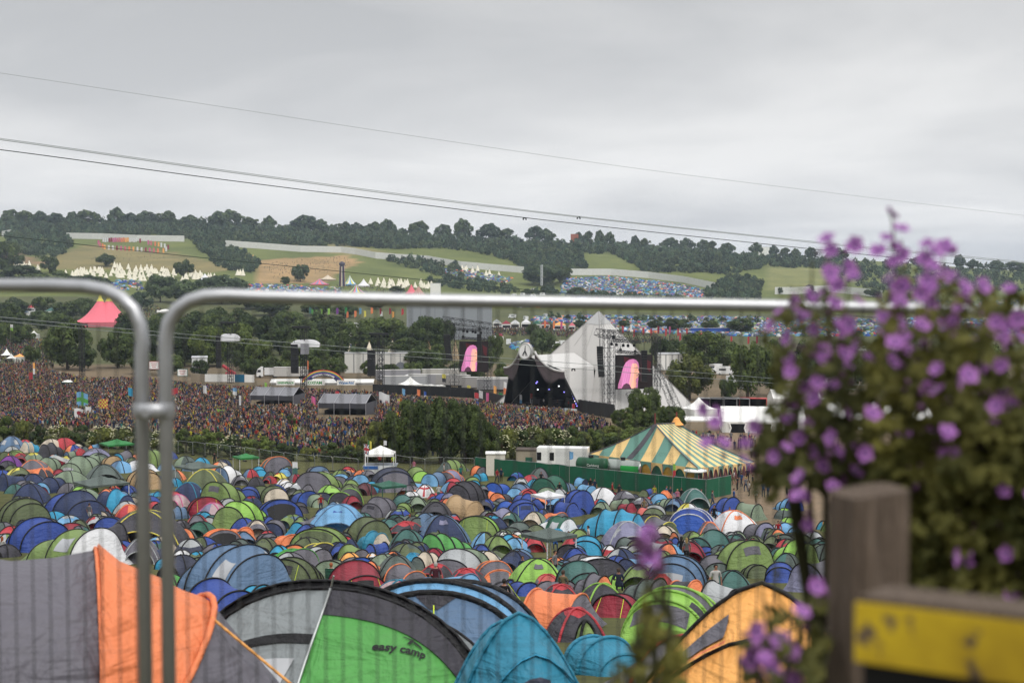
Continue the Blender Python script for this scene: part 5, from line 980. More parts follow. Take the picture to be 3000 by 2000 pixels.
TT = '''A d 110 85 220 250 sb dk 10 w
A d 230 115 110 230 rd k
A t 290 130 190 255 be+be+cy+cy cy -50
A d 470 110 180 180 be
A d 590 100 190 170 rd
A t 480 145 250 300 dk+dk k -45
A t 705 155 150 235 be k 40
A d 720 200 120 270 rd+gy:h rd
A z 1075 130 350 250 gz+gy k 35 b=185
A d 880 195 250 275 lv+gy:h dk
A d 905 240 200 300 sg k
A d 90 265 190 400 pu k
A d 185 245 160 330 mr+rd:h rd
A d 305 235 160 330 sg+ye:c k
A d 320 305 330 480 gy+or:s or 10
A t 440 280 210 440 sg k -20
A t 530 295 130 410 nb k -30
A d 600 265 120 340 gy+ye:c k
A t 740 265 340 450 sg+sg k -25 p
A t 900 240 190 350 gg k 30
A t 1130 220 180 335 cy+gy k -35
A t 1020 260 190 355 ta k 35
A d 1110 310 200 395 lb+sb:h k
A t 1290 310 260 400 wh+wh+gr k 55
A t 1440 195 300 400 gr k -40
A d 1700 268 180 335 gg+sg:h k
A d 1850 280 140 345 cy k
A z 1820 310 430 530 gg+wh k 45 b=385
A d 2020 320 190 365 be+or:h k
A d 2060 300 110 345 nb k
A z 2260 275 260 400 gz+wh k 30 b=345
A t 2110 355 300 500 sb+wh+sb k -45
A d 1890 390 390 600 ol+ol ye 0 g
A t 2080 488 440 730 gr+gr k -35 v=gy
A d 170 370 240 480 ol+ye:h k
A d 375 380 210 480 dk+or:h or
A d 960 345 340 530 gg k 20
A d 640 402 330 520 sg k -20
A t 1310 385 350 610 ta+ta+be k 45
A t 130 420 300 640 nb+nb+lb k -55
A d 310 430 250 545 nb k
A t 470 460 260 650 lb+nb k -30
A d 290 520 310 710 nb k 5
A d 580 460 130 530 rd k
A z 930 445 540 640 gg+wh k 40 b=580
A t 770 520 240 650 lg k 60
A t 1050 570 330 790 nb+cy+nb+bl nb 78
A t 1400 590 160 730 cy+cy+bl nb 70
A d 1720 510 280 690 nb+nb tq
A t 200 650 520 930 ol k 48
A t 690 555 580 960 nb+nb+bl+bl k 52
A d 1190 715 250 810 or+rd:h or
A d 1330 720 720 970 dk+dk ye 8 g
A d 1640 620 180 850 fl pk
A t 1870 622 350 850 cr k 25 g
A d 1960 700 290 890 fl+lv:h pk
A t 2230 675 470 920 gr+lg+gr k -30
A t 330 830 620 1130 bl k 48
A t 640 910 900 1220 wh+gr+gr+gr k 66 w
A t 990 895 460 1150 or+dk+am+am k -55
A d 1450 900 330 1090 dg+be:h k
A d 1300 1030 350 1350 gy lgy 10 v=lgy
A d 1850 870 270 980 dg k
A t 2000 920 400 1110 gy+or+gy or 30 h
A t 2190 915 260 1060 or+or+gy or 55
A d 1750 1030 270 1180 lgy+sl:s k
A d 1670 1130 160 1290 wh k
A t 2110 1080 1080 1540 sb k 58 w
A t 2030 1420 660 1740 bl k 50
A t 2300 1440 400 1640 cy k 62
A d 1560 1350 260 1500 bg k
A d 60 1080 190 1190 dk k
B t 160 260 300 430 gy+gg or 30
B t 30 370 130 470 cy+cy k 20
B d 110 360 100 430 or k
B d 130 410 120 490 ol+dk:h k
B d 130 455 100 530 rd+dk:h rd
B d 215 420 120 520 ye+rd:h k
B d 360 430 130 505 cr+gy:h k
B t 560 350 200 445 sb+gy k 20
B t 605 390 400 600 gy+gr+gy k -20
B d 770 395 160 500 ol+gr:h k
B d 860 390 100 430 or+gy:s k
B d 965 395 115 455 or k
B d 1030 400 140 450 gy k
B t 920 430 220 540 lb+nb k 35
B d 880 485 170 580 gr k
B t 1240 370 490 580 sl k 18 d=gy
B t 1490 375 200 540 lg+gr k 25
B t 1640 420 220 590 lb+sb k -35
B t 1800 395 240 550 gy+lv or -30
B t 1820 300 270 380 gg+gr+gy k -60
B t 2050 360 160 475 gy+or+gy k 40
B d 2160 355 140 445 bl k
B d 265 475 160 540 be+wh:a k
B d 300 508 150 600 wh k
B d 385 510 170 610 lgy+wh:h k
B d 480 530 150 620 gy+gy k 0 p
B d 530 525 120 600 pk k
B t 160 540 260 700 be+ol k 25
B t 440 580 270 820 bb+bl k 40 d=bl
B d 690 533 250 670 gr+lg:h k
B t 830 580 260 750 dk+dk lg -20
B d 1000 515 180 620 mr k
B z 1220 505 340 690 dg+dg k 30 b=600
B t 1130 640 340 960 gy+gy dk -35 v=dk
B t 1380 630 260 890 te k 40
B d 1545 530 185 675 wh k 0 x
B d 1420 535 190 605 gy+or:s k
B d 1420 590 180 660 wh+sg:s k
B d 1470 640 210 770 sg k
B t 1960 495 400 690 dk+dk+gy k -48
B t 1690 600 270 680 lv+bl+lv k 60
B t 2230 505 240 610 bb+bb+bl k -40
B t 2190 590 160 700 or k 75
B t 1910 637 380 840 ta+ta+ta+be ta 58
B d 2110 660 190 780 bl+dk:h k
B t 2270 665 170 780 or+gy k 30
B t 2330 690 260 890 bb k 40
B t 190 640 430 970 bl+bl k 22 h
B d 740 712 560 910 lb+lb:a sb 5 v=bl
B d 1650 690 310 830 dk k 0 v=k
B d 1570 790 260 920 sb k
B d 1720 808 440 1050 nb+sb:a k 10 v=lv
B t 2060 790 390 1100 gr+lg+gr k -12 d=gr,g
B t 2230 750 280 990 mr+lv+lv k -48
B t 490 830 380 1010 cy+gy+gy k -50
B t 990 825 500 1110 ol k 45
B t 645 898 510 1140 gr+gr+gy k -14 d=ol
B t 1060 958 310 1220 be+tq+be tq 62
B d 1390 940 330 1140 te k 0
B d 1365 870 340 1010 dk+rd:c rd
B t 1790 973 560 1160 bg+bg+gr k -62
B d 2220 1000 260 1210 gr k 10 d=gr
B d 2270 963 190 1050 wh k
B d 2070 1080 180 1150 bl k
B t 280 980 260 1130 or+or+gy or 40
B t 110 978 210 1070 gy+gy+rd k 40
B d 100 963 130 1010 rd k
B d 80 1020 250 1180 ol k 0 v=dk
B t 300 1103 510 1270 gy+bg+bg+bg bg 50
B t 570 1050 330 1200 dk+dk+ye ye 35
B t 540 1100 310 1340 gy+lgy+gy k 45
B d 770 1060 260 1200 bl+nb:h k
B t 375 1175 520 1520 ol k -18 v=dk,g
B d 860 1153 220 1280 am k
B d 1070 1168 140 1280 am+wh:c k
B t 920 1175 330 1360 bb+gy k 25
B d 1290 1180 370 1400 gg k 5
B d 1390 1070 350 1220 gg+ol:h k
B d 1450 1160 210 1280 gy+cy:q cy
B t 1640 1120 230 1290 sb+sb+nb k 40
B t 1880 1118 510 1350 gy+lgy+sg+sg k -25
B d 2130 1140 280 1250 be+wh:a k
B t 945 1263 520 1570 cr k 18 v=k,g
B d 1640 1260 290 1390 dk+rd:c rd
B d 1940 1303 380 1460 dk+rd:c rd 0
B t 1380 1275 390 1460 gy+gy+or or 45
B t 2190 1230 330 1470 or+gy or 15 d=gy
B d 2290 1205 170 1350 tq k
B t 1720 1340 720 1620 lb+lb+nb+lb sb 66
B t 2170 1405 350 1720 gy+gy dk 40 g
B d 1300 1410 410 1600 pk+fl:h tq
B d 2330 1450 140 1620 bl k
C d 250 375 190 520 gy+gg:h k
C d 40 415 120 500 bl+cy:q k
C d 180 445 180 535 gy+rd:h rd
C t 350 455 320 630 dg k -38
C t 70 520 210 640 lb+sb k -30
C d 150 570 160 630 sm+gy:s rd
C t 640 465 150 540 nb+lb k 50
C d 840 555 250 730 wh k 15
C t 540 570 420 850 bl k 48
C t 680 530 200 770 lb k 50
C t 130 610 310 780 bl k 60
C z 330 610 320 800 wh+wh k 35 b=700
C t 100 665 270 910 bl k 10 v=nb,g
C t 490 690 240 870 bl+bl k 55
C d 1045 588 220 750 lgy+gy:h dk
C d 1000 588 140 660 dk k
C d 1190 645 230 760 gy+lgy:h k
C t 1310 600 200 740 lb+sb k 25
C d 1420 588 180 720 gy+or:q or
C t 1385 685 110 810 cy k 30
C d 1500 655 180 790 nb+sb:h k
C d 1670 570 270 760 te lgy 5
C t 1940 635 330 830 bl+bl k 45
C d 1620 700 200 770 wh+ye:h k
C t 1650 740 400 1000 bb+bl wh -14
C d 2060 770 400 980 wh+wh or 5 v=or
C t 2170 700 290 870 sg k 55
C t 900 752 700 970 cy+cy+cy+cy k 72
C t 960 808 460 1020 te+te+cy lgy -40
C d 1060 870 440 1110 lv+lv lgy 5 w
C t 390 820 430 1010 wh+dg+wh+dg dg 60 w
C t 1360 830 330 1010 ol+gy+ol ye 45
C t 1240 745 240 850 sm k 60
C t 390 780 240 870 gy+or+gy or 50
C t 190 910 270 1070 dk+ol+gg k -40
C d 410 940 180 1070 gy+lb:q cy 0 h
C d 690 930 230 1030 ol k
C d 60 960 220 1210 gr+wh:c k
C z 340 1010 520 1240 gg+wh k 40 b=1120
C d 560 1020 230 1180 dk+rd:h rd
C t 720 1010 230 1190 sb+bl k 30
C d 830 995 160 1110 ol k
C t 1070 1025 250 1180 ol+gg k 40
C d 1200 1030 120 1100 rd k
C t 1420 1010 230 1140 bl k 60
C t 1560 965 190 1110 or+gy+gy k -72
C d 1810 875 220 1020 gy+gy or 0 w
C t 1720 863 210 1010 gg+gr k -55
C t 2060 875 210 1000 bb k -40
C t 2260 868 290 1060 lv+gy k 35
C d 2170 890 140 1040 sg k
C t 1800 960 420 1230 te+te+te+pu k -50
C d 2080 960 170 1060 sg k
C d 2210 1020 180 1100 cr k
C t 2060 1010 620 1340 gr+gr+gr k 32 v=gy
C t 1330 1060 310 1230 gy+lgy k 50
C d 890 1105 140 1170 wh+rd:s k
C t 1090 1115 330 1270 lg+gr k 60
C t 1420 1110 240 1260 gr k -55
C t 1520 1172 530 1490 sb+sb+gy k -18 p
C t 1200 1200 460 1400 nb+lb+sb+sb k -66 w
C t 690 1165 610 1440 dk+wh+wh k 22 d=dk
C d 220 1210 470 1450 lg k 5 v=gy
C d 145 1310 230 1450 gy+gy ye
C d 330 1355 240 1470 sm+gy:s rd
C t 380 1400 410 1550 gy+gy+cy+cy k 50
C t 720 1343 400 1560 or+gy+gy+or k 62
C d 940 1393 150 1480 lg k
C d 460 1450 350 1630 dk+rd:c rd 5
C d 840 1440 430 1690 dk+dk lg 10
C t 1200 1380 490 1600 gy+gg k 60
C d 1370 1355 270 1480 dk+rd:q rd
C t 1580 1420 290 1520 or+dk or 50
C d 2060 1205 240 1350 dk+dk k
C t 2215 1250 230 1470 ol k 20
C d 2030 1320 330 1510 te k 0
C t 1920 1430 450 1680 dk+lgy+dk k 55
C t 90 1415 240 1620 bl k 30
C t 390 1515 720 1840 gy+or+gy+or or 68
C t 970 1505 410 1860 cr k -20 d=cr,g
C d 590 1668 480 2000 dk+rd:c rd 12
C d 690 1928 190 2050 gr k
C t 850 1985 520 2380 tq+tq tq 30
D t 180 640 230 790 bl+lb k 30
D d 160 745 160 860 gg+lg:c k
D d 200 830 170 930 lg+gy:s k
D t 190 890 190 1010 lb k 30
D d 0 900 170 1030 lv k
D t 230 1035 460 1290 gr+lg+gr k 45
D d 90 1110 180 1270 te k
D d 170 1160 270 1320 gg+te:h k
D t 110 1263 250 1450 bl k -10
D t 480 1230 520 1640 lv+gy k -60
D d 510 865 120 1000 am+tq:h k
D d 420 960 160 1060 lgy k
D t 60 960 160 1060 lv k 20
D d 1420 1130 260 1280 or+sb:s or
D d 1000 1000 240 1120 bl k
D t 1250 930 240 1080 tq k 30
D d 1600 1000 220 1130 lgy k
D d 1800 1080 240 1220 sb k
D d 1050 1180 260 1330 gr k
D t 2050 1150 260 1320 cy k -30
D d 800 800 200 900 bl k
D d 1060 700 160 780 gr+te:h k
D d 700 700 150 780 sb k
D d 1900 900 200 1000 bl k
D d 2200 960 220 1080 gy k'''
for r in TT.split('\n'): tent_row(r)
# filler rows between the mapped ones: small low domes whose tops show in the gaps
def filler(n):
    rng = np.random.default_rng(12); poly = [(0,1314),(250,1312),(700,1364),(1050,1396),(1400,1404),(1850,1456),(2150,1490),(2200,1560),(2440,1560),(2440,1650),(2100,1700),(1800,1740),(1500,1720),(1000,1700),(520,1690),(300,1640),(0,1620)]
    pos = [(t['o'].location.x, t['o'].location.y, t['w']/F*t['y']*.5) for t in TENTS]; k = 0
    px = rng.uniform(0, 2440, 30000); py = rng.uniform(1305, 1750, 30000); s = inpoly(px, py, poly); P = hits(px[s], py[s]); Q = np.stack([px[s], py[s]], 1)
    pal = ['ol','gr','bl','gy','te','or','lb','sg','nb','rd','gg','sb','lgy','be','dk','ol','cr','cy','gg','gy','sl','bl']; mass = []; cut = len(TENTS)
    for fac, lim in ((.70, 30), (.62, 200), (.46, n)):
        for p, q in zip(P, Q):
            if k >= lim: break
            r = rng.uniform(1.0, 1.5) if k < 30 else rng.uniform(.8, 1.3)
            if any((p[0]-a)**2+((p[1]-b)*.8)**2 < (fac*(r+c))**2 for a, b, c in pos): continue
            w = 1.7*r*F/p[1]; H = rng.uniform(.95, 1.35)*F/p[1]; a, b = pal[rng.integers(22)], pal[rng.integers(22)]
            if rng.random() < .6: place_tent(q[0], q[1]-H, w, q[1], 'd', a+('+'+b+':'+'hcq'[rng.integers(3)] if rng.random() < .5 else ''), 'k')
            else: place_tent(q[0], q[1]-H, w, q[1], 't', a+'+'+(b if rng.random() < .4 else a), 'k', str(rng.integers(-60, 60)))
            pos.append((p[0], p[1], r)); k += 1
    # individuals up to about 300; the smallest of the rest are one mass
    extra = sorted(range(cut, len(TENTS)), key=lambda i: -TENTS[i]['w']); keep = set(extra[:max(0, 296-cut)]); drop = [i for i in extra if i not in keep]
    Vs, Fs, Ms, mats, o = [], [], [], [], 0
    bpy.context.view_layer.update()
    for i in drop:
        root = TENTS[i]['o']
        for ch in list(root.children):
            me = ch.data; M = ch.matrix_world; mi = [mats.index(m) if m in mats else (mats.append(m), len(mats)-1)[1] for m in me.materials]
            Vs += [tuple(M @ v.co) for v in me.vertices]; Fs += [tuple(o+v for v in p.vertices) for p in me.polygons]; Ms += [mi[p.material_index] for p in me.polygons]; o = len(Vs); bpy.data.objects.remove(ch)
        bpy.data.objects.remove(root)
    for i in sorted(drop, reverse=True): TENTS.pop(i)
    mb = MB(); mb.v, mb.f, mb.m = Vs, Fs, Ms; tag(mb.build('packed_tents', mats, smooth=True), 'small tents packed into the gaps between the bigger ones', kind='stuff')
    print('FILLER', k, cut, len(TENTS))
filler(360)
# ---------------------------------------------------------------- the big tents nearest the fence
def big_tent(px, d, rz, st, cols, trim, name='tunnel_tent', feat={}, ribr=.05, z=None):
    p = on(px, d); root = thing(name, '', 'tent', p, R(rz)); S = tunnel_tent(root, st, cols, trim, feat, 60, ribr=ribr, sag=.03)
    TENTS.append(dict(o=root, px=px, yt=1700, w=500, typ='t', cols=cols, scheme='', trim=trim, feat=feat, ph=rz, y=d, hand=True)); return root, S
# grey and orange tunnel at the left edge
r1, S1 = big_tent(270, 9.0, 108, [(-1.7, 1.0, .03), (-.72, 1.05, 1.28, .95), (-.02, 1.15, 1.70, .10), (.0, 1.15, 1.65), (1.3, 1.2, 1.74), (2.6, 1.15, 1.82), (3.4, .9, .03)], ['gy', 'or', 'or', 'gy', 'gy', 'gy'], 'gy', ribr=0)
r1['label'] = 'big grey and orange tunnel tent nearest the left end of the steel fence'
MB().tube([S1(1, v/20, .02) for v in range(21)], .022, 6).build('pole_sleeve', fab('or'), r1, smooth=True)
MB().tube([S1(3, v/20, .012) for v in range(21)], .014, 6).build('pole_sleeve', fab('or'), r1, smooth=True)
MB().tube([S1(1.02, .60, .03), S1(1.02, .60, .03)+Vector((-.25, -1.1, -1.0))], .010, 5).build('guy_rope', fab('am'), r1)
MB().tube([S1(1.95, .30, .03), S1(1.4, .16, .1), S1(1.3, .06, .3)], .008, 5).build('guy_rope', fab('am'), r1)
for v in (.30, .20): MB().box(S1(1.95, v, .02), (.05, .03, .04)).build('toggle', M_BLACK, r1)
r1b, _ = big_tent(88, 15.0, 12, [(-1.2, 1.0, .03), (-.2, .75, 1.2), (0, .7, 1.47), (.2, .7, 1.3), (1.2, .9, .03)], ['or', 'or', 'or', 'or'], 'or', name='tunnel_tent', ribr=0)
r1b['label'] = 'orange tent top showing behind the big grey tent at the left edge'
# green and grey dome-fronted tunnel, black bands
r2, S2 = big_tent(985, 16.0, -14, [(-2.05, 1.95, .03), (-.27, 1.82, 1.69), (-.12, 1.9, 1.74), (1.2, 1.6, 1.15), (2.4, 1.2, .03)], ['gg', 'k', 'lgy', 'lgy'], 'k', ribr=.02)
r2['label'] = 'big green and grey tent with broad black bands and lettering in the foreground'
fly = [c for c in r2.children if c.name.startswith('flysheet')][0]
fly.data.materials.clear(); cols2 = ['bg', 'gy2', 'k']
PAL['gy2'] = '#8f9698'; CN['gy2'] = 'pale grey'
for c in cols2: fly.data.materials.append(fab(c))
for p in fly.data.polygons:
    c = p.center; seg = 0 if c.y < -.27 else (1 if c.y < -.12 else 2)
    p.material_index = 2 if seg == 1 else (1 if seg == 2 else (0 if c.x > 0.0 else 1))
MB().grid(lambda a, b: S2(.86+.13*a, .10+.40*b, .018-.0*a), 4, 14).build('hood', fab('dk'), r2, smooth=True)
MB().grid(lambda a, b: S2(.70+.05*a, .5+.44*b, .02), 2, 14).build('black_band', fab('k'), r2, smooth=True)
MB().grid(lambda a, b: S2(.02+.6*a, .52+.10*b+.05*(1-a), .014), 6, 3).build('window_panel', mat('grey_mesh_window', '#a9abae', rough=.5), r2, smooth=True)
MB().tube([S2(.02+.97*i/12, .5, .03) for i in range(13)], .018, 6).build('seam_pole', M_STEEL, r2, smooth=True)
MB().tube([S2(1.0, .5, .02), S2(1.0, .5, .02)+Vector((.04, -.02, .14))], .012, 6).build('pole_tip', M_STEEL, r2)
def tfn(x, y): # lettering wrapped on the green front panel
    return S2(.775+y*.42+x*.13, .335-x*.21, .02)
textmesh('easy camp', .130, r2, M_BLACK, 'lettering', tfn, bold=.004)
lg = MB(); P_ = lambda x, y: tfn(x, y)
def logo(poly): lg.add([P_(*q) for q in poly], [tuple(range(len(poly)))])
for pl in ([(.05, .42), (.28, .37), (.30, .33), (.10, .385)], [(.28, .38), (.36, .355), (.27, .21), (.20, .22)], [(.36, .345), (.55, .25), (.64, .14), (.48, .23), (.34, .29)]): logo([(x*.42-.04, y*.42-.01) for x, y in pl])
lg.build('emblem', M_BLACK, r2)
# blue tent with black bands
r3, S3 = big_tent(1285, 22.0, -10, [(-1.5, 1.75, .03), (-.35, 1.62, 1.70), (.1, 1.7, 1.78), (1.3, 1.5, 1.52), (2.4, 1.2, .03)], ['sb', 'lb', 'sb', 'sb'], 'k', ribr=.05, feat={})
r3['label'] = 'blue tent with black arched pole bands and clear windows behind the green tent'
MB().grid(lambda a, b: S3(.08+.48*a, .33+.33*b, .018), 5, 8).build('window_panel', mat('pale_blue_window', '#8fb4d0', rough=.4), r3, smooth=True)
for v in (.315, .67): MB().grid(lambda a, b: S3(.05+.58*a, v+.022*b, .022), 5, 1).build('strap', fab('dk'), r3, smooth=True)
MB().grid(lambda a, b: S3(.86+.12*a, .5+(.10*(b-.5))*(.2+a), .025), 3, 4).build('vent_flap', fab('dk'), r3, smooth=True)
MB().tube([S3(.88, .5, .05), S3(.45, .48, .22), S3(.05, .46, .5)], .011, 5).build('guy_rope', M_GUY, r3)
ARCH = 1.6
# turquoise tent
r4, S4 = big_tent(1545, 12.0, 12, [(-1.0, .78, .03), (-.35, .74, 1.05), (.1, .74, 1.29), (1.0, .62, 1.0), (1.9, .5, .03)], ['tq', 'tq', 'tq', 'tq'], 'tq', ribr=.016)
r4['label'] = 'turquoise tent with an arched hood in the foreground, right of the green lettered tent'
MB().grid(lambda a, b: S4(.96+.06*a, .1+.8*b, .05-.04*a), 3, 18).build('hood', fab('cy'), r4, smooth=True)
MB().grid(lambda a, b: S4(.70+.14*a, .46+.10*b, .012), 3, 3).build('vent_flap', fab('sl'), r4, smooth=True)
ARCH = 2
# lime tent
r5, S5 = big_tent(1972, 35.0, -24, [(-1.35, 1.20, .03), (-.55, 1.12, 1.30), (-.1, 1.18, 1.44), (.5, 1.18, 1.42), (1.2, 1.1, 1.2), (1.8, .8, .03)], ['lg', 'lg', 'gy', 'gy', 'gy'], 'lg', ribr=.04)
r5['label'] = 'bright lime green tent with a grey hood beside the red tent in the foreground'
MB().grid(lambda a, b: S5(.62+.30*a, .32+.42*b, .02), 4, 8).build('hood', fab('gy'), r5, smooth=True)
MB().grid(lambda a, b: S5(1.25+.5*a, .20+.14*b, .02), 4, 3).build('window_panel', fab('dk'), r5, smooth=True)
for k in (.02, 1.98): MB().tube([S5(1+k*.5, v/20, .02) for v in range(21)], .025, 6).build('pole_sleeve', fab('dk'), r5, smooth=True)
MB().tube([S5(.75, .5, .05), S5(.2, .55, .1)], .01, 5).build('guy_rope', fab('or'), r5)
ARCH = 1.45
# orange tent at the lower right
r6, S6 = big_tent(2235, 14.0, -16, [(-1.5, 1.75, .03), (-.5, 1.55, 1.20), (.1, 1.50, 1.62), (.22, 1.5, 1.60), (1.6, 1.2, .03)], ['am', 'am', 'k', 'gy'], 'k', ribr=.02)
r6['label'] = 'orange tent with dark windows behind the flowers at the lower right'
MB().grid(lambda a, b: S6(1.2+.5*a, .56+.20*b, .02), 5, 5).build('window_panel', fab('gy'), r6, smooth=True)
MB().grid(lambda a, b: S6(.95+.08*a, .55+.38*b, .05+.06*(1-a)), 3, 8).build('hood', fab('or'), r6, smooth=True)
ARCH = 2
# dark grey arched tent behind it
r7, _ = big_tent(2030, 21.0, 40, [(-1.2, 1.0, .03), (-.4, .95, .72), (.3, 1.0, .9), (1.4, .7, .03)], ['gy', 'gy', 'gy'], 'rd', ribr=.03)
r7['label'] = 'low grey tent with a red pole arch at the bottom, left of the orange tent'
# ================================================================ PEOPLE
CLO = dict(black='#1d1c20', navy='#23304e', red='#b5262f', white='#dcdad6', grey='#7d7c80', blue='#2f5f9e', green='#3f6a3c', khaki='#8a7c5c', pink='#cf7d96', maroon='#5a2a34', orange='#d8692c', yellow='#d2c83a', teal='#2a8a86', denim='#3a4a66', hivis='#c8e82c', purple='#5f3a7a')
HAIRC = dict(brown='#3a2a20', black='#18140f', blonde='#9a7e4e', ginger='#8a4a26', greyh='#9a958c')
def clo(c): v = lin(CLO[c]); return mat('cloth_'+c, v if c == 'hivis' else tuple(.58*q for q in v), rough=.85, var=.15, scale=9)
def hairm(c): return mat('hair_'+c, HAIRC[c], rough=.6, var=.2, scale=20)
SK = mat('skin', '#986c58', rough=.55, var=.06)
SHOE = mat('boots', '#2a2622', rough=.8)
def body_mesh(pose):
    """one skinned figure, 1.72 m, facing -Y"""
    V = []; E = []; Rr = []
    def n(p, r, par=None):
        V.append(p); Rr.append(r); i = len(V)-1
        if par is not None: E.append((par, i))
        return i
    sit = pose == 'sit'; dz = -.48 if sit else 0
    pe = n((0, 0, .95+dz), (.155, .11)); ab = n((0, .0, 1.10+dz), (.14, .10), pe); ch = n((0, .01, 1.30+dz), (.165, .115), ab); up = n((0, .01, 1.40+dz), (.12, .09), ch)
    nk = n((0, -.005, 1.49+dz), (.052, .055), up); h1 = n((0, -.02, 1.56+dz), (.068, .078), nk); h2 = n((0, -.015, 1.64+dz), (.078, .095), h1); h3 = n((0, -.005, 1.71+dz), (.05, .06), h2)
    nose = n((0, -.118, 1.615+dz), (.012, .012), h2)
    for s in (-1, 1):
        sh = n((s*.18, .01, 1.395+dz), (.062, .06), up)
        if pose == 'walk': el, wr, ha = (s*.25, .06*s, 1.13), (s*.24, -.10+.08*s, .92), (s*.23, -.14+.08*s, .84)
        elif pose == 'arms' and s == 1: el, wr, ha = (.26, -.06, 1.52), (.24, -.08, 1.78), (.23, -.08, 1.86)
        elif pose in ('hold', 'sit'): el, wr, ha = (s*.25, -.03, 1.14+dz), (s*.15, -.22, 1.12+dz), (s*.10, -.28, 1.14+dz)
        else: el, wr, ha = (s*.255, .03, 1.13), (s*.25, -.03, .90), (s*.245, -.05, .82)
        e = n(el, (.046, .046), sh); w = n(wr, (.031, .033), e); h = n(ha, (.040, .022), w)
        d = Vector(ha)-Vector(wr); d.normalize(); pr = d.cross(Vector((0, 0, 1))); pr = pr.normalized() if pr.length > .1 else Vector((0, 1, 0))
        for k, ln in ((-1.5, .062), (-.5, .075), (.5, .072), (1.5, .055)):
            q = Vector(ha)+pr*k*.017+d*ln; n(tuple(q), (.0085, .0085), h)
        q = Vector(ha)+pr*-.045+d*.02; n(tuple(q), (.010, .010), w)
        hp = n((s*.09, 0, .90+dz), (.105, .105), pe)
        if sit: kn, an, to = (s*.13, -.42, .46), (s*.13, -.46, .09), (s*.13, -.60, .04)
        elif pose == 'walk': kn, an, to = (s*.10, -.16*s-.04, .50), (s*.10, -.22*s+.10, .10), (s*.10, -.22*s-.04, .05)
        else: kn, an, to = (s*.11, -.02, .50), (s*.115, .02, .09), (s*.13, -.13, .04)
        k_ = n(kn, (.066, .070), hp); a_ = n(an, (.045, .048), k_); n(to, (.042, .030), a_)
    me = bpy.data.meshes.new('body_cage'); me.from_pydata(V, E, []); ob = bpy.data.objects.new('body_cage', me); C.objects.link(ob)
    ob.modifiers.new('Skin', 'SKIN'); sm = ob.modifiers.new('Sub', 'SUBSURF'); sm.levels = 1
    for i, v in enumerate(me.skin_vertices[0].data): v.radius = Rr[i]; v.use_root = (i == 0)
    bpy.context.view_layer.update(); out = bpy.data.meshes.new_from_object(ob.evaluated_get(bpy.context.evaluated_depsgraph_get()))
    bpy.data.objects.remove(ob); bpy.data.meshes.remove(me); out.name = 'person_body'
    out.materials.clear()
    for m in (clo('grey'), clo('denim'), SK, SHOE): out.materials.append(m)
    for p in out.polygons:
        c = p.center; z = c.z-dz; arm = abs(c.x) > .205 and z > .72
        if pose in ('hold', 'sit') and c.y < -.12 and z > 1.02: arm = True
        if c.z < .11: mi = 3
        elif z > 1.465: mi = 0 if (abs(c.x) > .12 and z < 1.60) else 2
        elif arm: mi = 2 if (z < 1.16 or c.y < -.12) else 0
        elif z < .94: mi = 1
        else: mi = 0
        p.material_index = mi; p.use_smooth = True
    return out
BODY = {p: body_mesh(p) for p in ('stand', 'walk', 'hold', 'arms', 'sit')}
def hair_mesh(kind):
    mb = MB()
    def S(u, v):
        a = 2*PI*u; t = PI*(.03+.55*v); b = max(0., math.sin(a-PI/2+PI)) if False else (1+math.sin(a))/2   # back of the head is +Y
        ext = (.05+.20*(kind == 'long'))*b*max(0, v-.6)/.4
        if (1+math.sin(a))/2 < .35: t *= .62
        return Vector((.092*math.sin(t)*math.cos(a), -.01+.112*math.sin(t)*math.sin(a)+(.01 if v > .6 else 0), 1.638+.105*math.cos(t)-ext))
    mb.grid(S, 14, 8); o = mb.build('hair', hairm('brown'), smooth=True); me = o.data; bpy.data.objects.remove(o); return me
HAIR = {k: hair_mesh(k) for k in ('short', 'long')}
def setmats(o, ms):
    for i, m in enumerate(ms):
        if m is None: continue
        o.material_slots[i].link = 'OBJECT'; o.material_slots[i].material = m
PEOPLE = []
def person(pos, rz, pose, top, leg, hair='brown', hk='short', scale=1., label='', group=None, parts=True):
    root = thing('person', label, 'person', pos, rz, group); b = bpy.data.objects.new('body', BODY[pose]); C.objects.link(b); b.parent = root; b.scale = (scale,)*3
    setmats(b, [clo(top), clo(leg), None, None])
    if parts:
        h = bpy.data.objects.new('hair', HAIR[hk]); C.objects.link(h); h.parent = b; setmats(h, [hairm(hair)])
        if pose == 'sit': h.location.z = -.48
    PEOPLE.append(root); return root
def pp(crop, x, yhead, pose, top, leg, hair, hk, label, rz=None, hpx=None, parts=True):
    """head top at the given crop pixel; the feet stand on the ground where a 1.72 m figure fits"""
    px, py = cc(crop, x, yhead); best = None; tall = 1.24 if pose == 'sit' else 1.76
    ds = np.geomspace(12, 320, 600); rr = ray(px, py); zs = rr.z/rr.y*ds; xs = rr.x/rr.y*ds; e = zs-G(xs, ds)-tall; k = min(int(np.nonzero(e > 0)[0].max())+1, 599) if (e > 0).any() else 300; d = ds[k]
    r = person((xs[k], d, gz(xs[k], d)), R(rz) if rz is not None else random.uniform(0, 6.28), pose, top, leg, hair, hk, label=label, parts=parts); return r
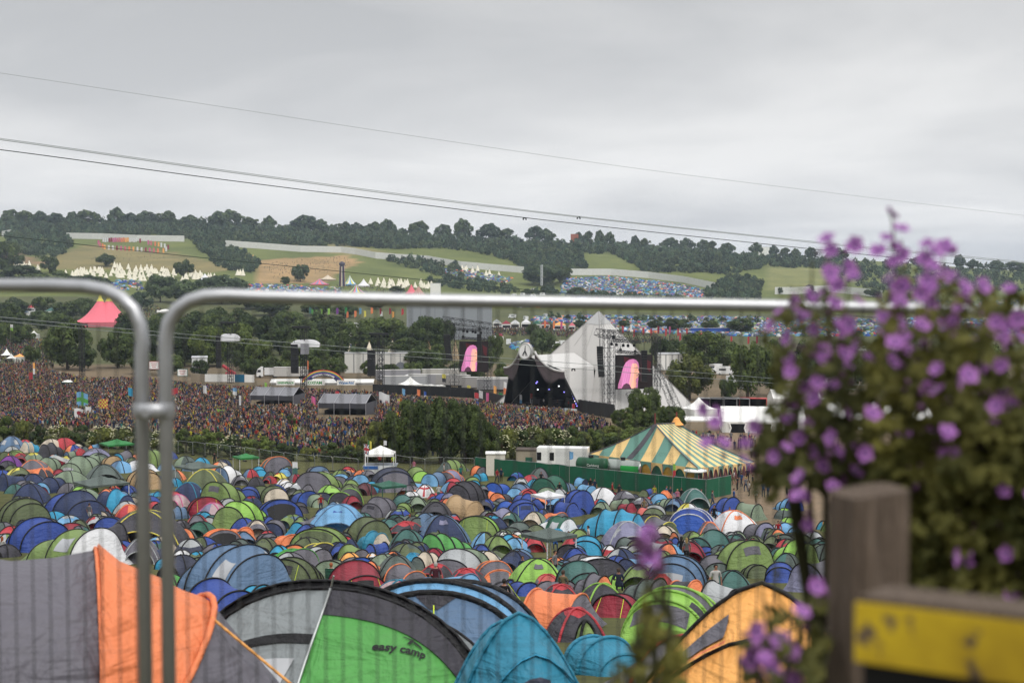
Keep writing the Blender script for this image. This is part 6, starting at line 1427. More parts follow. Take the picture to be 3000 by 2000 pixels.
PP = '''A|820|700|stand|grey|white|brown|short|woman in a grey cardigan and pale skirt standing among tents at left|160
A|20|1012|sit|white|navy|ginger|long|red-haired person in white sitting by the dark tent at the left edge|170
A|1970|236|stand|black|black|black|short|person in black standing by the hedge fence at left|0
B|595|620|stand|red|denim|blonde|short|person in a red shirt beside the bright blue tent|10
B|1678|530|stand|white|teal|brown|long|woman in white and teal in front of the light blue dome|0
B|1262|258|stand|hivis|black|black|short|steward in a yellow high-visibility vest at the white gazebo|20
B|1135|250|sit|red|black|brown|short|person in a red jacket seated under the stewards gazebo|10
B|2215|385|walk|red|navy|brown|short|person in a red jacket walking beside the green fence|40
B|2252|380|stand|navy|black|black|short|person in navy next to the red jacket by the green fence|-20
B|1412|805|sit|grey|black|ginger|long|ginger-haired woman sitting behind the red-trimmed dome|150
B|1650|1236|stand|maroon|denim|greyh|short|grey-haired man in a maroon jumper seen from behind|180
B|690|1250|sit|white|denim|ginger|short|man in a white shirt sitting in a green chair beside the red tent|180
B|790|1238|sit|black|black|brown|short|person in black sitting next to the man in white|150
B|2280|1395|sit|black|black|black|short|person in a black hood at the right of the grey tent|170
B|1880|358|stand|teal|denim|brown|long|person in a teal top near the upper fence|0
B|1728|335|stand|white|black|brown|short|person in white by the grey-green tunnel at the fence|90
B|1450|305|stand|pink|white|brown|long|person in pink standing by the mesh fence right of the gazebo|0
B|1040|488|sit|white|black|brown|short|person sitting behind the maroon dome|0
B|1078|488|sit|black|black|black|short|person in black behind the maroon dome|0
C|268|408|stand|black|black|black|short|person in black in front of the small grey dome by the green fence|0
C|722|468|stand|black|denim|black|short|person in black at the left of a pair by the green fence|0
C|758|478|stand|navy|black|brown|short|person in navy at the right of a pair by the green fence|0
C|922|505|walk|red|black|brown|short|person in a red shirt walking along the green fence|90
C|985|520|stand|black|black|black|long|person in black behind the white shell tent|0
C|437|508|stand|black|navy|brown|short|person in black beside the dark green tunnel|0
C|1308|535|stand|yellow|grey|brown|short|person in yellow along the green fence|20
C|1420|542|walk|blue|black|brown|short|person in blue walking along the green fence|80
C|1455|545|stand|navy|denim|brown|short|person in navy along the green fence|30
C|1520|568|stand|pink|black|blonde|long|woman in pink near the right end of the green fence|10
C|1556|555|stand|black|black|black|short|person in black beside the woman in pink|0
C|1738|570|walk|khaki|denim|brown|short|person in khaki behind the teal dome|90
C|1842|582|walk|grey|denim|brown|short|person with a yellow pack walking past the end of the green fence|100
C|2040|565|walk|blue|denim|brown|short|person in blue walking on the mud path beyond the fence|90
C|1858|718|stand|black|black|black|short|tall person in black standing between blue tents at right|-10
C|2000|742|sit|black|black|brown|short|person in black sitting in front of the blue tent at right|0
C|700|905|stand|white|denim|black|short|man in a white t-shirt beside the teal tunnel|-80
C|1268|918|sit|white|khaki|brown|short|person in white crouching beside the lavender tent|-60
C|1556|1003|stand|black|black|black|long|person with long dark hair in black beside the blonde girl|170
C|1605|1018|stand|grey|black|blonde|long|blonde girl in a grey hoodie seen from behind|180
C|1872|1255|stand|white|black|black|short|woman in a patterned white shirt beside the teal dome|10
C|395|1128|stand|grey|black|black|short|person in grey standing under the grey gazebo|60
C|980|1298|sit|navy|navy|brown|short|person in navy sitting in front of the white and charcoal tent|170
C|470|1318|sit|khaki|denim|brown|short|person in khaki beside the lime dome|150
C|1995|1572|sit|teal|teal|blonde|long|blonde woman in teal behind the orange tent|160
C|2055|1572|sit|black|black|brown|short|person in black leaning beside the blonde woman|150
C|520|958|sit|red|black|brown|short|person in red by the white and green tunnel|0
C|398|970|sit|blue|denim|brown|short|person in blue at the cyan-trimmed tent|0
C|1215|658|stand|khaki|denim|brown|long|person in khaki among the grey domes|0
C|1280|685|sit|blue|denim|brown|short|person in blue among the grey domes|30
C|98|1188|sit|navy|denim|brown|short|person in navy at the edge of the grey gazebo|0
C|2310|500|stand|blue|denim|brown|long|person carrying a flag at the edge of the flowers|0
C|65|635|sit|black|black|ginger|short|person behind the blue vented tunnel|0
D|95|860|stand|red|navy|brown|short|person in red glimpsed left of the wooden post|0
D|95|990|sit|black|black|brown|short|person in black seen between lavender tents by the post|0'''
for r in PP.split('\n'):
    a = r.split('|'); x = pp(a[0], float(a[1]), float(a[2]), a[3], a[4], a[5], a[6], a[7], a[8], float(a[9]))
ch = thing('camp_chair', 'dark green folding camp chair holding the man in white', 'chair', PEOPLE[11].location, PI)
MB().box((0, .05, .42), (.55, .5, .05)).build('seat', fab('dg'), ch); MB().box((0, .30, .72), (.55, .05, .6), rx=-.15).build('backrest', fab('dg'), ch)
for sx in (-1, 1):
    for sy in (-1, 1): MB().tube([(sx*.26, .05+sy*.24, 0), (sx*.26, .05+sy*.22, .42)], .015, 5).build('leg', M_STEEL, ch)
# walkers on the muddy field to the right
WK = []
for (x, y0, y1, lab) in ((655, 270, 560, 'thin dark pole standing among sage green tents at left'), (1165, 220, 520, 'thin dark pole in front of the slate tunnel tent'), (3, 0, 0, '')):
    if not lab: continue
    px, yt = cc('A' if x == 655 else 'B', x, y0); yb = cc('A', 0, y1)[1]; P = hit(px, yb); root = thing('camp_pole', lab, 'pole', P); h = at(px, yt, P.y).z-P.z
    MB().tube([(0, 0, 0), (.05, 0, h*.5), (0, 0, h)], [.035, .028, .018], 6).build('shaft', M_BLACK, root); MB().lathe([(0, h), (.05, h+.03), (0, h+.09)], 8).build('finial', M_STEEL, root)
for i, (px, py) in enumerate([(2170,1298),(2182,1302),(2196,1300),(2212,1304),(2230,1300),(2246,1306),(2262,1300),(2222,1350),(2290,1310),(2310,1325),(2216,1330),(2201,1340),(2268,1352),(2285,1348),(2297,1352),(2255,1395),(2275,1400),(2290,1390),(2300,1402),(2388,1418),(2430,1340),(2532,1320),(2530,1358),(2580,1325),(2455,1318),(2500,1385),(2760,1370),(2150,1420),(2160,1436),(2172,1425),(2185,1440),(2195,1452),(2205,1430),(2140,1410),(2120,1400),(2165,1400),(2190,1410),(2235,1435),(2060,1290),(2075,1294),(2090,1300),(2110,1302),(2040,1286),(2130,1308),(2305,1450),(2250,1460),(2330,1460),(2215,1475)]):
    cols = list(CLO); t = ['navy','black','red','white','black','blue','grey','white'][i % 8]; l = ['denim','black','khaki','black','navy'][i % 5]
    p = hit(px, py); nm = ['walking', 'standing', 'strolling'][i % 3]; r = person(p, random.uniform(0, 6.28), ['walk', 'stand', 'walk'][i % 3], t, l, ['brown', 'black', 'blonde', 'brown'][i % 4], ['short', 'long'][i % 2], random.uniform(.93, 1.05))
    WK.append((r, px, py, t, l, nm))
# nearest rows of the crowd, one by one
rng = np.random.default_rng(21); CR = []
CROWD = [(-200,1100),(-200,1078),(120,1070),(150,1094),(260,1118),(420,1114),(560,1134),(760,1144),(1090,1158),(1200,1172),(1380,1182),(1500,1200),(1640,1212),(1760,1240),(1790,1262),(1700,1275),(1560,1265),(1430,1300),(1240,1345),(1000,1352),(860,1335),(740,1330),(560,1292),(300,1262),(100,1255),(-200,1250)]
CROWD2 = [(-60,985),(60,988),(120,1000),(150,1030),(160,1080),(120,1075),(60,1068),(-60,1064)]
front = [(p, q) for p, q in zip(rng.uniform(380, 1080, 4000), rng.uniform(1230, 1350, 4000)) if inpoly(np.array([p]), np.array([q]), CROWD)[0] and q > 1238][:150]
hp = hits([f[0] for f in front], [f[1] for f in front])
for i, P in enumerate(hp):
    t = ['black','navy','red','white','grey','blue','black','khaki','pink','teal','maroon','orange','yellow','purple'][rng.integers(14)]; l = ['denim','black','navy','khaki'][rng.integers(4)]
    r = person(P, rng.uniform(-.8, .8)+PI*.85, ['stand', 'stand', 'arms', 'hold', 'walk'][rng.integers(5)], t, l, ['brown', 'black', 'blonde', 'brown', 'ginger'][rng.integers(5)], 'long' if rng.random() < .35 else 'short', rng.uniform(.92, 1.06)); CR.append((r, *front[i], t, l))
# the mass behind them
def crowd_templates():
    out = []
    rn = np.random.default_rng(5)
    def ring(z, rx, ry, n=6, cx=0, cy=0): a = np.arange(n)*2*PI/n; return np.stack([cx+rx*np.cos(a), cy+ry*np.sin(a), np.full(n, z)], 1)
    for k in range(6):
        V = []; Q = []; Mi = []
        def loft(rs, mis):
            o = sum(len(v) for v in V); n = len(rs[0])
            for r in rs: V.append(r)
            for i in range(len(rs)-1):
                for j in range(n): Q.append((o+i*n+j, o+i*n+(j+1) % n, o+(i+1)*n+(j+1) % n, o+(i+1)*n+j)); Mi.append(mis[i])
        for s in (-1, 1): loft([ring(0, .06, .07, 5, s*.1, 0), ring(.5, .07, .07, 5, s*.1, .02*s), ring(.92, .10, .11, 5, s*.09)], [1, 1])
        loft([ring(.85, .17, .12), ring(1.05, .15, .11), ring(1.3, .20, .12), ring(1.42, .17, .09), ring(1.50, .06, .06)], [0, 0, 0, 0])
        hx, hy = rn.uniform(-.04, .04, 2); loft([ring(1.48, .055, .06, 6, hx*.5, hy*.5), ring(1.56, .08, .09, 6, hx, hy)], [2]); loft([ring(1.56, .082, .095, 6, hx, hy), ring(1.66, .095, .11, 6, hx, hy), ring(1.74, .05, .06, 6, hx, hy)], [4 if k % 3 else 2, 4])
        for s in (-1, 1):
            if k in (1, 4) and s == 1 or k == 4: pts = [(s*.19, 0, 1.38), (s*.28, -.08, 1.55), (s*.25, -.1, 1.85)]
            elif k == 2: pts = [(s*.19, 0, 1.38), (s*.27, -.05, 1.12), (s*.10, -.28, 1.2)]
            else: pts = [(s*.19, 0, 1.38), (s*.26, .03, 1.1), (s*.24, -.05, .85)]
            rs = [ring(p[2], w, w, 4, p[0], p[1]) for p, w in zip(pts, (.06, .05, .035))]; loft(rs, [0, 2 if k % 2 else 0])
        out.append((np.concatenate(V), np.array(Q), np.array(Mi)))
    return out
def build_crowd():
    rng = np.random.default_rng(9); T = crowd_templates(); tops = ['black','navy','red','white','grey','blue','black','khaki','pink','teal','maroon','green','black','purple','black','navy','grey','denim','black','denim','maroon','khaki','black','navy','yellow','grey','orange','navy','black','black']
    mats = [clo(c) for c in dict.fromkeys(tops+['denim', 'black', 'khaki'])]; idx = {m.name: i for i, m in enumerate(mats)}; nS = len(mats); mats += [SK, hairm('brown'), hairm('black'), hairm('blonde'), mat('hat_straw', '#a8987a', rough=.8)]
    Ps = []
    for poly, n in ((CROWD, 15000), (CROWD2, 1300), ([(1440,985),(1600,985),(1690,990),(1690,965),(1600,955),(1440,960)], 900), ([(330,905),(430,935),(560,945),(560,930),(400,880)], 500), ([(985,835),(1260,835),(1260,860),(1000,870)], 500), ([(760,772),(1010,752),(1050,772),(960,800),(800,815)], 260), ([(250,745),(480,745),(500,765),(260,765)], 40), ([(1830,1000),(2020,985),(2020,1005),(1830,1010)], 100), ([(2000,1284),(2300,1290),(2300,1320),(2160,1318),(2000,1300)], 40)):
        a = np.array(poly, float); hh = hits(a[:, 0], a[:, 1]); lo, hi = hh.min(0), hh.max(0); got = []
        while sum(len(g) for g in got) < n:
            x = rng.uniform(lo[0], hi[0], n*3); y = rng.uniform(lo[1], hi[1], n*3); z = G(x, y); dep = y*CT-z*ST; px = 1500+F*x/dep; py = 1000-F*(y*ST+z*CT)/dep; k = inpoly(px, py, poly)
            k &= ~(inpoly(px, py, [(380,1238),(1080,1238),(1080,1352),(380,1352)]) & (rng.random(len(px)) < .45)) if n == 15000 else k
            if n == 15000:
                for bx in ((735,880,1165,1200), (930,1095,1195,1240)): k &= ~((px > bx[0]) & (px < bx[1]) & (py > bx[2]) & (py < bx[3]))
            got.append(np.stack([x, y, z], 1)[k])
        Ps.append(np.concatenate(got)[:n])
    P = np.concatenate(Ps); Vs = []; Qs = []; Ms = []; o = 0
    for p in P:
        V, Q, Mi = T[rng.integers(6)]; a = rng.normal(PI*.85, .5); s = rng.uniform(.9, 1.08); c, d = math.cos(a), math.sin(a)
        s *= .94; W = np.stack([(V[:, 0]*c-V[:, 1]*d)*s*1.08+p[0], (V[:, 0]*d+V[:, 1]*c)*s*1.08+p[1], V[:, 2]*s+p[2]], 1)
        ti = idx['cloth_'+tops[rng.integers(len(tops))]]; li = idx['cloth_'+['denim', 'black', 'navy', 'khaki', 'black'][rng.integers(5)]]; hi = nS+1+(rng.integers(3) if rng.random() < .86 else 3)
        m = np.select([Mi == 0, Mi == 1, Mi == 2], [ti, li, nS], hi); Vs.append(W); Qs.append(Q+o); Ms.append(m); o += len(V)
    tag(npmesh('festival_crowd', np.concatenate(Vs), np.concatenate(Qs), np.concatenate(Ms), mats), 'dense crowd filling the arena before the stage', kind='stuff')
build_crowd()
# a few performers on the deck
for i, (t, c) in enumerate(((-2, 'white'), (2.5, 'black'), (6.0, 'red'), (-6, 'navy'))):
    q = pc+TA(t, 15.5, 1.6); person(q, -PI/4, 'hold', c, 'black', 'brown', 'short', 1.0, ['performer in white standing centre stage', 'performer in black right of centre stage', 'performer in red at the right side of the stage', 'performer in navy at the left side of the stage'][i])
# ================================================================ FLAGS
FLAGS = []
def flag(px, py, d, wpx, hpx, cols, label, pat='v', rz=None, polepx=None, feather=False, group=None):
    """cloth top-left at px,py; pole down to the ground"""
    t = at(px, py, d); g = gz(t.x, t.y); H = t.z-g; e_ = 1.3 if 250 < d < 500 else 1; wpx *= e_; hpx *= e_; w = wpx/F*d; h = hpx/F*d; root = thing('flag', label, 'flag', (t.x, t.y, g), R(rz if rz is not None else random.uniform(-30, 30)), group)
    MB().tube([(0, 0, 0), (0, 0, H+.1)], .022 if d < 250 else .04, 5).build('pole', mat('flag_pole', '#8a867e', rough=.6), root)
    n = len(cols); ph = random.uniform(0, 6); dr = random.uniform(.1, .5)
    def S(u, v): s = math.sin(PI*.5*u); return Vector((w*u*(1-.12*dr), .12*w*math.sin(5*u+ph)*u**.5, H-h*v*(1-.25*u*(feather))-dr*w*.6*u*u-.05*w*math.sin(6*u+ph)))
    f = {'v': lambda u, v: int(u*n) % n, 'h': lambda u, v: int(v*n) % n, 'x': lambda u, v: 1 if abs(u-.5) < .12 or abs(v-.5) < .17 else 0, 'j': lambda u, v: 1 if (abs(u-.5) < .09 or abs(v-.5) < .12) else (2 if (abs(u-.5) < .15 or abs(v-.5) < .2 or abs(u-v) < .08 or abs(u+v-1) < .08) else 0), 'd': lambda u, v: 1 if (u-.5)**2+(v-.5)**2 < .06 else 0, 'g': lambda u, v: 1 if (int(u*6)+int(v*5)) % 2 else 0}[pat]
    MB().grid(S, 20 if pat in 'xjg' else 12, 14 if pat in 'xjgd' else 8, f).build('cloth', [fab(c) for c in cols], root, smooth=True); FLAGS.append((root, px, py)); return root
flag(150, 1335, 190, 62, 40, ['wh', 'cr'], 'white flag with a red emblem flying over the tents at left', 'd', 8)
flag(1066, 1300, 168, 16, 30, ['nb', 'rd', 'wh'], 'union jack flag beside the stewards gazebo', 'j'); flag(1078, 1290, 169, 12, 24, ['gz', 'ye'], 'green and yellow flag beside the stewards gazebo', 'v'); flag(1124, 1290, 170, 9, 14, ['wh'], 'small white pennant above the stewards gazebo')
flag(1668, 1322, 138, 12, 26, ['lb'], 'light blue teardrop flag before the white container', feather=True); flag(1971, 1358, 132, 9, 42, ['lg', 'rd'], 'tall lime green feather flag on a red pole in front of the striped marquee', 'h', feather=True); flag(856, 1352, 165, 16, 36, ['wh', 'te'], 'white and teal flag among tents left of the gazebo', 'h')
flag(224, 1148, 330, 26, 34, ['lb', 'bg'], 'pale blue flag with a green cross in the left crowd', 'x', 20); flag(287, 1168, 315, 22, 22, ['rd', 'ye'], 'red and yellow chequered flag in the left crowd', 'g'); flag(217, 1196, 300, 24, 22, ['wh', 'cr'], 'white flag with a red disc low in the left crowd', 'd'); flag(250, 1190, 302, 16, 20, ['wh'], 'plain white flag beside the red disc flag')
flag(522, 1136, 345, 22, 14, ['rd'], 'red flag just right of the steel fence posts', rz=150); flag(375, 1135, 350, 12, 18, ['cy'], 'small cyan flag left of the steel fence posts'); flag(80, 1205, 300, 24, 20, ['nb', 'pk', 'wh'], 'blue and pink flag at the far left of the crowd', 'j'); flag(635, 1196, 305, 34, 12, ['lg'], 'long lime green streamer flag in the crowd'); flag(700, 1158, 320, 5, 22, ['wh'], 'narrow white flag near the blue awning')
flag(880, 1240, 285, 22, 16, ['ye'], 'yellow flag in the near part of the crowd'); flag(1110, 1148, 350, 28, 30, ['wh'], 'large white flag behind the near mixing tent'); flag(982, 1145, 360, 10, 26, ['rd', 'wh'], 'red and white flag left of the white flag', 'h'); flag(992, 1155, 358, 14, 14, ['lb', 'wh'], 'light blue and white flag in mid crowd', 'h'); flag(912, 1160, 345, 10, 20, ['pk'], 'pink pennant between the two mixing tents'); flag(848, 1180, 330, 5, 24, ['or', 'ye'], 'orange and yellow feather flag by the left mixing tent', 'h'); flag(1092, 1180, 330, 9, 28, ['rd', 'or'], 'red flag right of the near mixing tent', 'h'); flag(1135, 1190, 325, 14, 14, ['te'], 'teal flag against the dark trees'); flag(1164, 1168, 350, 8, 20, ['ye', 'or'], 'yellow and orange flag against the dark trees', 'h')
flag(1178, 1138, 380, 8, 18, ['lb'], 'blue feather flag below the white peaked canopy', feather=True); flag(1222, 1140, 380, 8, 22, ['or'], 'orange feather flag below the white peaked canopy', feather=True); flag(1242, 1146, 378, 6, 20, ['bb', 'wh'], 'blue and white feather flag by the small canopy', 'h', feather=True)
flag(1368, 1128, 380, 9, 24, ['ye', 'lg'], 'yellow and lime flag left of the stage', 'h'); flag(1390, 1150, 360, 10, 26, ['rd', 'lb'], 'red and blue flag in the flag cluster left of the stage', 'h'); flag(1403, 1143, 362, 10, 34, ['wh', 'dk'], 'white and dark flag in the cluster left of the stage', 'h'); flag(1395, 1175, 345, 7, 20, ['bb'], 'blue flag low in the cluster left of the stage'); flag(1424, 1150, 360, 8, 24, ['pk'], 'pink flag left of the stage mouth', feather=True); flag(1446, 1130, 372, 7, 36, ['am', 'wh'], 'amber and white flag beside the stage mouth', 'h'); flag(1475, 1118, 375, 7, 28, ['wh', 'or'], 'white and orange flag at the left edge of the stage mouth', 'h'); flag(1461, 1150, 360, 9, 20, ['gz'], 'green flag at the left edge of the stage')
flag(1512, 1136, 345, 7, 40, ['rd', 'ye', 'lb'], 'red, yellow and blue flag in front of the stage mouth', 'h'); flag(1522, 1155, 342, 6, 24, ['wh', 'lb'], 'white and pale blue flag in front of the stage mouth', 'h'); flag(1553, 1152, 342, 6, 24, ['rd', 'wh'], 'red and white feather flag before the stage', 'h'); flag(1676, 1182, 325, 6, 28, ['rd', 'wh'], 'red and white flag at the right of the stage', 'h'); flag(1672, 1206, 312, 14, 24, ['wh', 'rd'], 'white over red flag at the right of the stage', 'h')
flag(1295, 1095, 400, 9, 18, ['ye', 'dk'], 'yellow and black flag in front of the lorries', 'h'); flag(900, 1056, 430, 4, 20, ['or'], 'orange pennant above the rainbow sign'); flag(96, 1062, 400, 5, 26, ['am', 'wh'], 'amber and white feather flag in the left crowd', 'h'); flag(84, 1090, 395, 10, 16, ['rd'], 'red flag at the far left crowd'); flag(30, 950, 560, 8, 18, ['wh', 'lg'], 'white and lime flag by the left trees', 'h'); flag(595, 1128, 350, 8, 18, ['wh'], 'white flag near the blue banner fence'); flag(682, 1135, 345, 10, 16, ['lb', 'wh'], 'pale blue flag left of the left mixing tent', 'h'); flag(775, 1120, 380, 7, 14, ['lg'], 'small lime flag below the charity stall')
flag(2232, 1340, 175, 9, 40, ['te'], 'teal feather flag before the big marquee', feather=True) if False else None
def ftop(i): return
# feather flags far left of the grey stage and along the far walkway
for i, (px, py, c) in enumerate([(912,905,'bg'),(925,908,'lg'),(960,903,'lg'),(985,902,'pu'),(1010,900,'gz'),(1015,912,'or'),(1038,910,'or'),(1052,902,'lb'),(1066,910,'ye'),(1086,900,'or'),(1112,902,'cr'),(1114,912,'wh'),(1140,902,'cr'),(1148,912,'am'),(1176,904,'rd'),(1192,912,'or'),(905,900,'te'),(940,905,'lg')]):
    flag(px, py, 830, 7, 20, [c], '%s feather flag in the far row left of the grey box stage' % CN[c], feather=True, group='feather flags by the grey box stage')
for i, (px, py, c) in enumerate([(1822,955,'rd'),(1846,950,'wh'),(1882,960,'rd'),(1905,962,'rd'),(1926,955,'cr'),(1948,962,'rd'),(1960,956,'pk'),(1984,962,'rd'),(2010,962,'rd'),(1855,966,'rd'),(1990,975,'rd'),(2060,985,'rd'),(2110,985,'pk'),(2140,985,'rd'),(2190,985,'rd'),(2215,985,'cr'),(1594,938,'or'),(1620,940,'or'),(1642,942,'pk')]):
    flag(px, py, 700, 6, 24, [c], '%s feather flag in the far row right of the pyramid' % CN[c] if px > 1700 else '%s feather flag above the food stalls left of the pyramid' % CN[c], feather=True, group='feather flags along the far walkway')
# banner ring on the hillside
ring = [(300+12*i, 700) for i in range(9)]+[(408, 703), (432, 708), (440, 710), (452, 712), (462, 714), (470, 716), (480, 718), (490, 722)]+[(286, 708), (290, 714), (298, 718)]+[(304+12*i, 722+i*.8) for i in range(14)]+[(476, 732), (484, 728)]
ring += [(306+12*i, 701) for i in range(8)]
protos = {}
for i, (px, py) in enumerate(ring):
    c = ['wh', 'pk', 'am', 'cr', 'or', 'wh', 'rp'][(i*5) % 7]; P = hit(px, py+10)
    if c not in protos:
        root = thing('banner_pole', '%s upright banner in the ring of banners on the left hillside' % CN[c], 'banner', P, 0, 'upright banners in a ring on the hillside')
        MB().tube([(0, 0, 0), (0, 0, 6.4)], .12, 5).build('pole', mat('flag_pole', '#8a867e'), root); MB().grid(lambda u, v: Vector((.1+2.3*u, .15*math.sin(4*u+3*v), 6.3-5.6*v)), 4, 6).build('cloth', fab(c), root); protos[c] = root
    else:
        root = copy_tree(protos[c]); root.location = P
# ================================================================ TIPIS and far tents
def tipi(px, py, h, w, label, loc=None, group=None, poles=True, col='#d8cdb8'):
    P = hit(px, py); root = thing('tipi', label, 'tipi', P, random.uniform(0, 6), group); m = mat('canvas_'+col, col, rough=.85, var=.10)
    MB().lathe([(w, 0), (w*.52, h*.46), (w*.06, h*.96)], 12).build('canvas', m, root, smooth=True)
    if poles:
        mb = MB()
        for k in range(6): a = k*1.05; mb.tube([(math.cos(a)*w*.1, math.sin(a)*w*.1, h*.85), (-math.cos(a)*w*.14, -math.sin(a)*w*.14, h*1.13)], .05, 4)
        mb.build('poles', mat('tipi_pole', '#6a5238'), root); MB().add([(w*.62, -.25, .1), (w*.62, .25, .1), (w*.42, .1, h*.5), (w*.42, -.1, h*.5)], [(0, 1, 2, 3)]).build('door_flap', mat('tipi_door', '#b8a98c'), root).location.x = .12*w
    return root
for (px, yt, yb, wp, col, lab) in ((1024, 1004, 1034, 16, '#d8cdb8', 'small pale tipi far left in the row behind the white wall'), (1042, 1010, 1034, 12, '#c8b89a', 'narrow tipi second from the left behind the white wall'), (1082, 1000, 1034, 26, '#d8cdb8', 'cream tipi with crossed poles behind the thin speaker tower'), (1150, 996, 1034, 30, '#d8cdb8', 'large cream tipi with an orange hem above the white wall'), (1256, 1002, 1030, 24, '#8c7458', 'brown canvas tipi roof among the trees'), (1334, 1000, 1050, 30, '#a08c70', 'pale brown tipi in front of the left video screen')):
    p = hit(px, yb+6); d = p.y; t = at(px, yt, d); b = at(px, yb, d); w = wp/F*d/2; root = thing('tipi', lab, 'tipi', (p.x, p.y, p.z), random.uniform(0, 6)); h = t.z-p.z; hb = b.z-p.z
    m = mat('canvas_'+col, col, rough=.85, var=.1); MB().lathe([(w*1.02*h/(t.z-b.z) if h < 9 else w*1.25, 0), (w, max(.1, hb)), (w*.06, h*.97)], 14).build('canvas', m, root, smooth=True)
    mb = MB()
    for k in range(6): a = k*1.05; mb.tube([(math.cos(a)*w*.1, math.sin(a)*w*.1, h*.9), (-math.cos(a)*w*.25, -math.sin(a)*w*.25, h*1.08)], .06, 4)
    mb.build('poles', mat('tipi_pole', '#6a5238'), root)
GT = 'white canvas tipis packed on the far hillside'; LT = 'white pointed canvas tipi in the packed rows at the foot of the left hillside'
tp0 = tipi(330, 800, 7.2, 2.9, LT, group=GT, poles=True, col='#e0dac8'); rng = np.random.default_rng(4); n = 1
REG = [([(322,808),(330,782),(420,786),(520,800),(640,815),(600,822),(470,826),(380,822)], 95), ([(18,782),(60,774),(110,782),(118,796),(70,800),(20,790)], 22), ([(170,800),(300,792),(318,806),(310,818),(200,812)], 34), ([(1078,832),(1160,828),(1270,836),(1255,848),(1130,846)], 34), ([(1330,782),(1420,792),(1480,806),(1440,812),(1350,806)], 10), ([(2465,752),(2560,760),(2560,766),(2470,760)], 9), ([(690,800),(720,806),(700,815)], 5)]
for poly, k in REG:
    a = np.array(poly, float); px = rng.uniform(a[:, 0].min(), a[:, 0].max(), k*14); py = rng.uniform(a[:, 1].min(), a[:, 1].max(), k*14); s = inpoly(px, py, poly); P = hits(px[s][:k], py[s][:k])
    lab = LT if a[0, 0] < 1000 else ('white pointed tipi in the cluster just above the fence rail right of the ribbon tower' if a[0, 0] < 1300 else ('white tipi among the tents below the perimeter fence' if a[0, 0] < 2000 else 'white tipi in the short row on the right skyline'))
    for p in P:
        o = copy_tree(tp0); o.location = p; sc_ = rng.uniform(.75, 1.05); o.scale = (sc_*1.0, sc_*1.0, sc_*rng.uniform(.9, 1.1)); o.rotation_euler.z = rng.uniform(0, 6); o['label'] = lab; o['group'] = GT if lab == LT else lab.split(' just')[0]+'s'
# food stalls and the like in the middle distance
for i, (px, yt, yb, wp, c) in enumerate([(1483,938,956,28,'cr'),(1509,936,954,28,'wh'),(1541,934,954,28,'wh'),(1572,938,956,26,'dg'),(1598,940,956,26,'cr'),(1640,942,958,36,'am'),(1676,944,960,20,'rp'),(1455,934,950,24,'lgy'),(1465,975,990,20,'cr'),(90,892,905,60,'rd'),(60,905,920,40,'sb'),(150,900,918,34,'te'),(200,885,900,60,'be'),(250,890,905,30,'be')]):
    d = hit(px, yb+8).y; p = on(px, d); h = at(px, yt, d).z-p.z; w = wp/F*d; root = thing('food_stall', ['%s roofed stall left of the pyramid peak, beyond the trees', '%s roofed stall among the trees at far left'][px < 400] % CN[c], 'stall', p, random.uniform(-.2, .2), 'far stalls')
    if i in (1,): root['label'] = 'white peaked stall left of the pale peaked stall near the grey stage'
    if i == 2: root['label'] = 'white peaked stall next to the dark green roofed stall'
    if i == 4: root['label'] = 'crimson roofed stall next to the amber roofed stall'
    if i == 8: root['label'] = 'small crimson stall right beside the grey box stage'
    if i == 12: root['label'] = 'long beige roofed stall left of the big pink tent'
    mb = MB(); e = h*.6; mb.grid(lambda u, v: Vector(((u-.5)*w, (v-.5)*w*.7, e+(h-e)*(1-max(abs(2*u-1), abs(2*v-1))))), 6, 6); mb.build('roof', fab(c), root); MB().box((0, 0, e/2), (w*.94, w*.64, e)).build('wall', M_WHITE, root); MB().box((0, -w*.33, e*.5), (w*.8, .1, e*.5)).build('counter_opening', M_DARK, root)
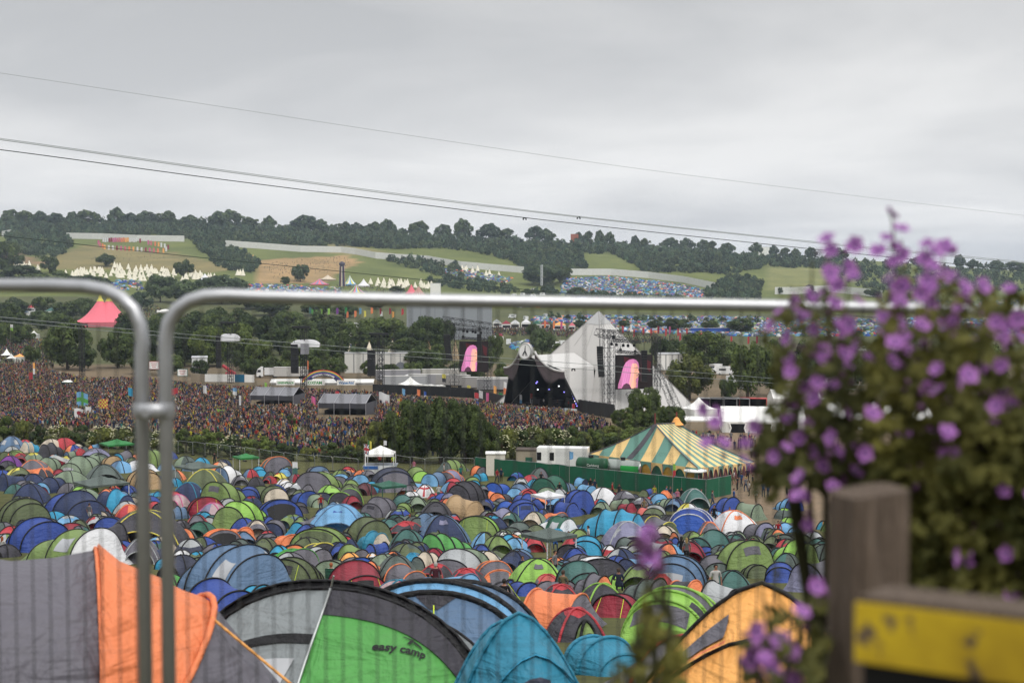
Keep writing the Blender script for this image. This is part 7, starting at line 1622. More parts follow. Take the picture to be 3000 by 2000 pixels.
def far_tents():
    rng = np.random.default_rng(77); names = ['bl','lb','sb','nb','cy','gr','ol','sg','or','rd','wh','gy','ol','te','be','bb','bl','sb','dk','lgy','nb','gg','sl','bl','dg','gr']; mats = [fab(c) for c in names]; T = []
    for k in range(4):
        ff = [.9, .8, 1., 1.1][k]; mb = MB(); mb.lathe([(1.5, 0), (1.42, .55), (1.0, 1.05), (.45, 1.3*ff), (0.02, 1.36*ff)], 8, sx=[1, 1.3, 1.6, 1.1][k]); T.append((np.array(mb.v), np.array(mb.f)))
    Vs, Qs, Ms, o = [], [], [], 0
    for poly, n in [([(1640,858),(1655,815),(1790,810),(1900,822),(2000,835),(2085,856),(2070,872),(1900,864),(1640,862)], 2600), ([(1690,872),(1860,872),(2060,888),(2270,888),(2270,902),(1700,900)], 1600), ([(1560,928),(1700,926),(2240,932),(2320,955),(2300,985),(2180,985),(1980,978),(1830,972),(1700,945),(1560,945)], 4200), ([(2300,935),(3100,930),(3100,985),(2320,985)], 2000), ([(690,838),(760,832),(1000,845),(1000,862),(690,862)], 600), ([(320,822),(410,822),(420,850),(330,850)], 130), ([(1280,785),(1340,788),(1500,815),(1495,828),(1400,822),(1300,806)], 330), ([(2580,880),(3100,880),(3100,905),(2600,905)], 500), ([(560,812),(700,818),(700,835),(600,830)], 150), ([(1500,880),(1640,872),(1640,900),(1500,905)], 150), ([(1530,1000),(1580,1005),(1520,1030),(1480,1010)], 50)]:
        a = np.array(poly, float); px = rng.uniform(a[:, 0].min(), a[:, 0].max(), n*5); py = rng.uniform(a[:, 1].min(), a[:, 1].max(), n*5); s = inpoly(px, py, poly); P = hits(px[s][:n], py[s][:n])
        for p in P:
            V, Q = T[rng.integers(4)]; an = rng.uniform(0, 6.28); c, d = math.cos(an), math.sin(an); s_ = rng.uniform(.65, 1.1)*(1.15 if p[1] > 1100 else 1)
            Vs.append(np.stack([(V[:, 0]*c-V[:, 1]*d)*s_+p[0], (V[:, 0]*d+V[:, 1]*c)*s_+p[1], V[:, 2]*s_*1.1+p[2]-.05], 1)); Qs.append(Q+o); o += len(V)
            m = rng.integers(len(names)); mm = np.full(len(Q), m)
            if rng.random() < .4: mm[rng.integers(0, 8)::8] = rng.integers(len(names))
            Ms.append(mm)
    tag(npmesh('distant_tents', np.concatenate(Vs), np.concatenate(Qs), np.concatenate(Ms), mats, smooth=True), 'thousands of small tents covering the distant fields', kind='stuff')
far_tents()
# ================================================================ OVERHEAD CABLES
def cable(pts, r, label, m=None, fittings=()):
    P = [at(*p) for p in pts]; o = P[0]; root = thing('power_cable', label, 'cable', o); q = []
    # smooth parabola-like run through the given points
    n = len(P)
    for i in range(n-1):
        p0, p1, p2, p3 = P[max(i-1, 0)], P[i], P[i+1], P[min(i+2, n-1)]
        for k in range(10):
            t = k/10; q.append(.5*((2*p1)+(-p0+p2)*t+(2*p0-5*p1+4*p2-p3)*t*t+(-p0+3*p1-3*p2+p3)*t**3)-o)
    q.append(P[-1]-o); MB().tube(q, r, 5).build('wire', m or mat('cable_dark', '#3a4442', rough=.5, metal=.3), root, smooth=True)
    for f in fittings:
        c = at(*f)-o; MB().box(c, (.20, .05, .06)).box(c+Vector((-.08, 0, -.07)), (.07, .07, .08)).box(c+Vector((.08, 0, -.07)), (.07, .07, .08)).build('damper', M_BLACK, root)
    return root
K = 3000/2352.
def kk(*pp): return [(x*K, y*K, d) for x, y, d in pp]
MC2 = mat('cable_pale', '#8e9492', rough=.5, metal=.4)
cable(kk((-400, 112, 62), (0, 168, 66), (500, 244, 72), (1000, 320, 79), (1500, 392, 88), (2000, 454, 98), (2352, 495, 106), (2700, 532, 116)), .009, 'uppermost thin pale cable slanting across the sky', MC2)
cable(kk((-400, 272, 62), (0, 321, 66), (500, 392, 72), (1000, 459, 79), (1330, 499, 84), (1700, 539, 91), (2000, 571, 98), (2352, 604, 106), (2700, 636, 116)), .020, 'pale doubled cable slanting across the middle of the sky', MC2, [(1329*K, 499*K, 84)])
cable(kk((-400, 268, 62.4), (0, 318, 66.4), (500, 389, 72.4), (1000, 456, 79.4), (1330, 497, 84.4), (1700, 537, 91.4), (2000, 568, 98.4), (2352, 601, 106.4), (2700, 633, 116.4)), .016, 'thin cable running just above the pale middle cable', MC2)
cable(kk((-400, 298, 62), (0, 344, 66), (500, 411, 72), (1000, 474, 79), (1205, 500, 82), (1500, 533, 88), (2000, 586, 98), (2352, 622, 106), (2700, 655, 116)), .022, 'lowest dark green cable slanting across the sky above the hills', None, [(1205*K, 501*K, 82)])
cable(kk((-400, 500, 62), (0, 541, 66), (400, 585, 71), (750, 620, 76), (1100, 655, 81), (1500, 690, 88), (2000, 728, 98), (2700, 775, 116)), .018, 'dark cable crossing in front of the left hillside fields')
cable(kk((0, 728, 60), (400, 765, 66), (800, 797, 72), (1180, 824, 78), (1560, 852, 84), (1950, 882, 92), (2700, 935, 104)), .014, 'upper of the two thin cables crossing in front of the pyramid stage', MC2)
cable(kk((0, 737, 60), (400, 774, 66), (800, 808, 72), (1180, 836, 78), (1560, 864, 84), (1950, 893, 92), (2700, 950, 104)), .014, 'lower of the two thin cables crossing in front of the pyramid stage', MC2, [(1317*K, 852*K-6, 80)])

# ================================================================ FOREGROUND: steel fence
FD = 3.25
def fence_panel(pts, label, xr, r=.0205, wires_x=None, top=None, hz=()):
    o = at(pts[0][0], 2600, FD); root = thing('steel_fence_panel', label, 'fence panel', o); P = [Vector(p) for p in pts]
    return root
def L3(px, py, d=FD): return at(px, py, d)
def round_corner(a, c, b, n=9, k=.75):
    out = []
    for i in range(n+1):
        t = i/n; out.append(a*(1-t)**2+c*(2*t*(1-t)*1.0)+b*t*t)
    return out
M_WIRE = mat('dull_wire', '#3c3e3e', rough=.9)
M_GALV = mat('fence_tube_galvanised', '#adaeb0', rough=.40, metal=.8, var=.16, scale=22)
def heras(name_label, rail, corner_post, post_bottom, d0, d1, wires, hlines, left):
    """rail: list of pixel points from the far end to the corner"""
    o = at(*post_bottom, d0); root = thing('steel_fence_panel', name_label, 'fence panel', o)
    R_ = [at(x, y, d0+(d1-d0)*t)-o for x, y, t in rail]; pt = at(*corner_post, d0)-o; pb = Vector((pt.x*1.0, 0, 0))
    MB().tube(R_+[pt, pb], .0160, 14).build('frame', M_GALV, root, smooth=True)
    mb = MB()
    for (xt, yt, t) in wires:
        p = at(xt, yt, d0+(d1-d0)*t)-o; mb.tube([p, Vector((p.x, p.y, pb.z-.2))], .0016, 4, cap=False)
    mb.build('mesh_wires', M_WIRE, root); mb = MB()
    for (xa, ya, ta, xb, yb, tb) in hlines: mb.tube([at(xa, ya, d0+(d1-d0)*ta)-o, at(xb, yb, d0+(d1-d0)*tb)-o], .0005, 4)
    mb.build('cross_wires', M_WIRE, root); return root
rl = [(-700, 838, 1), (-300, 836, .7), (0, 836, .4), (150, 836, .25), (250, 840, .15), (310, 851, .08), (355, 872, .04), (390, 905, .01), (410, 950, 0), (418, 1000, 0)]
wl = [(390-51*i, 950 if i else 1000, .02+.11*i) for i in range(0, 14)]
heras('left steel fence panel whose rounded top corner meets the wider panel', rl, (415, 1030), (400, 2900), 3.25, 3.55, wl, [(405, 1128, 0, -300, 1122, .7), (400, 1905, 0, -300, 1925, .7), (400, 1515, 0, -300, 1520, .7), (402, 1320, 0, -300, 1322, .7)], True)
rr_ = [(5200, 960, 1), (3600, 925, .62), (3000, 911, .47), (2400, 899, .34), (1800, 889, .22), (1200, 879, .10), (760, 869, .03), (660, 865, .01), (600, 868, 0), (556, 881, 0), (520, 905, 0), (495, 942, 0), (486, 985, 0)]
wr_ = [(540+51*i, 900, .003+.0085*i) for i in range(0, 62)]
heras('wide steel fence panel whose top rail crosses the whole view', rr_, (484, 1030), (472, 2900), 3.22, 3.9, wr_, [(484, 1130, 0, 3600, 1165, .62), (476, 1902, 0, 3600, 1860, .62), (480, 1515, 0, 3600, 1510, .62), (482, 1322, 0, 3600, 1340, .62)], False)
cpos = at(444, 1204, 3.2); cp_ = thing('fence_coupler', 'steel clamp joining the two fence panel posts', 'clamp', cpos)
MB().lathe([(0, -.017), (.015, -.017), (.019, -.010), (.019, .010), (.015, .017), (0, .017)], 14, sx=1.9, sy=1.2).build('clamp_body', M_GALV, cp_, smooth=True); MB().tube([(0, -.03, 0), (0, -.055, 0)], .010, 6).build('bolt', M_GALV, cp_)
for s in (-1, 1): MB().lathe([(.0185, -.018), (.021, 0), (.0185, .018)], 14, c=(s*.029, .02, 0)).build('collar', M_GALV, cp_, smooth=True)

# ================================================================ wooden post and painted beam
po = at(2545, 1436, 1.98); post = thing('wooden_post', 'weathered square timber post standing in front of the flowers', 'post', po)
px_m = 1.98/F; w = 190*px_m
mb = MB(); rp = random.Random(2)
def PS(u, v):
    a = 2*PI*u; c, s = math.cos(a), math.sin(a); e = (abs(c)**7+abs(s)**7)**(-1/7); return Vector((w/2*c*e*(1+.012*math.sin(9*v+3*a)), w/2*s*e, -1.35*v+(.006*c if v < .01 else 0)))
mb.grid(PS, 32, 30); mb.build('shaft', M_WOOD, post, smooth=False); post.rotation_euler.z = R(14)
tp_ = MB(); tp_.add([PS(i/32, 0) for i in range(32)], [tuple(range(32))]); tp_.build('top_face', M_WOOD, post)
MB().tube([PS(i/20, .29)*1.0+Vector((PS(i/20, .29).x*.02, PS(i/20, .29).y*.02, 0)) for i in range(21)], .0012, 4).build('wire_tie', M_STEEL, post)
bo = at(2505, 1745, 1.55); beam = thing('painted_beam', 'yellow painted beam with worn edges and black underside at the lower right', 'beam', bo)
M_YEL = bpy.data.materials.new('worn_yellow_paint'); M_YEL.use_nodes = True; N = M_YEL.node_tree.nodes; Lk = M_YEL.node_tree.links
tc = N.new('ShaderNodeTexCoord'); nz = N.new('ShaderNodeTexNoise'); nz.inputs['Scale'].default_value = 26; nz.inputs['Detail'].default_value = 8; cr_ = N.new('ShaderNodeValToRGB'); Lk.new(tc.outputs['Object'], nz.inputs['Vector'])
cr_.color_ramp.elements[0].position = .40; cr_.color_ramp.elements[0].color = (.13, .09, .06, 1); cr_.color_ramp.elements[1].position = .45; cr_.color_ramp.elements[1].color = (.62, .43, .010, 1)
nz2 = N.new('ShaderNodeTexNoise'); nz2.inputs['Scale'].default_value = 7; nz2.inputs['Detail'].default_value = 6; Lk.new(tc.outputs['Object'], nz2.inputs['Vector'])
cr2 = N.new('ShaderNodeValToRGB'); cr2.color_ramp.elements[0].position = .35; cr2.color_ramp.elements[0].color = (.42, .36, .28, 1); cr2.color_ramp.elements[1].position = .62; cr2.color_ramp.elements[1].color = (1, 1, 1, 1); Lk.new(nz2.outputs['Fac'], cr2.inputs['Fac'])
mm_ = N.new('ShaderNodeMix'); mm_.data_type = 'RGBA'; mm_.blend_type = 'MULTIPLY'; mm_.inputs['Factor'].default_value = 1; Lk.new(cr_.outputs['Color'], mm_.inputs['A']); Lk.new(cr2.outputs['Color'], mm_.inputs['B'])
Lk.new(nz.outputs['Fac'], cr_.inputs['Fac']); Lk.new(mm_.outputs['Result'], N['Principled BSDF'].inputs['Base Color']); N['Principled BSDF'].inputs['Roughness'].default_value = .75
e1 = at(3250, 1830, 1.38)-bo; h1 = 196/F*1.55; ax = e1.copy(); ax.z = 0; dv = Vector((-ax.y, ax.x, 0)).normalized()*.075; hv = Vector((0, 0, -h1))
def beamseg(a, b, z0, z1, name, m, ex=0.):
    va = a+Vector((0, 0, z0)); vb = b+Vector((0, 0, z0)); wa = a+Vector((0, 0, z1)); wb = b+Vector((0, 0, z1)); n_ = dv.normalized()*ex
    MB().add([va-n_, vb-n_, wb-n_, wa-n_, va+dv+n_, vb+dv+n_, wb+dv+n_, wa+dv+n_], [(0, 1, 2, 3), (7, 6, 5, 4), (0, 4, 5, 1), (3, 2, 6, 7), (0, 3, 7, 4), (1, 5, 6, 2)]).build(name, m, beam)
beamseg(Vector((0, 0, 0)), e1, -.007, -h1, 'yellow_face', M_YEL); beamseg(Vector((.004, 0, 0)), e1, 0, -.0065, 'top_board', M_WOOD, -.002); beamseg(Vector((.008, 0, 0)), e1, -h1-.001, -h1-.12, 'black_face', mat('beam_black', '#0e0e0e', rough=.7), -.004)  # near-black strip runs below the yellow face

# ================================================================ mallow plants
M_PETAL = mat('mallow_petal', '#a86fb0', rough=.6, var=.22, scale=60, trans=.18); M_PETALD = mat('mallow_vein', '#7c4690', rough=.6); M_EYE = mat('mallow_centre', '#d8c8dc', rough=.6)
M_LEAF = foliage('mallow_leaf', (.044, .050, .014), (.150, .145, .040), 14); M_STEM = mat('mallow_stem', '#3a3a22', rough=.8); M_BUD = mat('mallow_bud', '#5a3a58', rough=.8)
def flower_mesh():
    mb = MB()
    for k in range(5):
        a = k*2*PI/5; c, s = math.cos(a), math.sin(a); 
        def S(u, v):
            r = .003+.0205*v-.003*v*v*(1 if abs(u-.5) < .12 else 0); wd = .0035+.0125*math.sin(PI*.5*v)**.8; y = (u-.5)*2*wd; z = .008*v*v-.004*math.sin(PI*u)*v
            return Vector((r*c-y*s, r*s+y*c, z))
        mb.grid(S, 6, 5, lambda u, v: 1 if (abs(u-.5) < .1 and v < .8) or v < .2 else 0)
    mb.lathe([(.0022, .001), (.003, .006), (0, .010)], 6, mi=2); mb.lathe([(.001, -.006), (.006, -.003), (.007, .002)], 6, mi=3)
    o = mb.build('flower', [M_PETAL, M_PETALD, M_EYE, M_BUD]); me = o.data; bpy.data.objects.remove(o); return me
FLW = flower_mesh()
rngp = np.random.default_rng(31)
def leaves_into(V, Q, P, size, rng):
    n = Vector(rng.normal(size=3)); n.z = abs(n.z)+.3; n.y -= .5; n.normalize(); x = n.orthogonal().normalized(); a = rng.uniform(0, 6.28); x = (Matrix.Rotation(a, 3, n) @ x); y = n.cross(x); o = len(V)
    k = 10; V.append(tuple(P))
    for i in range(k):
        t = -2.6+5.2*i/(k-1); r = size*(.78+.22*abs(math.sin(2.5*t+.4)))*(1 if i % 2 else .86); V.append(tuple(P+x*r*math.cos(t)+y*r*math.sin(t)+n*(.22*size*math.cos(2*t))))
    for i in range(k-1): Q.append((o, o+1+i, o+2+i))
def mallow(label, base, stems, flowers, leafpx, nleaf, lsize, d, dj, seed):
    rng = np.random.default_rng(seed); o = at(base[0], base[1], d); root = thing('mallow_plant', label, 'flowering plant', o); mb = MB()
    for (x, y) in stems:
        t = at(x, y, d+rng.uniform(-dj, dj)*.6)-o; m = t*.5+Vector((rng.uniform(-.05, .05), 0, .06)); mb.tube([Vector((rng.uniform(-.05, .05), rng.uniform(-.04, .04), 0)), m*.6, m, t*.8+Vector((rng.uniform(-.01, .01), 0, .01)), t], [.006, .0055, .0045, .003, .0016], 6)
    mb.build('stems', M_STEM, root, smooth=True)
    ap_ = np.array(leafpx, float); fl2 = list(flowers)
    while len(fl2) < min(98, len(flowers)+((60 if seed == 3 else 14) if len(flowers) > 20 else 0)):
        x, y = rng.uniform(ap_[:, 0].min(), ap_[:, 0].max()), rng.uniform(ap_[:, 1].min(), ap_[:, 1].max())
        if inpoly(np.array([x]), np.array([y]), leafpx)[0] and min((x-a_)**2+(y-b_)**2 for a_, b_ in fl2) > 42**2 and (seed != 3 or y > 1050): fl2.append((x, y))
    for (x, y) in fl2:
        f = bpy.data.objects.new('flower', FLW); C.objects.link(f); f.parent = root; f.location = at(x+rng.uniform(-4, 4), y+rng.uniform(-4, 4), d+rng.uniform(-dj*1.15, -dj*.15))-o; s = rng.uniform(.40, .58); f.scale = (s, s, s)
        f.rotation_euler = (R(rng.uniform(25, 100)), R(rng.uniform(-35, 35)), R(rng.uniform(-60, 60)))
    V, Q = [], []; a = np.array(leafpx, float); cnt = 0
    while cnt < nleaf:
        x, y = rng.uniform(a[:, 0].min(), a[:, 0].max()), rng.uniform(a[:, 1].min(), a[:, 1].max())
        if not inpoly(np.array([x]), np.array([y]), leafpx)[0]: continue
        if rng.random() > min(1, .05+((y-a[:, 1].min())/(a[:, 1].max()-a[:, 1].min()))**1.5*1.8): continue
        P = at(x, y, d+rng.uniform(-dj, dj))-o; leaves_into(V, Q, P, lsize*rng.uniform(.55, 1.15), rng); cnt += 1
    mb = MB(); mb.v = V; mb.f = Q; mb.m = [0]*len(Q); lf = mb.build('leaves', M_LEAF, root); tag(lf, kind='stuff')
    V = []; mb = MB()
    for i in range(40):
        x, y = flowers[rng.integers(len(flowers))]; mb.lathe([(0, -.005), (.005, -.002), (.005, .003), (0, .007)], 6, c=at(x+rng.uniform(-40, 40), y+rng.uniform(5, 60), d+rng.uniform(-dj, dj))-o)
    tag(mb.build('buds', M_BUD, root, smooth=True), kind='stuff'); return root
c4 = lambda *p: [(2250+x/KS, 560+y/KS) for x, y in p]; c4b = lambda *p: [(2250+x/KS, 900+y/KS) for x, y in p]; c4d = lambda *p: [(2250+x/KS, 1250+y/KS) for x, y in p]
FA = c4((545,430),(570,540),(800,480),(765,510),(580,720),(750,690),(790,780),(640,850),(560,760),(370,970),(480,965),(235,1010),(105,1100),(290,1130),(340,1180),(440,1275),(740,1230),(830,1010),(30,1240),(170,1340),(520,1470))+c4b((520,400),(490,490),(820,360),(755,530),(220,600),(345,720),(450,700),(430,830),(590,720),(180,1020),(360,1070),(720,950),(190,480),(700,420),(710,200),(640,170))+[(2104,1205),(2092,1240),(2070,1300),(2062,1195),(2120,1300),(2185,1295),(2210,1250),(2180,1352),(2200,1375)]
FB = c4((1140,215),(1230,345),(1085,425),(1000,545),(1170,505),(1240,560),(1215,600),(1150,650),(1450,490),(1525,550),(1620,510),(1660,530),(1130,800),(1210,860),(1240,870),(1450,630),(1520,680),(1470,830),(1500,890),(1440,760),(1640,780),(1700,790),(1130,1000),(1210,1010),(1490,1040),(1050,1140),(1190,1200),(1140,870),(1400,940))+c4b((1250,270),(1140,495),(1050,90),(1400,170),(1680,110),(1180,330),(1300,400),(1430,350))+c4d((725,300),(880,250),(650,220),(280,470),(670,490),(270,630),(360,640),(370,890),(1240,400),(1240,90),(1350,540),(1275,790),(1420,850))
FC = c4((1960,880),(2205,905),(1800,880),(1830,920),(1980,1080),(1720,1150),(2290,1160),(2100,1200),(1650,1190),(1930,1250),(2200,1230),(2080,1340),(2310,1340),(1900,1400),(2220,1440),(1760,1060))+c4b((2240,890),(2220,1000),(2050,1090),(1980,760),(1760,680),(1540,570),(1850,610),(2130,540),(2310,640),(2150,270),(1560,780),(1460,750),(1650,1150))+c4d((1660,70),(1560,200),(2050,0),(2130,200),(1980,240),(1870,410),(2040,400),(1680,520),(1910,640),(1750,810),(2300,700),(1420,380))
mallow('tall mallow plant nearest the centre, its purple flowers reaching left over the rail', (2420, 2100), [(2424,700),(2490,800),(2400,900),(2320,1000),(2300,1100),(2260,1200),(2440,850),(2380,760),(2350,1180),(2460,1100)], FA, [(2230,960),(2330,840),(2440,760),(2520,880),(2560,1100),(2540,1420),(2420,1440),(2330,1400),(2230,1480),(2200,1340),(2270,1150),(2260,1060)], 640, .016, 2.45, .20, 1)
mallow('tallest mallow plant whose flowering tip rises above the skyline', (2720, 2100), [(2612,625),(2640,700),(2710,720),(2765,720),(2620,850),(2580,900),(2680,900),(2740,850),(2600,1050),(2680,1100),(2560,1200),(2760,980)], FB, [(2600,800),(2680,760),(2800,800),(2840,960),(2860,1150),(2840,1420),(2860,1700),(2660,1760),(2640,1450),(2540,1430),(2520,1200),(2560,980)], 1500, .018, 2.45, .28, 2)
mallow('dense mallow plant filling the right edge with purple flowers', (2960, 2100), [(2870,840),(2950,850),(2990,930),(2900,1000),(3050,900),(2880,1200),(2960,1300),(3060,1150)], FC, [(2790,860),(2900,820),(3000,850),(3220,840),(3220,1760),(2680,1760),(2700,1500),(2780,1300),(2760,1050)], 4000, .019, 2.45, .36, 3)
FDn = [(2225,1905),(2260,1960),(2215,1850),(2290,1870),(2200,1930),(2330,1990),(2345,1790),(2390,1720),(2242,1925),(2320,1905)]
mallow('low mallow plant with a few purple flowers in front of the orange tent', (2290, 2300), [(2225,1690),(2270,1640),(2330,1800),(2200,1800),(2390,1700),(2160,1900)], FDn, [(2190,1860),(2260,1700),(2290,1660),(2310,1800),(2400,1700),(2420,1850),(2430,2060),(2150,2060)], 90, .018, 1.95, .12, 4)
mallow('blurred leafy sprig rising in the bottom centre of the view', (1900, 2350), [(1905,1560),(1890,1640),(1930,1700),(1870,1800),(1960,1760),(1800,1930),(1990,1850),(1850,1950),(1900,1500),(1945,1610)], [(1905,1625),(1900,1560)], [(1890,1560),(1920,1560),(1935,1760),(1990,1860),(2030,2060),(1740,2060),(1800,1940),(1880,1840),(1870,1700)], 170, .011, 1.9, .10, 5)
# ================================================================ LABELS for mapped tents and trees
def base_label(t):
    f = t['feat']; n = [CN[c] for c in dict.fromkeys(t['cols'])]; kind = {'d': 'dome tent', 't': 'tunnel tent', 'z': 'gazebo'}[t['typ']]
    s = ' and '.join(n[:2]) if len(n) <= 2 else ', '.join(n[:2])+' and '+n[2]
    ex = ''
    if t['typ'] == 'z': ex = 'open sided %s canopy gazebo' % n[0]; return ex
    if t['trim'] not in ('k', t['cols'][0]): ex = ' with %s pole lines' % CN[t['trim']]
    elif 'v' in f: ex = ' with a %s vent flap' % CN[f['v']]
    elif 'w' in f: ex = ' with clear side windows'
    elif 'h' in f: ex = ' with an open dark doorway'
    elif 'p' in f: ex = ' with a mesh window'
    elif 'x' in f: return 'white dome tent painted with a red cross'
    return s+' '+kind+ex
def cnt(lst):
    d = {}
    for x in lst: d[x] = d.get(x, 0)+1
    return d
bl_ = [base_label(t) for t in TENTS]; used = set(); cn = cnt(bl_)
short = [' '.join(b.split(' with ')[0].split()) for b in bl_]; cs = cnt(short)
for i, t in enumerate(TENTS):
    o = t['o']
    if t.get('hand'): used.add(o['label']); o['group'] = 'tents pitched on the near slope'; continue
    o['group'] = 'tents pitched on the near slope' if t['typ'] != 'z' else 'gazebos among the tents'
    cand = []
    if cn[bl_[i]] == 1 and t['typ'] != 'z' and len(bl_[i].split()) >= 4: cand.append(bl_[i])
    near = sorted((j for j in range(len(TENTS)) if j != i and not TENTS[j].get('hand')), key=lambda j: (TENTS[j]['px']-t['px'])**2+(3*(TENTS[j]['yt']-t['yt']))**2)
    ref = [j for j in near[:40] if cs[short[j]] == 1][:6]+[j for j in near[:10] if cn[bl_[j]] == 1]+near[:6]
    for j in ref:
        q = TENTS[j]; dx = t['px']-q['px']; dy = t['yt']-q['yt']; w = (t['w']+q['w'])/2
        rel = ('just left of' if dx < 0 else 'just right of') if abs(dx) > .8*abs(dy)+.2*w else ('in front of' if dy > 0 else 'behind')
        for b in (bl_[i], short[i]):
            s = '%s %s the %s' % (b, rel, short[j])
            if len(s.split()) <= 16: cand.append(s)
    for s in cand:
        if s not in used: o['label'] = s; used.add(s); break
    else: o['label'] = (cand or [bl_[i]])[0]
TONE = dict(m='mid green', d='dark green', y='olive green', b='blue green')
def size_word(w): return 'small' if w < 55 else ('medium' if w < 95 else ('large' if w < 135 else 'broad'))
TL = LAND+[(80, 1035, 'the yellow-topped canopy stall'), (478, 912, 'the white airship balloon'), (672, 1000, 'the speaker tower over the red crane'), (887, 1050, 'the speaker tower over the rainbow sign'), (1115, 1060, 'the thin speaker tower'), (1590, 1340, 'the white refrigerated container'), (2180, 1180, 'the red shipping container'), (440, 1204, 'the fence coupler'), (1541, 1015, 'the stage clock'), (290, 1168, 'the chequered red flag'), (150, 1340, 'the white flag with red emblem'), (1226, 850, 'the red and cream round tent'), (385, 715, 'the banner ring'), (1587, 806, 'the pale radio mast'), (1683, 695, 'the brick farmhouse'), (2240, 730, 'the pale skyline shed'), (1124, 1290, 'the white pennant'), (1971, 1370, 'the lime feather flag'), (700, 1140, 'the red crane'), (20, 700, 'the left edge of the photo'), (2980, 760, 'the right edge of the photo'), (935, 825, 'the pink and lilac tent'), (1025, 815, 'the blue and yellow tent'), (400, 800, 'the packed white tipis'), (905, 1110, 'the green charity banner')]
for t in TREES:
    k = 'shrub' if t['kind'] == 'shrub' else 'tree'; b = '%s %s %s' % (size_word(t['w']), TONE[t['tone']], k); yc = (t['ytop']+t['yb'])/2; ok = False
    for (lx, ly, ph) in sorted(TL, key=lambda L_: (L_[0]-t['px'])**2+(2*(L_[1]-yc))**2)[:8]:
        dx = t['px']-lx; dy = t['yb']-ly
        for rel in ((('left of' if dx < 0 else 'right of') if abs(dx) > 18 else ('below' if dy > 40 else 'above')), ('well left of' if dx < 0 else 'well right of')):
            s = '%s %s %s' % (b, rel, ph)
            if s not in used and not ok: t['o']['label'] = s; used.add(s); ok = True
    if not ok: t['o']['label'] = '%s standing in the far line of trees' % b; t['o']['group'] = 'trees of the valley'
    if t['kind'] == 'shrub' and 'group' not in t['o']: t['o']['group'] = 'shrubs of the hedge'
for (v, px, py) in VL:
    reg = 'in the caravan field right of the pyramid stage' if px > 1950 and py > 1000 else ('behind the flowers on the right' if px > 2450 else ('by the field edge above the fence rail' if py < 905 else ('among the trees at left' if px < 700 else 'in the middle distance left of the pyramid')))
    v['label'] = 'white camper van '+reg; v['group'] = 'white camper vans '+reg; v.name = 'camper_van'
for (r, px, py, t, l, nm) in WK:
    k = 0
    for ph in ('on the muddy walkway', 'near the big white marquee' if py < 1345 else 'beyond the green fence end', 'left of the wooden post' if px < 2440 else 'seen through the flowers'):
        s = 'person in a %s top and %s trousers %s %s' % (t, l, nm, ph)
        if s not in used: break
    r['label'] = s; used.add(s); r['group'] = 'people on the muddy walkway'
for (r, px, py, t, l) in CR:
    reg = 'by the near mixing tent' if px > 930 else ('in the near crowd' if px > 650 else 'right of the steel posts')
    r['label'] = 'person in a %s top and %s trousers %s' % (t, l, reg); r['group'] = 'people in the nearest rows of the crowd %s' % reg

# ================================================================ AIR, LIGHT, CAMERA
def _zr(n):
    me = bpy.data.objects[n].data; a = np.zeros(len(me.vertices)*3, np.float32); me.vertices.foreach_get('co', a); a = a[2::3]; return float(a.min()), float(a.max())
_zl = _zr('ground')[0]; _zh = max(_zr('ground')[1], _zr('woodland')[1])+22
hz = MB().box((0, 3500, (_zl-1+_zh)/2), (20400, 7200, _zh-_zl+1)).build('haze', []); print('HAZE', _zl, _zh)
hm = bpy.data.materials.new('haze_air'); hm.use_nodes = True; nt = hm.node_tree; nt.nodes.remove(nt.nodes['Principled BSDF'])
pv = nt.nodes.new('ShaderNodeVolumePrincipled'); pv.inputs['Density'].default_value = .000075; pv.inputs['Color'].default_value = (.72, .84, 1, 1); pv.inputs['Anisotropy'].default_value = .2
nt.links.new(pv.outputs[0], nt.nodes['Material Output'].inputs['Volume']); hz.data.materials.append(hm); tag(hz, 'thin grey-blue haze over the valley', kind='stuff')

w = bpy.data.worlds.new('World'); sc.world = w; w.use_nodes = True; N = w.node_tree.nodes; L = w.node_tree.links
sky = N.new('ShaderNodeTexSky'); sky.sky_type = 'NISHITA'; sky.sun_disc = False; sky.sun_elevation = R(52); sky.sun_rotation = R(150); sky.dust_density = 3
bg1 = N.new('ShaderNodeBackground'); bg1.inputs['Strength'].default_value = .07; L.new(sky.outputs[0], bg1.inputs['Color'])
tc = N.new('ShaderNodeTexCoord'); sep = N.new('ShaderNodeSeparateXYZ'); L.new(tc.outputs['Generated'], sep.inputs[0])
# cloud deck: project the view direction on a flat layer so that clouds shrink towards the horizon
ad = N.new('ShaderNodeMath'); ad.operation = 'ADD'; ad.inputs[1].default_value = .09; L.new(sep.outputs['Z'], ad.inputs[0])
mxz = N.new('ShaderNodeMath'); mxz.operation = 'MAXIMUM'; mxz.inputs[1].default_value = .03; L.new(ad.outputs[0], mxz.inputs[0])
dv_ = N.new('ShaderNodeVectorMath'); dv_.operation = 'DIVIDE'; cmb = N.new('ShaderNodeCombineXYZ'); cmb.inputs['Z'].default_value = 1
L.new(mxz.outputs[0], cmb.inputs['X']); L.new(mxz.outputs[0], cmb.inputs['Y']); L.new(tc.outputs['Generated'], dv_.inputs[0]); L.new(cmb.outputs[0], dv_.inputs[1])
mp = N.new('ShaderNodeMapping'); mp.inputs['Scale'].default_value = (.55, .42, 0); mp.inputs['Location'].default_value = (3.1, 1.7, 0); mp.inputs['Rotation'].default_value = (0, 0, .25); L.new(dv_.outputs[0], mp.inputs['Vector'])
n1 = N.new('ShaderNodeTexNoise'); n1.inputs['Scale'].default_value = 1.1; n1.inputs['Detail'].default_value = 7; n1.inputs['Roughness'].default_value = .52; n1.inputs['Distortion'].default_value = .35; L.new(mp.outputs[0], n1.inputs['Vector'])
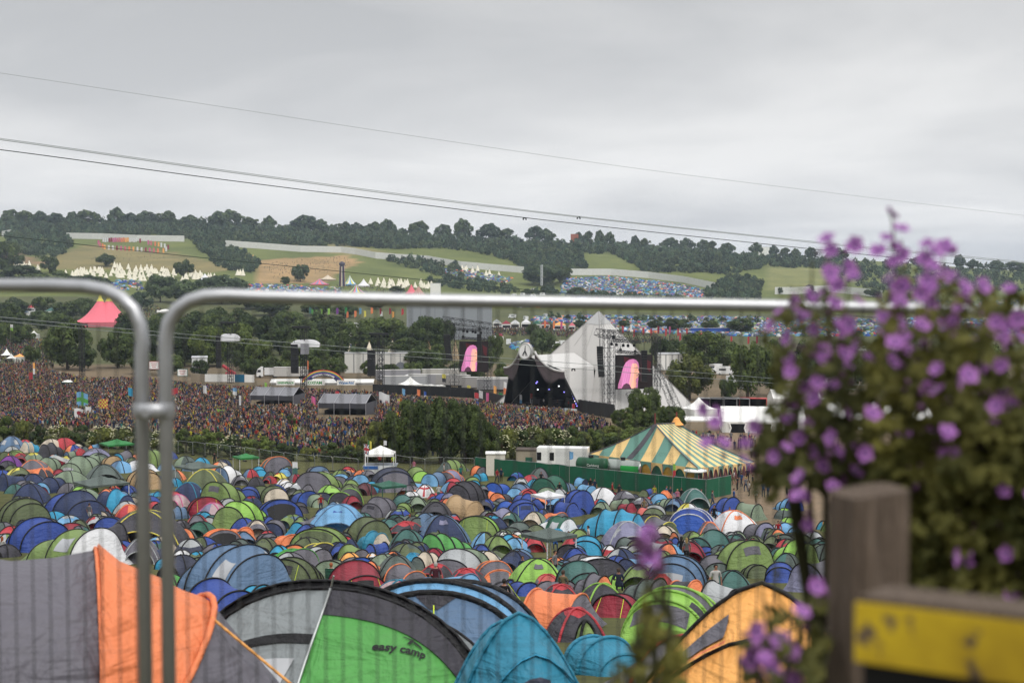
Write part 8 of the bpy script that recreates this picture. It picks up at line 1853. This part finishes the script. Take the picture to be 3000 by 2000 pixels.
rp_ = N.new('ShaderNodeValToRGB'); e = rp_.color_ramp.elements; e[0].position = .34; e[0].color = (.41, .417, .428, 1); e[1].position = .64; e[1].color = (.575, .575, .575, 1); L.new(n1.outputs['Fac'], rp_.inputs['Fac'])
# real overcast: brighter overhead than at the horizon (CIE overcast sky), a bright band low over the hills
r2 = N.new('ShaderNodeValToRGB'); q = r2.color_ramp; q.elements[0].position = 0.0; q.elements[0].color = (1.3, 1.3, 1.3, 1); q.elements[1].position = 1; q.elements[1].color = (2.3, 2.3, 2.3, 1)
for p_, v_ in ((.05, 1.28), (.12, 1.12), (.2, .98), (.26, .95), (.32, 1.02), (.5, 1.75)): z_ = q.elements.new(p_); z_.color = (v_, v_, v_, 1)
L.new(sep.outputs['Z'], r2.inputs['Fac'])
mu = N.new('ShaderNodeMix'); mu.data_type = 'RGBA'; mu.blend_type = 'MULTIPLY'; mu.inputs['Factor'].default_value = 1; mu.clamp_result = False; L.new(rp_.outputs['Color'], mu.inputs['A']); L.new(r2.outputs['Color'], mu.inputs['B'])
bg2 = N.new('ShaderNodeBackground'); bg2.inputs['Strength'].default_value = .92; L.new(mu.outputs['Result'], bg2.inputs['Color'])
ms = N.new('ShaderNodeMixShader'); ms.inputs['Fac'].default_value = .965; L.new(bg1.outputs[0], ms.inputs[1]); L.new(bg2.outputs[0], ms.inputs[2]); L.new(ms.outputs[0], N['World Output'].inputs['Surface'])

sl = bpy.data.lights.new('sun', 'SUN'); sl.energy = 1.2; sl.angle = R(24); sl.color = (1, .97, .93); so = bpy.data.objects.new('sun', sl); C.objects.link(so)
az, el = R(150), R(52); sd = Vector((math.sin(az)*math.cos(el), math.cos(az)*math.cos(el), math.sin(el))); so.rotation_euler = sd.to_track_quat('Z', 'Y').to_euler(); so.location = (0, 0, 60)

cam = bpy.data.cameras.new('camera'); cam.lens = 50; cam.sensor_width = 36; cam.clip_start = .1; cam.clip_end = 20000; cam.dof.use_dof = True; cam.dof.focus_distance = 95; cam.dof.aperture_fstop = 3.6; cam.dof.aperture_blades = 0
co = bpy.data.objects.new('camera', cam); C.objects.link(co); co.rotation_euler = (PI/2-TH, 0, 0); sc.camera = co
vs = sc.view_settings; vs.view_transform = 'Standard'; vs.look = 'None'; vs.exposure = .52; vs.gamma = 1
sc.cycles.max_bounces = 6; sc.cycles.diffuse_bounces = 3; sc.cycles.transmission_bounces = 3; sc.cycles.volume_bounces = 0; sc.cycles.transparent_max_bounces = 6
sc.cycles.use_denoising = True
sc.cycles.volume_max_steps = 64
